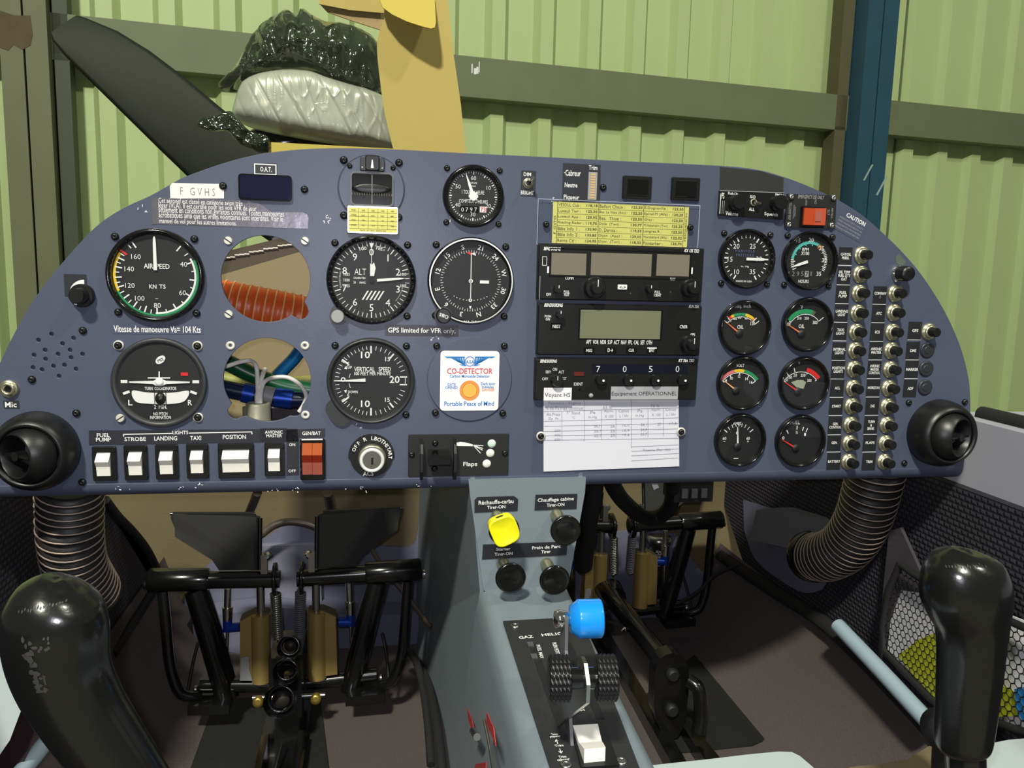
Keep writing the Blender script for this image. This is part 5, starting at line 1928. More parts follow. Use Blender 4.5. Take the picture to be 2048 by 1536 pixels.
# stain patches and red arrows on the left flank
g = MB()
for pts in (((935, 1415), (945, 1440), (951, 1468), (944, 1460), (938, 1440)), ((975, 1425), (988, 1455), (993, 1492), (984, 1470), (974, 1445)), ((952, 1528), (973, 1524), (973, 1545), (950, 1545))):
    g.slab([at(px, py, x=.085) for px, py in pts], (-.0006, 0, 0))
g.build('red_arrows', mat('faded_red', (176, 52, 54), .5), tun)
g = MB()
g.tube([at(px, py, x=.082) for px, py in ((968, 1440), (976, 1475), (982, 1510), (988, 1550))], .0012, 6)
g.build('shutoff_lever', STEEL, tun)
g = MB()
g.tube([at(px, py, x=.082) for px, py in ((946, 1462), (954, 1474))], .003, 8)
g.build('shutoff_pin', STEEL, tun)
g = MB()
g.tube(smooth_path([at(px, py, x=.070) for px, py in ((825, 1300), (850, 1350), (868, 1420), (880, 1500), (888, 1580))], 4), .005, 8)
g.build('lower_edging', FABE, tun)


def conlabel(label, a, texts, poly=None, kk=.0045):
    t = Thing('placard', label, 'placard', (a[0]+a[2])/2, (a[1]+a[3])/2, h=kk)
    t.ox, t.oz = P((a[0]+a[2])/2, (a[1]+a[3])/2, kk)
    t.root.location.x, t.root.location.z = t.ox, t.oz
    pts = [t.l(*q_) for q_ in poly]
    MB().prism(pts, 0, .0004).build('sheet', mat('console_label_black', (32, 33, 40), .45) if 'console_label_black' not in bpy.data.materials else bpy.data.materials['console_label_black'], t)
    b = MB()
    for s, q_ in texts:
        txp(b, t, s, q_, .0006, rot=1.5)
    b.build('lettering', WHITE, t)


conlabel('black label reading Réchauffe-carbu above the yellow capped knob', (949, 992, 1036, 1025), [('Réchauffe-carbu', (957, 998.5, 1027, 1008.5)), ('Tirer-ON', (974, 1010, 1010.5, 1017.5))], ((949, 1000), (955, 994), (1028, 992), (1036, 998), (1035, 1021.5), (949, 1025)))
conlabel('black label reading Chauffage cabine above the top right pull knob', (1069, 988, 1155, 1020), [('Chauffage cabine', (1075, 994, 1147.5, 1005)), ('Tirer-ON', (1093, 1005.5, 1128.5, 1013))], ((1071, 989.5), (1154.5, 987.5), (1153, 1017.5), (1069, 1020.5)))
conlabel('long black label reading Starter and Frein de Parc across the lower knobs', (964, 1083, 1135, 1119), [('Starter', (992, 1094, 1021, 1101)), ('Tirer-ON', (989, 1103.5, 1025, 1111)), ('Frein de Parc', (1064, 1089.5, 1121, 1098)), ('Tirer', (1082, 1099.5, 1101, 1106.5))], ((966, 1089), (1135, 1083), (1133, 1110), (964, 1118.5)))


def pull_knob(label, base, head, hh, m=BAKE):
    t = Thing('pull_knob', label, 'knob', loc=at(*base, y=-.0045), group='console pull knobs')
    o_ = Vector(t.root.location)
    A = Vector((0, 0, 0))
    B = at(*head, y=-.0045-hh)-o_
    d = (B-A).normalized()
    MB().lathe([(.0062, 0), (.0062, .006), (.0048, .008), (.0042, .022)], n=18, axis=d).build('bushing', NUT, t)
    L = (B-A).length
    MB().lathe([(.0038, .01), (.0040, L-.014)], n=14, axis=d).build('shaft', GREYD, t)
    R_ = .0141
    MB().lathe([(.0045, L-.016), (.0065, L-.012), (R_*.8, L-.0055), (R_*.97, L-.002), (R_, L), (R_*.985, L+.0018), (R_*.9, L+.0022), (R_*.6, L+.0012), (R_*.3, L+.0005), (.0002, L+.0003)], n=36, axis=d).build('knob', m, t)
    return t, d, L


pull_knob('black pull knob at the top right of the console plate', (1113, 1030), (1131, 1060), .040)
pull_knob('black pull knob at the bottom left of the console plate', (1006, 1128), (1021, 1155), .034)
pull_knob('black pull knob at the bottom right with a drooping stem', (1093, 1128), (1109, 1160), .038)
t, d, L = pull_knob('black pull knob hidden under a yellow cap at the top left of the console plate', (994, 1033), (1008, 1060), .036)
cap = Thing('knob_cap', 'bright yellow rounded square cap fitted over the top left pull knob', 'cap', loc=at(1009, 1062, y=-.0045-.039))
ax = d
ux = Vector((1, 0, 0))
ux = (ux-ax*ux.dot(ax)).normalized()
uy = ax.cross(ux)*-1
if uy.z < 0:
    uy = -uy
an = math.radians(22)
e1, e2 = ux*math.cos(an)+uy*math.sin(an), -ux*math.sin(an)+uy*math.cos(an)
g = MB()
ring = []
for i in range(48):
    a = 2*PI*i/48
    r = .0122/(abs(math.cos(a))**3.6+abs(math.sin(a))**3.6)**(1/3.6)
    r *= 1+.018*math.sin(3*a+1)
    ring.append((r*math.cos(a), r*math.sin(a)*1.08))
def capring(sc2, h):
    return [e1*(x*sc2)+e2*(y*sc2)+ax*h for x, y in ring]
rr = [capring(1.0, -.009), capring(1.03, -.001), capring(1.0, .0015), capring(.9, .001), capring(.6, -.0004), capring(.2, -.0008)]
vs = [v for r_ in rr for v in r_]
n = 48
g.add(vs, [(j*n+i, j*n+(i+1) % n, (j+1)*n+(i+1) % n, (j+1)*n+i) for j in range(5) for i in range(n)], True)
g.add(rr[-1], [tuple(range(n))])
g.build('cap_shell', YELK, cap)

# ------------------------------------------------------------------ throttle quadrant
NQ = Vector((0, -.09, 1)).normalized()
Q0 = Vector((.15, 0, ctop(0)))
def Q(px, py, h=0):
    return on_plane(px, py, Q0+NQ*h, NQ)
YQ = NQ.cross(Vector((1, 0, 0)))
qd = Thing('throttle_quadrant', 'black throttle quadrant plate marked GAZ and HELICE on the console', 'quadrant', loc=(0, 0, 0))
qc = [Q(1006, 1246), Q(1162, 1237), Q(1290, 1570), Q(1108, 1565)]
MB().slab(qc, NQ*.002).build('plate', mat('quadrant_black', (38, 38, 40), .55, var=.1, vs=60, bump=.15, bs=900), qd)
def qm(px, py, h=.0024, ang=0):
    p_ = Q(px, py, h)
    M = Matrix((( 1, YQ.x, NQ.x, p_.x), (0, YQ.y, NQ.y, p_.y), (0, YQ.z, NQ.z, p_.z), (0, 0, 0, 1)))
    return M @ Matrix.Rotation(math.radians(ang), 4, 'Z')
w_ = MB()
for s, px, py, ww, hh, an in (('GAZ', 1052, 1274, .0125, .0042, 3), ('HELICE', 1108, 1268, .022, .0042, 3), ('PUSS. MAX', 1080, 1303, .020, .0034, -92), ('PLEIN PETIT', 1112, 1296, .017, .0034, -92), ('GRAND PAS', 1158, 1402, .024, .0040, -92),
                              ('Trim\npiqueur', 1110, 1471, .0075, .0045, 0), ('↑', 1114, 1483, .003, .005, 0), ('Trim', 1118, 1491, .006, .0022, 0), ('↓', 1121, 1502, .003, .005, 0), ('Trim\ncabreur', 1126, 1516, .0085, .005, 0)):
    w_.text(s, 0, 0, ww, hh, 0, M=qm(px, py, .0024, an), bold=.015)
w_.build('lettering', WHITE, qd)
def qbox(mb, x0, x1, y0, y1, h0, h1):
    c = [(x0, y0), (x1, y0), (x1, y1), (x0, y1)]
    pts = [Vector((x, y, ctop(y)))+NQ*h0 for x, y in c]
    mb.slab(pts, NQ*(h1-h0))
a = Q(1064, 1292)
b_ = Q(1112, 1450)
g = MB()
qbox(g, a.x-.003, a.x+.003, b_.y, a.y, .0021, .0024)
a2 = Q(1135, 1290)
qbox(g, a2.x-.003, a2.x+.003, b_.y, a2.y, .0021, .0024)
g.build('lever_slot', BLKM, qd)
g = MB()
for py in (1294, 1318):
    p_ = Q(1060+(py-1292)*.3, py)
    qbox(g, p_.x-.0025, p_.x+.0025, p_.y-.004, p_.y+.003, .0022, .0032)
g.build('slot_stop', STEEL, qd)
for px, py in ((1030, 1252), (1117, 1247), (1132, 1530), (1243, 1523)):
    p_ = Q(px, py, .002)
    MB().lathe([(.0042, 0), (.0040, .001), (.0022, .0018), (.0016, .0008)], p_, 14, axis=NQ, cap1=True).build('screw', STEEL, qd)
# trim rocker
tr = Thing('trim_rocker', 'white trim rocker switch at the near end of the throttle quadrant', 'switch', loc=Q(1178, 1490))
o_ = Vector(tr.root.location)
g = MB()
cs = [Q(1138, 1449, .002), Q(1206, 1446, .002), Q(1238, 1535, .002), Q(1162, 1540, .002)]
g.slab([c_-o_ for c_ in cs], NQ*.0022)
g.build('frame', BLK, tr)
A0, A1, B0, B1 = Q(1145, 1458, .0042), Q(1195, 1455, .0042), Q(1168, 1526, .0042), Q(1210, 1522, .0042)
def lerp(a, b, t_):
    return a+(b-a)*t_
pr = [(0, 0), (.0, .0030), (.55, .0035), (.72, .0062), (.95, .0092), (1, .0)]
vs = [lerp(A0, B0, u)+NQ*h-o_ for u, h in pr] + [lerp(A1, B1, u)+NQ*h-o_ for u, h in pr]
n = len(pr)
MB().add(vs, [(i, i+1, n+i+1, n+i) for i in range(n-1)]+[tuple(range(n-1, -1, -1)), tuple(range(n, 2*n))]).build('rocker', WPLAS, tr)


def lever(name, label, foot, top_, w0, w1, m):
    t = Thing(name, label, 'lever', loc=foot)
    return t


# propeller lever with a blue knob
kc = at(1176, 1237, d=.575)
pf = Vector((kc.x-.020, kc.y-.030, ctop(kc.y-.03)))
t = Thing('propeller_lever', 'propeller control lever with a bright blue cylindrical knob', 'lever', loc=pf)
kl = kc-pf
AX = Vector((1, -.10, .02)).normalized()
g = MB()
g.lathe([(.004, -.0135), (.0095, -.0130), (.0126, -.0085), (.0137, -.0074), (.0138, -.0066), (.0138, .0084), (.0137, .0090), (.0130, .0098), (.0122, .0100), (.006, .0100), (.0055, .0090)], kl, 40, axis=AX)
kn = g.build('knob', BLUEK, t)
MB().lathe([(.0050, .0085), (.0050, .0112), (.002, .0116)], kl, 20, axis=AX, cap1=True).build('end_screw', CHROME, kn)
g = MB()
q_ = kl-AX*.019
g.lathe([(.0028, -.006), (.0060, -.005), (.0068, -.001), (.0060, .002), (.0042, .006)], q_, 20, axis=AX, cap0=True)
g.build('stud', CHROME, t)
g = MB()
g.slab([q_+AX*.001+Vector((0, .006, .004)), q_+AX*.001+Vector((0, -.006, .004)), q_+AX*.001+Vector((0, -.008, -.02)), Vector((q_.x, -.008, -.004)), Vector((q_.x, .006, -.004)), q_+AX*.001+Vector((0, .007, -.02))], AX*.0022)
g.build('arm', GREYM, t)
# throttle lever with two knurled wheels
kc = at(1166, 1356, d=.505)
pf = Q(1112, 1446)
t = Thing('throttle_lever', 'throttle lever with twin knurled black wheels and a bright metal arm', 'lever', loc=pf)
kl = kc-pf
AX = Vector((1, -.14, .02)).normalized()


def knurl(mb, c, ax, r, w2, n=44, rows=5):
    ax = Vector(ax).normalized()
    A = ax.orthogonal().normalized()
    B = ax.cross(A)
    vs, fs = [], []
    prof = [(r*.35, -w2), (r*.86, -w2)]
    st = 2*rows
    for i in range(st+1):
        prof.append((None, -w2*.92+2*w2*.92*i/st))
    prof += [(r*.86, w2), (r*.35, w2)]
    for j, (rr_, h) in enumerate(prof):
        for i in range(n):
            a = 2*PI*i/n
            rad = rr_ if rr_ else r*(1+.035*(1 if (i % 2) and (j % 2) else -1))
            vs.append(Vector(c)+A*(rad*math.cos(a))+B*(rad*math.sin(a))+ax*h)
    m = len(prof)
    for j in range(m-1):
        for i in range(n):
            fs.append((j*n+i, j*n+(i+1) % n, (j+1)*n+(i+1) % n, (j+1)*n+i))
    fs += [tuple(range(n-1, -1, -1)), tuple(range((m-1)*n, m*n))]
    mb.add(vs, fs)


for off in (-.0150, .0145):
    g = MB()
    knurl(g, kl+AX*off, AX, .0142, .0068)
    g.build('wheel', BLK, t)
MB().lathe([(.0070, -.013), (.0066, 0), (.0070, .013)], kl, 24, axis=AX).build('hub', BLKG, t)
g = MB()
arm = [kl+Vector((0, .004, .0125)), kl+Vector((0, -.004, .0120)), kl+Vector((0, -.0125, .002)), kl+Vector((0, -.0125, -.010)), lerp(kl, Vector((0, 0, 0)), .72)+Vector((0, -.010, 0)), Vector((0, -.006, 0)), Vector((0, .006, 0)), lerp(kl, Vector((0, 0, 0)), .6)+Vector((0, .008, 0)), kl+Vector((0, .0115, -.006)), kl+Vector((0, .0115, .006))]
g.slab([p_-AX*.001 for p_ in arm], AX*.0024)
g.build('arm', STEEL, t)

# ------------------------------------------------------------------ rudder pedals
PEDB = mat('black_enamel', (15, 15, 15), .2, var=.1, coat=.5)
PEDM = mat('anti_slip_black', (24, 23, 22), .75, var=.12, vs=60, bump=.2, bs=900)
PY = .30
PC = at(577, 1150, y=PY).x


def pedal(side_, label):
    """modelled on the left-hand pedal; side_ = -1 left, +1 right (mirrored)"""
    t = Thing('rudder_pedal', label, 'pedal', loc=(PC, PY, FZ), group='rudder pedals')

    def a(px, py, dy=0):
        q = at(px, py, y=PY+dy)
        x = q.x-PC
        return Vector((x if side_ < 0 else -x, dy, q.z-FZ))
    def sl(mb, pts, off):
        mb.slab(pts, off)
    g = MB().tube([a(412, 1160), a(560, 1158)], .0112, 16)
    g.build('top_tube', PEDB, t)
    g = MB().tube([a(296, 1160), a(300, 1160), a(414, 1159), a(418, 1159)], [.0125, .0148, .0148, .0135], 20)
    sv = g.build('sleeve', PEDB, t)
    MB().lathe([(.004, -.004), (.006, -.003), (.006, .003)], a(293, 1170), 12, axis=(1, 0, 0), cap0=True, cap1=True).build('end_bolt', STEEL, t)
    g = MB().lathe([(.0125, -.002), (.021, -.002), (.021, .002), (.0125, .002)], a(550, 1158), 24, axis=(1, 0, 0))
    g.build('flange', PEDB, t)
    g = MB().tube([a(392, 1178), a(412, 1240), a(438, 1330), a(455, 1395)], [.0155, .0165, .0165, .016], 14, flat=.8)
    g.build('leg', PEDB, t)
    g = MB().tube(smooth_path([a(325, 1182, -.004), a(330, 1230, -.006), a(337, 1310, -.01), (a(345, 1352, -.014)), a(360, 1386, -.016), a(385, 1394, -.012), a(400, 1392, -.006)], 5), .0068, 12)
    g.build('side_loop', PEDB, t)
    g = MB().tube([a(400, 1370, .0), a(548, 1370, .0)], .0092, 14)
    g.build('lower_tube', PEDB, t)
    g = MB().slab([a(385, 1388), a(466, 1386), a(466, 1404), a(385, 1406)], (0, -.03, 0))
    g.build('foot', PEDB, t)
    MB().lathe([(.0030, -.02), (.0030, 0), (.0048, 0), (.0048, .005)], a(398, 1378), 12, axis=(-1 if side_ < 0 else 1, 0, 0), cap1=True).build('axle_end', STEEL, t)
    # tread plate
    g = MB()
    g.slab([a(341, 1036, .02), a(345, 1027, .02), a(508, 1027, .02), a(512, 1034, .02), a(520, 1036, .015), a(519, 1140, .0), a(438, 1141, .0), a(424, 1120, .004), a(350, 1074, .012), a(349, 1055, .016)], (0, .004, .001))
    tp = g.build('tread_plate', PEDM, t)
    g = MB().tube([a(341, 1028, .022), a(510, 1028, .022)], .0022, 8)
    g.tube([a(520, 1036, .012), a(519, 1140, -.004)], .003, 8)
    g.build('plate_edge', PEDB, tp)
    MB().lathe([(.0052, -.004), (.0052, .003), (.003, .006)], a(535, 1112), 12, axis=(0, -1, .2), cap1=True).build('plate_bolt', CHROME, tp)
    MB().box(*(lambda p_: ((p_.x-.004, -.006, p_.z-.03), (p_.x+.004, .002, p_.z+.012)))(a(529, 1125))).build('plate_bracket', STEEL, tp)
    # brake cylinder
    g = MB()
    g.slab([a(480, 1243, -.01), a(506, 1229, -.01), a(512, 1229, -.01), a(512, 1361, -.01), a(480, 1361, -.01)], (0, .022, 0))
    g.lathe([(.0125, 0), (.0125, .092)], a(523, 1361, -.004), 20, axis=(0, 0, 1), cap0=True, cap1=True)
    cy = g.build('brake_cylinder', GOLD, t)
    cy['label'] = 'gold anodised brake cylinder'
    g = MB().tube([a(522, 1232, -.004), a(521, 1172, -.004)], .0052, 12)
    g.build('piston_rod', STEEL, cy)
    g = MB()
    g.slab([a(480, 1240, -.008), a(507, 1226, -.008), a(537, 1226, -.008), a(537, 1230, -.008), a(508, 1230, -.008), a(480, 1245, -.008)], (0, .018, 0))
    g.build('end_cap', RUST, cy)
    if side_ < 0:
        MB().slab([a(482, 1316, -.0105), a(497, 1312, -.0105), a(499, 1340, -.0105), a(505, 1361, -.0105), a(480, 1361, -.0105)], (0, -.0008, 0)).build('paper_remnant', LGREY, cy)
    # fitting
    g = MB().tube([a(456, 1176, .006), a(455, 1215, .006)], .0045, 10)
    g.tube([a(455, 1214, .006), a(455, 1240, .006)], [.0066, .0060], 8)
    g.tube([a(455, 1262, .006), a(453, 1320, .006)], .0022, 8)
    ft = g.build('brake_fitting', CHROME, t)
    g = MB().tube([a(455, 1238, .006), a(455, 1262, .006)], .0058, 10)
    g.tube([a(455, 1256, .006), a(480, 1254, .004)], .0062, 10)
    g.build('elbow', BLUEAN, ft)
    # return spring
    p0, p1 = a(551, 1186, -.008), a(556, 1275, -.008)
    pts = []
    n_ = 21*10
    ax_ = (p1-p0).normalized()
    A = ax_.orthogonal().normalized()
    B = ax_.cross(A)
    for i in range(n_+1):
        th = 2*PI*i/10
        pts.append(p0+(p1-p0)*(i/n_)+A*(.0062*math.cos(th))+B*(.0062*math.sin(th)))
    g = MB().tube([p0+Vector((0, 0, .012)), p0+A*.0062]+pts+[p1+A*.006, p1-Vector((0, 0, .006))], .0013, 5)
    g.build('return_spring', STEEL if side_ < 0 else GREYM, t)
    # brake line
    g = MB().tube(smooth_path([a(396, 1285, .03), a(385, 1330, .02), a(374, 1390, .0)], 4), .0022, 6)
    g.build('cable', BLKM, t)
    return t


pl_ = pedal(-1, 'left rudder pedal of the pilot pair in the left footwell')
pr_ = pedal(1, 'right rudder pedal of the pilot pair in the left footwell')
hub = Thing('pedal_rail', 'black pivot block and floor rail between the pilot pedals', 'rail', loc=(PC, PY, FZ), group='pedal rails')


def ah(px, py, dy=0):
    q = at(px, py, y=PY+dy)
    return Vector((q.x-PC, dy, q.z-FZ))


g = MB()
c0, c1 = ah(548, 1275, .03), ah(612, 1360, .03)
g.box((c0.x, -.03, c1.z), (c1.x, .05, c0.z))
c0, c1 = ah(552, 1312, -.03), ah(608, 1400, -.03)
g.box((c0.x, -.06, .0), (c1.x, -.03, c0.z))
g.build('block', PEDB, hub)
for px, py, r, dy in ((580, 1292, .014, -.035), (574, 1340, .015, -.062), (562, 1398, .019, -.075)):
    c = ah(px, py, dy)
    MB().lathe([(r, .02), (r, 0), (r*.9, -.003), (r*.62, -.003), (r*.58, .012)], c, 24, axis=(0, -1, .35)).build('bushing', PEDB, hub)
    MB().lathe([(r*.56, .0), (r*.56, .0005), (.0002, .001)], c+Vector((0, .004, -.001)), 20, axis=(0, -1, .35)).build('plug', mat('worn_bronze', (54, 50, 45), .5, .3) if 'worn_bronze' not in bpy.data.materials else bpy.data.materials['worn_bronze'], hub)
g = MB()
g.box((-.030, -.36, .001), (.026, .10, .012))
g.box((-.026, -.36, .012), (-.018, -.075, .03))
g.box((.016, -.36, .012), (.024, -.075, .03))
g.build('rail', PEDB, hub)
g = MB().tube([ah(574, 1375, -.05), ah(575, 1335, -.05)], .0105, 18)
g.build('sleeve', mat('bronze_sleeve', (84, 70, 46), .35, .5), hub)
g = MB().tube([ah(505, 1396, -.03), ah(650, 1390, -.03)], .0032, 10)
g.build('cross_pin', STEEL, hub)
for px_, py_ in ((517, 1403), (632, 1397)):
    MB().lathe([(.0068, -.005), (.0068, .005), (.003, .0055)], ah(px_, py_, -.034), 14, axis=(0, -1, .3), cap1=True).build('brass_end', mat('brass', (150, 130, 62), .35, .7) if 'brass' not in bpy.data.materials else bpy.data.materials['brass'], hub)
MB().tube(smooth_path([(.0, -.10, .03), (-.004, -.16, .02), (.002, -.25, .016), (-.01, -.35, .014)], 4), .0016, 6).build('thin_cable', STEEL, hub)
# passenger set, mounted further forward
off = Vector((.398-PC, .17, 0))
for src, lab in ((pl_, 'left rudder pedal of the passenger pair half hidden behind the pull knobs'), (pr_, 'right rudder pedal of the passenger pair in the right footwell'), (hub, None)):
    if lab:
        c = copy_tree(src.root, off)
        c['label'] = lab
# floor mats under the rails
mt = Thing('floor_mat', 'black rubber mat under the rail in the left footwell', 'mat', loc=(0, 0, 0))
MB().slab([at(px, py, z=FZ+.001) for px, py in ((410, 1400), (640, 1395), (660, 1560), (340, 1560))], (0, 0, .002)).build('sheet', MATB, mt)
mt = Thing('floor_mat', 'thin black plate lying on the carpet beside the passenger rail', 'mat', loc=(0, 0, 0))
MB().slab([at(px, py, z=FZ+.001) for px, py in ((1280, 1400), (1405, 1298), (1532, 1480), (1505, 1492), (1330, 1510))], (0, 0, .002)).build('sheet', MATB, mt)

# passenger rail: sloping tube, lug and strips
rt = Thing('pedal_rail', 'black sloping tube, lug and floor strips between the passenger pedals', 'rail', loc=(.4, .3, FZ), group='pedal rails')
ro = Vector((.4, .3, FZ))
def ar_(px, py, y):
    return at(px, py, y=y)-ro
MB().tube([ar_(1196, 1165, .48), ar_(1240, 1215, .40), ar_(1345, 1345, .22)], [.016, .0145, .0135], 16).build('tube', PEDB, rt)
MB().lathe([(.021, -.012), (.021, .012)], ar_(1222, 1188, .45), 18, axis=(0, -1, -.3), cap0=True, cap1=True).build('collar', PEDB, rt)
g = MB()
lug = [(1310, 1345), (1320, 1318), (1345, 1306), (1368, 1318), (1378, 1350), (1372, 1430), (1355, 1475), (1325, 1470), (1308, 1420)]
g.slab(smooth_path([ar_(px, py, .18) for px, py in lug], 2), (0, .022, 0))
g.build('lug', PEDB, rt)
for px, py in ((1344, 1348), (1342, 1418)):
    MB().lathe([(.0085, 0), (.0085, .006), (.006, .008)], ar_(px, py, .18), 16, axis=(0, -1, 0), cap1=True).build('bolt', BLKM, rt)
g = MB().tube(smooth_path([ar_(1378, 1362, .17), ar_(1398, 1380, .16), ar_(1402, 1430, .155), ar_(1396, 1466, .15)], 4), .009, 12)
g.build('handle', PEDB, rt)
for pts in (((1196, 1262), (1215, 1258), (1372, 1520), (1345, 1530)), ((1358, 1440), (1376, 1436), (1452, 1530), (1420, 1535))):
    g = MB()
    g.slab([at(px, py, z=FZ+.02)-ro for px, py in pts], (0, 0, -.018))
    g.build('floor_strip', PEDB, rt)
MB().tube([ar_(1243, 1262, .34), ar_(1249, 1255, .34), ar_(1252, 1262, .34)], .0018, 6).build('split_pin', STEEL, rt)

# ------------------------------------------------------------------ air ducts
def duct(name, label, path, r, m, wire, pitch, group=None, rib=.0016, cat='duct'):
    pts = smooth_path(path, 10)
    L = [0]
    for i in range(1, len(pts)):
        L.append(L[-1]+(pts[i]-pts[i-1]).length)
    n_ = int(L[-1]/(pitch/6))
    res, rs = [], []
    j = 0
    for i in range(n_+1):
        s_ = L[-1]*i/n_
        while j < len(L)-2 and L[j+1] < s_:
            j += 1
        f = (s_-L[j])/max(1e-9, L[j+1]-L[j])
        res.append(pts[j]+(pts[j+1]-pts[j])*f)
        rs.append(r+rib*math.cos(2*PI*s_/pitch))
    t = Thing(name, label, cat, loc=res[0], group=group)
    o_ = res[0]
    MB().tube([p_-o_ for p_ in res], rs, 28, caps=True).build('hose', m, t)
    g = MB()
    for i in range(3, n_, 1):
        if i % 6 == 0 and i < n_-1:
            ax_ = (res[i+1]-res[i-1]).normalized()
            g.lathe([(rs[i]+.0001, -.0007), (rs[i]+.0012, 0), (rs[i]+.0001, .0007)], res[i]-o_, 28, axis=ax_)
    g.build('wire_ribs', wire, t, 'stuff')
    return t, res


duct('air_duct', 'black wire-ribbed air duct hanging under the left air vent', [at(140, 960, y=.06), at(140, 1010, y=.07), at(141, 1075, y=.08), at(152, 1135, y=.10), at(186, 1190, y=.14)], .0275, HOSE, HWIRE, .0088, 'cabin air ducts')
t, res = duct('air_duct', 'black wire-ribbed air duct bending under the right air vent', [at(1755, 930, y=.09), at(1742, 985, y=.10), at(1724, 1042, y=.12), at(1695, 1088, y=.15), at(1655, 1112, y=.19), at(1624, 1112, y=.23)], .0300, HOSE, HWIRE, .0088, 'cabin air ducts')
ax_ = (res[-1]-res[-4]).normalized()
MB().lathe([(.0325, -.012), (.0345, -.010), (.0345, .004), (.0325, .006), (.028, .006)], res[-1]-res[0], 32, axis=ax_).build('clamp_collar', BLKG, t)
duct('orange_duct', 'bright orange ribbed hose seen through the upper empty hole', [at(380, 594, y=.09), at(450, 606, y=.09), at(530, 620, y=.09), at(600, 634, y=.095), at(690, 652, y=.11)], .0215, ORHOSE, mat('orange_wire', (236, 176, 116), .4), .0078, None, .0004)

# ------------------------------------------------------------------ things seen through the two empty holes
t = Thing('fibreglass_board', 'tan board with a shade-toned top strip and painted glints behind the upper empty hole', 'board', loc=(0, 0, 0))
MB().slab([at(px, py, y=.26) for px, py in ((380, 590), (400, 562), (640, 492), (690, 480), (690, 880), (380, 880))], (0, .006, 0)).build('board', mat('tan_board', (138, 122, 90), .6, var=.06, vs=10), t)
MB().slab([at(px, py, y=.27) for px, py in ((380, 575), (400, 515), (620, 462), (690, 445), (690, 490), (640, 500))], (0, .006, 0)).build('top_strip', mat('shade_brown_strip', (74, 64, 50), .6, var=.1), t)  # dark brown carries the shade on this sloping edge
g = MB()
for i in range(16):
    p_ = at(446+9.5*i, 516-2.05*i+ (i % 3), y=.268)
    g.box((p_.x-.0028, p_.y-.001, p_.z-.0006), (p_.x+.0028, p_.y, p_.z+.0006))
g.build('perforation_glints', WPLAS, t)  # white dashes paint the highlights along the holes of the strip


def pipe(name, label, pts, r, m, cat='tube', y=.1, sm=True):
    q_ = [at(p_[0], p_[1], y=(p_[2] if len(p_) > 2 else y)) for p_ in pts]
    q_ = smooth_path(q_, 6) if sm else q_
    t = Thing(name, label, cat, loc=q_[0])
    MB().tube([p_-q_[0] for p_ in q_], r, 12).build('tube_wall', m, t)
    return t, q_[0]


pipe('green_tube', 'dark green plastic tube crossing the lower empty hole', [(400, 705, .1), (450, 723, .1), (510, 752, .1), (570, 772, .1), (620, 780, .1), (680, 790, .1)], .0085, GREENT)
pipe('light_green_tube', 'pale yellow-green rod behind the wires in the lower empty hole', [(400, 745, .2), (480, 762, .2), (560, 765, .2), (660, 758, .2)], .006, mat('pale_green_rod', (150, 150, 78), .5))
t, o_ = pipe('navy_tube', 'navy tube with bright blue fittings low in the lower empty hole', [(400, 770, .08), (450, 778, .08), (520, 792, .08), (590, 800, .08), (660, 796, .08)], .0085, NAVYT)
for a, b in (((486, 785), (508, 790)), ((550, 795), (585, 799))):
    MB().tube([at(*a, y=.08)-o_, at(*b, y=.08)-o_], .0098, 14).build('blue_fitting', BLUEAN, t)
MB().tube([at(523, 789, y=.08)-o_, at(547, 795, y=.08)-o_], .0098, 14).build('white_joint', LGREY, t)
pipe('blue_tube', 'bright blue tube slanting from the top right of the lower empty hole', [(614, 680, .11), (590, 715, .11), (566, 740, .11), (545, 762, .11)], .0068, BLUET)
cn = Thing('cable_connector', 'grey round cable connector at the bottom of the lower empty hole', 'connector', loc=at(516, 850, y=.05))
o_ = Vector(cn.root.location)
def c_(px, py, y=.05):
    return at(px, py, y=y)-o_
MB().lathe([(.0125, -.03), (.0125, .0), (.0115, .001), (.0115, .016), (.0105, .0175), (.0080, .0175), (.0078, .012)], c_(517, 842), 24, axis=(0, 0, 1)).build('shell', CONN, cn)
MB().lathe([(.0055, -.02), (.0055, .004)], c_(497, 822), 12, axis=(0, 0, 1), cap1=True).build('side_clip', CONN, cn)
for pts in (((516, 806), (515, 770), (513, 735), (502, 722), (480, 724), (456, 732), (430, 738)), ((518, 806), (519, 775), (524, 755), (530, 738)), ((521, 806), (522, 785), (528, 765), (545, 756), (575, 755), (600, 770), (612, 790), (608, 808), (598, 824)), ((514, 806), (514, 790), (520, 770), (526, 745))):
    MB().tube(smooth_path([c_(px, py, .05+(.01 if i > 2 else 0)) for i, (px, py) in enumerate(pts)], 6), .0021, 8).build('white_wire', WWIRE, cn)
bx_ = Thing('avionics_box', 'dark purple box behind the lower right of the lower empty hole', 'box', loc=at(600, 840, y=.1))
o_ = Vector(bx_.root.location)
p0, p1 = at(528, 812, y=.1)-o_, at(680, 880, y=.1)-o_
MB().box((p0.x, 0, p1.z), (p1.x, .12, p0.z)).build('case', PURP, bx_)
MB().box((p0.x, -.001, p0.z-.002), (p1.x, 0, p0.z)).build('edge', WPLAS, bx_)

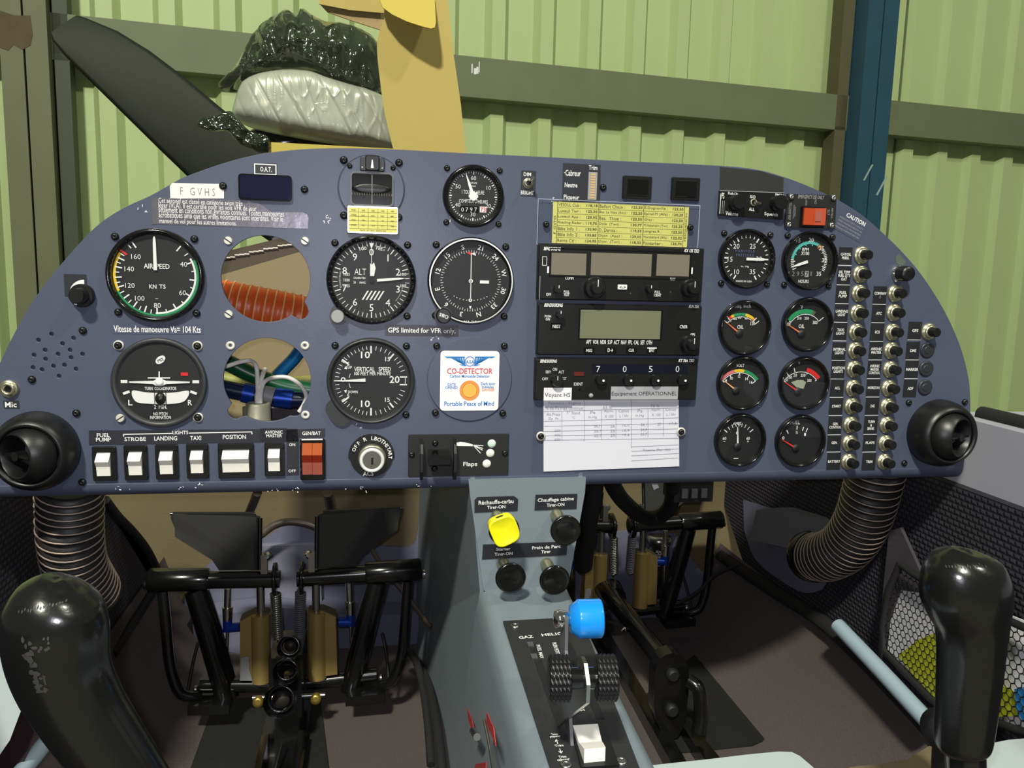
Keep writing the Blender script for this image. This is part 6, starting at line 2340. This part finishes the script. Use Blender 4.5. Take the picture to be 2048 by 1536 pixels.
# under the panel: cables, hoses, reservoir
t, o_ = pipe('braided_hose', 'braided grey hose arching over the pilot pedals', [(470, 1105, .5), (515, 1075, .5), (550, 1050, .5), (590, 1044, .5), (640, 1060, .5), (690, 1110, .5)], .006, mat('braid_grey', (96, 88, 80), .4, .4, var=.3, vs=300))
pipe('braided_hose', 'short braided hose slanting down behind the left tread plate', [(515, 985, .35), (505, 1010, .38), (488, 1050, .42)], .006, bpy.data.materials['braid_grey'])
pipe('braided_hose', 'short braided hose dropping behind the right tread plate', [(655, 985, .35), (660, 1010, .38), (668, 1050, .42)], .007, bpy.data.materials['braid_grey'])
pipe('twin_cable', 'thin grey cables crossing right of the pilot pedals', [(740, 1095, .45), (770, 1140, .42), (815, 1195, .38), (862, 1255, .33)], .0035, bpy.data.materials['braid_grey'])
pipe('black_cable', 'black cable looping to the floor beside the console', [(800, 1295, .36), (825, 1310, .3), (843, 1360, .25), (855, 1440, .18), (862, 1530, .12)], .005, FABE)
pipe('black_cable', 'thin black cable running down from the left lining to the carpet', [(310, 1175, .4), (270, 1240, .36), (225, 1310, .28)], .006, FABE)
pipe('black_hose', 'thick black hose bent under the panel above the passenger pedals', [(1200, 900, .12), (1228, 975, .2), (1255, 1010, .25), (1290, 1035, .3), (1325, 1030, .3), (1345, 995, .25), (1342, 900, .15)], .0105, BLKM)
pipe('black_hose', 'black hose beside the right edge of the knob plate', [(1187, 900, .08), (1185, 965, .12), (1180, 1010, .15), (1172, 1060, .2), (1166, 1130, .26)], .013, BLKM)
pipe('black_cable', 'thin black cable curling on the passenger firewall', [(1205, 985, .4), (1200, 1020, .42), (1188, 1045, .45)], .002, FABE)
pipe('black_cable', 'thin black cable running from the passenger pedal to the side lining', [(1360, 1205, .42), (1400, 1180, .42), (1430, 1150, .42), (1480, 1128, .42)], .003, FABE)
bk = Thing('junction_block', 'dark connector block hanging under the panel above the passenger pedals', 'block', loc=at(1385, 985, y=.22))
o_ = Vector(bk.root.location)
p0, p1 = at(1350, 968, y=.22)-o_, at(1425, 1003, y=.22)-o_
MB().box((p0.x, 0, p1.z), (p1.x, .04, p0.z+.02)).build('body', BLKM, bk)
for i in range(3):
    xx = p0.x+(p1.x-p0.x)*(.25+.25*i)
    MB().box((xx-.004, -.003, p1.z+.006), (xx+.004, 0, p1.z+.018)).build('terminal', GREYM, bk)
wt = Thing('paper_tag', 'small white paper tag under the panel lip above the passenger pedals', 'tag', loc=at(1310, 972, y=.1))
o_ = Vector(wt.root.location)
MB().slab([at(px, py, y=.1)-o_ for px, py in ((1301, 962), (1313, 962), (1318, 975), (1308, 980))], (0, .001, 0)).build('sheet', WPAPER, wt)
MB().tube([(0, .002, .004), (0, .004, .03)], .0006, 6).build('string', WWIRE, wt)
rs_ = Thing('brake_fluid_reservoir', 'silver brake fluid reservoir on the passenger firewall', 'reservoir', loc=at(1313, 1175, y=.53))
o_ = Vector(rs_.root.location)
MB().lathe([(.004, -.02), (.010, -.016), (.019, -.004), (.019, .066), (.016, .072), (.016, .078), (.020, .080), (.020, .092), (.012, .094)], (0, 0, 0), 24, axis=(0, 0, 1), cap1=True).build('body', STEEL, rs_)
p0, p1 = at(1308, 1092, y=.508)-o_, at(1324, 1142, y=.508)-o_
lb = MB().box((p0.x, p0.y-.0005, p1.z), (p1.x, p0.y+.003, p0.z)).build('label_sheet', BLKM, rs_)
M = Matrix.Translation(((p0.x+p1.x)/2, p0.y-.001, (p0.z+p1.z)/2)) @ Matrix.Rotation(PI/2, 4, 'X') @ Matrix.Rotation(PI/2, 4, 'Z')
MB().text('BRAKE\nFLUID', 0, 0, .030, .009, 0, M=M).build('lettering', WHITE, lb)

# ------------------------------------------------------------------ control sticks
def grip(name, label, secs, d0, d1, stem):
    """secs: (px, py, width in px) along the grip from its top downwards"""
    N = len(secs)
    cs, rs = [], []
    for i, (px, py, w__) in enumerate(secs):
        d = d0+(d1-d0)*(py-secs[0][1])/(secs[-1][1]-secs[0][1])
        cs.append(at(px, py, d=d))
        rs.append(w__/2*d/F_PX)
    base = cs[-1]
    t = Thing(name, label, 'control stick', loc=base, group='control sticks')
    n_ = 32
    vs, fs = [], []
    fine_c = smooth_path(cs, 4)
    fine_r = [v.x for v in smooth_path([(r, 0, 0) for r in rs], 4)]
    m_ = len(fine_c)
    for i, (c, r) in enumerate(zip(fine_c, fine_r)):
        a_, b_ = fine_c[max(0, i-1)], fine_c[min(m_-1, i+1)]
        tz = (a_-b_).normalized()
        X = (RGT-tz*RGT.dot(tz)).normalized()
        Y = tz.cross(X)
        for k_ in range(n_):
            th = 2*PI*k_/n_
            vs.append(c-base+X*(r*math.cos(th))+Y*(r*.92*math.sin(th)))
    for j in range(m_-1):
        for i in range(n_):
            fs.append((j*n_+i, (j+1)*n_+i, (j+1)*n_+(i+1) % n_, j*n_+(i+1) % n_))
    g = MB().add(vs, fs, True)
    g.add(vs[:n_], [tuple(range(n_))])
    g.add(vs[-n_:], [tuple(range(n_-1, -1, -1))])
    g.build('handgrip', GRIPM, t)
    t.bvh = BVHTree.FromPolygons([Vector(v)+base for v in g.v], g.f)
    g = MB().tube([Vector((0, 0, .01)), stem-base], .011, 16)
    g.build('stem', PEDB, t)
    return t, base


t, base = grip('control_stick', 'worn black control stick grip in the lower left corner', [(119, 1159.5, 8), (119, 1160.5, 30), (118, 1164, 62), (116, 1170, 94), (114, 1180, 128), (112, 1195, 160), (111, 1215, 183), (110, 1240, 196), (112, 1275, 198), (117, 1318, 190), (132, 1365, 180), (162, 1420, 168), (202, 1480, 158), (240, 1536, 150), (280, 1600, 146), (310, 1660, 140), (325, 1690, 110)], .365, .40, Vector((-.09, -.30, -.55)))
t2, base2 = grip('control_stick', 'glossy black control stick grip in the lower right corner', [(1926, 1097.5, 8), (1926, 1099, 30), (1925, 1102, 62), (1924, 1108, 94), (1923, 1117, 120), (1923, 1132, 144), (1926, 1154, 162), (1931, 1182, 170), (1937, 1212, 160), (1942, 1245, 140), (1942, 1285, 128), (1939, 1340, 122), (1934, 1400, 116), (1929, 1450, 112), (1926, 1485, 106), (1925, 1498, 92), (1925, 1504, 70)], .45, .47, Vector((.40, -.33, -.55)))
# worn spots and scratches rubbed into the grips


def wear(th, base_, spots, m):
    g = MB()
    for px, py, sx, sy in spots:
        hit, nrm, _, _ = th.bvh.ray_cast(CAM, ray(px, py).normalized())
        if hit is None:
            continue
        X = (RGT-nrm*RGT.dot(nrm)).normalized()
        Y = nrm.cross(X)
        pts = []
        for k_ in range(7):
            a = 2*PI*k_/7
            f = rn.uniform(.6, 1.2)
            pts.append(hit-base_+nrm*.0002+X*(sx*f*math.cos(a))+Y*(sy*f*math.sin(a)))
        g.add(pts, [tuple(range(7))])
    g.build('wear_marks', m, th, 'stuff')


WEARM = mat('worn_grey_rubber', (46, 45, 43), .6, var=.3, vs=300)
sp_ = []
for i in range(26):
    f = i/25
    sp_.append((52+38*f+rn.uniform(-12, 12), 1285+100*f+rn.uniform(-8, 8), rn.uniform(.0006, .0020), rn.uniform(.0008, .0022)))
for i in range(9):
    sp_.append((86+rn.uniform(-10, 12), 1282+rn.uniform(-8, 24), .0006, .0010))
for i in range(16):
    sp_.append((38+6.2*i+rn.uniform(-1, 1), 1224-1.3*i+rn.uniform(-3, 3), .0004, .0009))
wear(t, base, sp_, WEARM)
sp_ = []
for i in range(14):
    sp_.append((1893+6*i+rn.uniform(-1, 1), 1136-.4*i+rn.uniform(-3, 3), .0004, .0010))
wear(t2, base2, sp_, WEARM)
b0 = at(1884, 1458, d=.56)
kn = Thing('seat_hinge_cap', 'round black hinge cap behind the foot of the right control stick', 'cap', loc=b0)
MB().lathe([(.013, -.01), (.013, .006), (.010, .009), (.003, .010)], (0, 0, 0), 24, axis=(-.5, -.8, .3), cap1=True).build('cap', BLKM, kn)
MB().tube([(0, 0, 0), (.02, .02, -.06)], .006, 10).build('bracket', BLKM, kn)

# ------------------------------------------------------------------ right side: rod, pocket, sill, seat shells
t, o_ = pipe('support_rod', 'pale blue plastic covered rod along the right side of the carpet', [(1676, 1251), (1765, 1345), (1860, 1448)], .0075, RODB, 'rod', sm=False)
# put the rod on the sloping side of the floor
for p_ in (t.root,):
    pass
bpy.data.objects.remove(t.root.children[0])
q_ = [at(px, py, x=.578) for px, py in ((1676, 1251), (1765, 1345), (1862, 1450))]
t.root.location = q_[0]
MB().tube([p_-q_[0] for p_ in q_], .0092, 14).build('sleeve', RODB, t)
q_ = [at(px, py, x=-.275) for px, py in ((122, 1448), (85, 1492), (30, 1560))]
t = Thing('support_rod', 'pale blue plastic covered rod in the lower left corner behind the stick', 'rod', loc=q_[0], group='support rods')
MB().tube([p_-q_[0] for p_ in q_], .0070, 14).build('sleeve', RODB, t)

NX = .585
pk = Thing('side_pocket', 'black honeycomb net map pocket on the right side lining', 'pocket', loc=(0, 0, 0))
npx = [(1800, 1128), (1830, 1150), (1880, 1180), (1960, 1215), (2048, 1255), (2110, 1280), (2110, 1475), (2040, 1462), (1980, 1440), (1890, 1420), (1862, 1398), (1800, 1335), (1768, 1300), (1766, 1250), (1778, 1180)]
npoly = [(lambda q: (q.y, q.z))(at(px, py, x=NX)) for px, py in npx]


def inside(pt, poly):
    x, y = pt
    c = False
    j = len(poly)-1
    for i in range(len(poly)):
        if (poly[i][1] > y) != (poly[j][1] > y) and x < (poly[j][0]-poly[i][0])*(y-poly[i][1])/(poly[j][1]-poly[i][1])+poly[i][0]:
            c = not c
        j = i
    return c


g = MB()
S = .0046      # hexagon side
hx, hz = math.sqrt(3)*S, 1.5*S
ymin, ymax = min(p_[0] for p_ in npoly), max(p_[0] for p_ in npoly)
zmin, zmax = min(p_[1] for p_ in npoly), max(p_[1] for p_ in npoly)
r = 0
z = zmin
while z < zmax:
    y = ymin+(hx/2 if r % 2 else 0)
    while y < ymax:
        if inside((y, z), npoly):
            vo = [(NX, y+S*math.sin(k_*PI/3)*1.0, z+S*math.cos(k_*PI/3)) for k_ in range(6)]
            vi = [(NX-.0006, y+S*.84*math.sin(k_*PI/3), z+S*.84*math.cos(k_*PI/3)) for k_ in range(6)]
            g.add(vo+vi, [(k_, (k_+1) % 6, 6+(k_+1) % 6, 6+k_) for k_ in range(6)])
        y += hx
    z += hz
    r += 1
g.build('net', NETM, pk, 'stuff')
MB().tube([Vector((NX, y, z)) for y, z in npoly]+[Vector((NX, npoly[0][0], npoly[0][1]))], .004, 8, caps=False).build('rim', FABE, pk)
MB().slab([at(px, py, x=.598) for px, py in ((1778, 1062), (1800, 1055), (1850, 1165), (1872, 1190), (1800, 1180), (1772, 1260), (1755, 1330), (1766, 1180))], (.004, 0, 0)).build('film_flap', mat('grey_film', (72, 68, 74), .25, var=.15, vs=20), pk)
for nm, lab, m_, pts, xx in (('map_sheet', 'white folded map in the net pocket', WPAPER, ((1790, 1150), (1850, 1165), (2110, 1265), (2110, 1470), (1900, 1420), (1775, 1300)), .600),
                         ('lime_leaflet', 'lime yellow leaflet in the left part of the net pocket', LIME, ((1795, 1312), (1835, 1280), (1880, 1262), (1925, 1260), (2005, 1372), (2032, 1385), (2035, 1432), (1960, 1435), (1870, 1398), (1822, 1345)), .594),
                         ('blue_leaflet', 'blue leaflet in the right part of the net pocket', SKYP, ((2028, 1378), (2110, 1362), (2110, 1470), (2052, 1452), (2034, 1425)), .590)):
    pp_ = [at(px, py, x=xx) for px, py in pts]
    t = Thing(nm, lab, 'paper', loc=pp_[0])
    MB().slab([p_-pp_[0] for p_ in pp_], (.0015, 0, 0)).build('sheet', m_, t)
t = Thing('door_sill', 'grey fuselage sill with a black rubber seal right of the panel', 'sill', loc=(.64, 0, -.18))
MB().box((-.0135, -.55, -.040), (.10, .06, .036)).build('sill_body', SILL, t)
MB().tube([(.012, -.55, .040), (.012, .030, .040)], .0080, 12, flat=.9).build('rubber_seal', FABE, t)
t = Thing('door_sill', 'grey fuselage sill left of the panel, outside the pilot side lining', 'sill', loc=(-.345, 0, -.22))
MB().box((-.06, -.55, -.015), (.006, .3, .012)).build('sill_body', SILL, t)
MB().tube([(-.02, -.55, .016), (-.02, .28, .016)], .008, 12).build('rubber_seal', FABE, t)
# seat shells
t = Thing('seat_shell', 'pale fibreglass front edge of the passenger seat at the bottom of the picture', 'seat', loc=(.35, -.22, -.37))
o_ = Vector(t.root.location)
zs = -.365
def sp(pts, z=zs):
    return [at(px, py, z=z)-o_ for px, py in pts]
MB().slab(smooth_path(sp(((1276, 1600), (1278, 1536), (1290, 1532), (1420, 1518), (1556, 1503), (1600, 1512), (1650, 1560), (1680, 1600))), 2), (0, 0, -.02)).build('left_lip', PALE, t)
MB().slab(smooth_path(sp(((1925, 1530), (1975, 1488), (2060, 1476), (2130, 1474), (2130, 1600), (1930, 1600))), 2), (0, 0, -.02)).build('right_lip', PALE, t)
MB().slab(sp(((1640, 1600), (1700, 1534), (1760, 1528), (1815, 1518), (1858, 1492), (1900, 1500), (1960, 1600)), zs-.012), (0, 0, -.012)).build('bare_cutout', FIBRE, t)
t = Thing('seat_shell', 'pale fibreglass edge of the pilot seat in the lower left corner', 'seat', loc=(-.25, -.3, -.33))
o_ = Vector(t.root.location)
MB().slab([at(px, py, d=.62)-o_ for px, py in ((-40, 1260), (20, 1300), (45, 1350), (50, 1400), (20, 1480), (-40, 1560))], (-.02, 0, -.03)).build('lip', PALE, t)
MB().slab([at(px, py, d=.64)-o_ for px, py in ((40, 1340), (75, 1420), (70, 1480), (10, 1560), (-20, 1540), (20, 1460))], (-.02, 0, -.04)).build('dark_trim', mat('dark_maroon_trim', (34, 20, 24), .5, var=.4, vs=60), t)

# ------------------------------------------------------------------ nose: cowling, propeller, boxes and bags
cw = Thing('engine_cowling', 'grey engine cowling top behind the panel that carries the boxes', 'cowling', loc=(.147, .85, .035))
g = MB()
secs = []
for y, w__, h0 in ((-.23, .30, .0), (-.1, .32, .01), (.1, .30, .005), (.28, .22, -.02), (.36, .14, -.05)):
    secs.append([(w__*math.cos(a), y, h0+.035*math.sin(a)) for a in [PI*i/12 for i in range(13)]])
n = 13
g.add([p_ for s_ in secs for p_ in s_], [(j*n+i, j*n+i+1, (j+1)*n+i+1, (j+1)*n+i) for j in range(len(secs)-1) for i in range(n-1)], True)
g.build('top_shell', LILAC, cw)

pr = Thing('propeller', 'dark green-black propeller blade rising behind the upper left of the panel', 'propeller', loc=(.147, 1.3, -.05))
o_ = Vector(pr.root.location)
up = [(172, 36), (235, 62), (300, 102), (370, 155), (440, 214), (500, 262), (560, 312), (640, 385), (740, 480), (800, 530)]
lo = [(106, 82), (128, 110), (190, 172), (255, 236), (320, 300), (372, 350), (430, 400), (520, 470), (700, 590), (800, 650)]
secs = []
for i in range(len(up)):
    tw = -.025+.06*i/(len(up)-1)
    A = at(*up[i], y=1.3-tw)-o_
    B = at(*lo[i], y=1.3+tw)-o_
    th = .004+.010*i/(len(up)-1)
    ch = B-A
    nrm = Vector((0, -1, 0))
    ring_ = []
    for k_ in range(12):
        a = 2*PI*k_/12
        ring_.append(A+ch*(.5+.5*math.cos(a))+nrm*(th*math.sin(a)))
    secs.append(ring_)
tipc = [A_.lerp((at(103, 50, y=1.3)-o_), .0) for A_ in secs[0]]
c0 = sum(secs[0], Vector())/12
tip = [c0+(v-c0)*.8+Vector((-.012, 0, .010)) for v in secs[0]]
secs = [tip]+secs
g = MB()
n = 12
g.add([p_ for s_ in secs for p_ in s_], [(j*n+i, (j+1)*n+i, (j+1)*n+(i+1) % n, j*n+(i+1) % n) for j in range(len(secs)-1) for i in range(n)], True)
g.add(tip, [tuple(range(n))])
g.build('blade', PROP, pr)
bl2 = MB()
R180 = Matrix.Rotation(PI, 4, 'Y')
bl2.add([R180 @ p_ for s_ in secs for p_ in s_], [(j*n+i, (j+1)*n+i, (j+1)*n+(i+1) % n, j*n+(i+1) % n) for j in range(len(secs)-1) for i in range(n)], True)
bl2.build('blade', PROP, pr)
MB().lathe([(.11, -.06), (.115, 0), (.10, .08), (.06, .15), (.01, .19)], (0, 0, 0), 28, axis=(0, 1, 0), cap0=True, cap1=True).build('spinner', PALE, pr)

# cardboard
cb = Thing('cardboard_box', 'upright cardboard sheet with a folded yellow top flap behind the panel', 'box', loc=at(850, 300, y=.56))
o_ = Vector(cb.root.location)
def cp(pts, y):
    return [at(px, py, y=y)-o_ for px, py in pts]
MB().slab(smooth_path(cp(((768, 40), (757, 70), (754, 100), (760, 160), (770, 230), (790, 312)), .56), 3)+cp(((822, 470), (952, 480), (931, 305), (922, 210), (906, 100), (893, -30), (775, -30)), .56), (0, .004, 0)).build('front_sheet', CARD, cb)
fa = cp(((757, -25), (766, 4), (785, 22), (815, 40), (845, 52), (862, 57), (870, 54), (873, 40), (874, -25)), .51)
fa = [Vector((p_.x, p_.y+.048*max(0, min(1, (p_.z-fa[5].z)/.06)), p_.z)) for p_ in fa]
MB().slab(fa, (0, .003, 0)).build('folded_flap', CARDY, cb)
MB().slab(cp(((638, -30), (640, 8), (655, 24), (700, 40), (768, 62), (772, -30)), .80), (0, .004, 0)).build('side_flap', CARDI, cb)
MB().slab(cp(((636, -40), (638, 8), (700, 20), (768, 26), (770, -40)), .79), (0, .004, 0)).build('top_flap', CARD, cb)
ty = .585
tr_ = Thing('cardboard_tray', 'low cardboard box edge under the silver parcel', 'box', loc=at(640, 300, y=ty))
o_ = Vector(tr_.root.location)
p0, p1 = at(537, 284, y=ty)-o_, at(800, 298, y=ty)-o_
MB().slab([p0, p1, Vector((p1.x, 0, p0.z-.11)), Vector((p0.x, 0, p0.z-.11))], (0, .004, 0)).build('front_wall', CARDY, tr_)
MB().slab([p0, p0+Vector((0, .2, 0)), p0+Vector((0, .2, -.1)), p0+Vector((0, 0, -.1))], (.004, 0, 0)).build('side_wall', CARD, tr_)
MB().slab([p0+Vector((0, .005, -.1)), Vector((p1.x, .005, p0.z-.1)), Vector((p1.x, .2, p0.z-.1)), p0+Vector((0, .2, -.1))], (0, 0, .003)).build('bottom', CARDI, tr_)


def inflate(name, label, cat, px_out, y0, t_, m, wr, wscale, seed, n_rings=26, power=3.2, dens=5, stretch=(1, 1, 1), th2=None, creases=()):
    out = smooth2([(p_.x, p_.z) for p_ in [at(px, py, y=y0) for px, py in px_out]], dens, True)
    cx = sum(p_[0] for p_ in out)/len(out)
    cz = sum(p_[1] for p_ in out)/len(out)
    t = Thing(name, label, cat, loc=(cx, y0, cz))
    n_ = len(out)
    g = MB()
    for sgn in (-1, 1):
        vs, fs = [], []
        for j in range(n_rings+1):
            s_ = 1-(j/n_rings)
            s_ = .03+.97*s_**.8
            for i, (x, z) in enumerate(out):
                X, Z = (x-cx)*s_, (z-cz)*s_
                h = t_*(1-s_**power)**.55
                p_ = Vector((X, 0, Z))
                q_ = Vector((X*stretch[0], seed, Z*stretch[2]))*wscale
                nv = noise.noise(q_)+.5*noise.noise(q_*2.3)
                rid = 1-abs(noise.noise(q_*1.7+Vector((5, 3, 1))))*2.4
                dsp = wr*(nv+.8*max(0, rid)**3)
                for (ca, cb_, dep_, wid) in creases:
                    dd = abs((Vector((X, Z))-Vector(ca)).dot(Vector((-(Vector(cb_)-Vector(ca)).y, (Vector(cb_)-Vector(ca)).x)).normalized()))
                    dsp -= dep_*math.exp(-(dd/wid)**2)
                f = min(1, (1-s_)*6)
                vs.append((X*(1+.0), sgn*(h+dsp*(.25+.75*f)), Z))
        for j in range(n_rings):
            for i in range(n_):
                k_ = (i+1) % n_
                a, b, c, d = j*n_+i, j*n_+k_, (j+1)*n_+k_, (j+1)*n_+i
                fs.append((a, b, c, d) if sgn < 0 else (d, c, b, a))
        fs.append(tuple(range(n_rings*n_, (n_rings+1)*n_))[::(1 if sgn < 0 else -1)])
        g.add(vs, fs, True)
    g.build('skin', m, t)
    return t


cr_ = []
rq = random.Random(11)
for i in range(13):
    x_ = -.15+.024*i+rq.uniform(-.006, .006)
    cr_.append(((x_, .03), (x_+rq.uniform(.02, .05), -.05), rq.uniform(.0008, .0020), rq.uniform(.0016, .003)))
t = inflate('silver_parcel', 'crumpled silver-grey plastic wrapped parcel on the cardboard box edge', 'parcel',
        [(466, 232), (470, 205), (478, 180), (490, 163), (520, 150), (570, 143), (620, 146), (655, 158), (700, 172), (740, 183), (775, 200), (795, 230), (800, 285), (790, 303), (755, 300), (700, 293), (640, 283), (580, 272), (530, 262), (490, 250)],
        .655, .055, SILV, .0016, 24, 3.1, n_rings=64, power=6, dens=22, stretch=(2.0, 1, .6), creases=cr_)
t = inflate('parcel_gap_shade', 'dark bundle added as shade in the gap under the silver parcel', 'parcel',  # dark shape added to stand for the shade beneath the parcel
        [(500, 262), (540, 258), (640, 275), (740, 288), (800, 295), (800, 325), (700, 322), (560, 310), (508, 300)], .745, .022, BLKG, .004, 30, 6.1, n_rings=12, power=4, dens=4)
t = inflate('dark_plastic_bag', 'glossy dark green translucent plastic bag piled on the silver parcel', 'bag',
        [(437, 172), (452, 182), (468, 178), (480, 160), (510, 152), (570, 148), (630, 152), (690, 178), (735, 188), (766, 178), (772, 130), (755, 85), (725, 62), (690, 52), (650, 46), (630, 36), (608, 22), (596, 34), (575, 26), (545, 38), (515, 60), (495, 92), (478, 125), (462, 150)],
        .70, .07, BAGM, .011, 24, 8.7, n_rings=40, power=2.6, dens=6, stretch=(1.8, 1, .8))
t = inflate('plastic_film_scrap', 'loose translucent film end poking out left of the silver parcel', 'film',
        [(394, 250), (405, 236), (430, 232), (460, 222), (478, 240), (500, 262), (530, 270), (540, 285), (520, 300), (480, 288), (455, 262), (420, 262)], .59, .008, BAGM, .007, 45, 5.2, n_rings=14, power=2, dens=4)
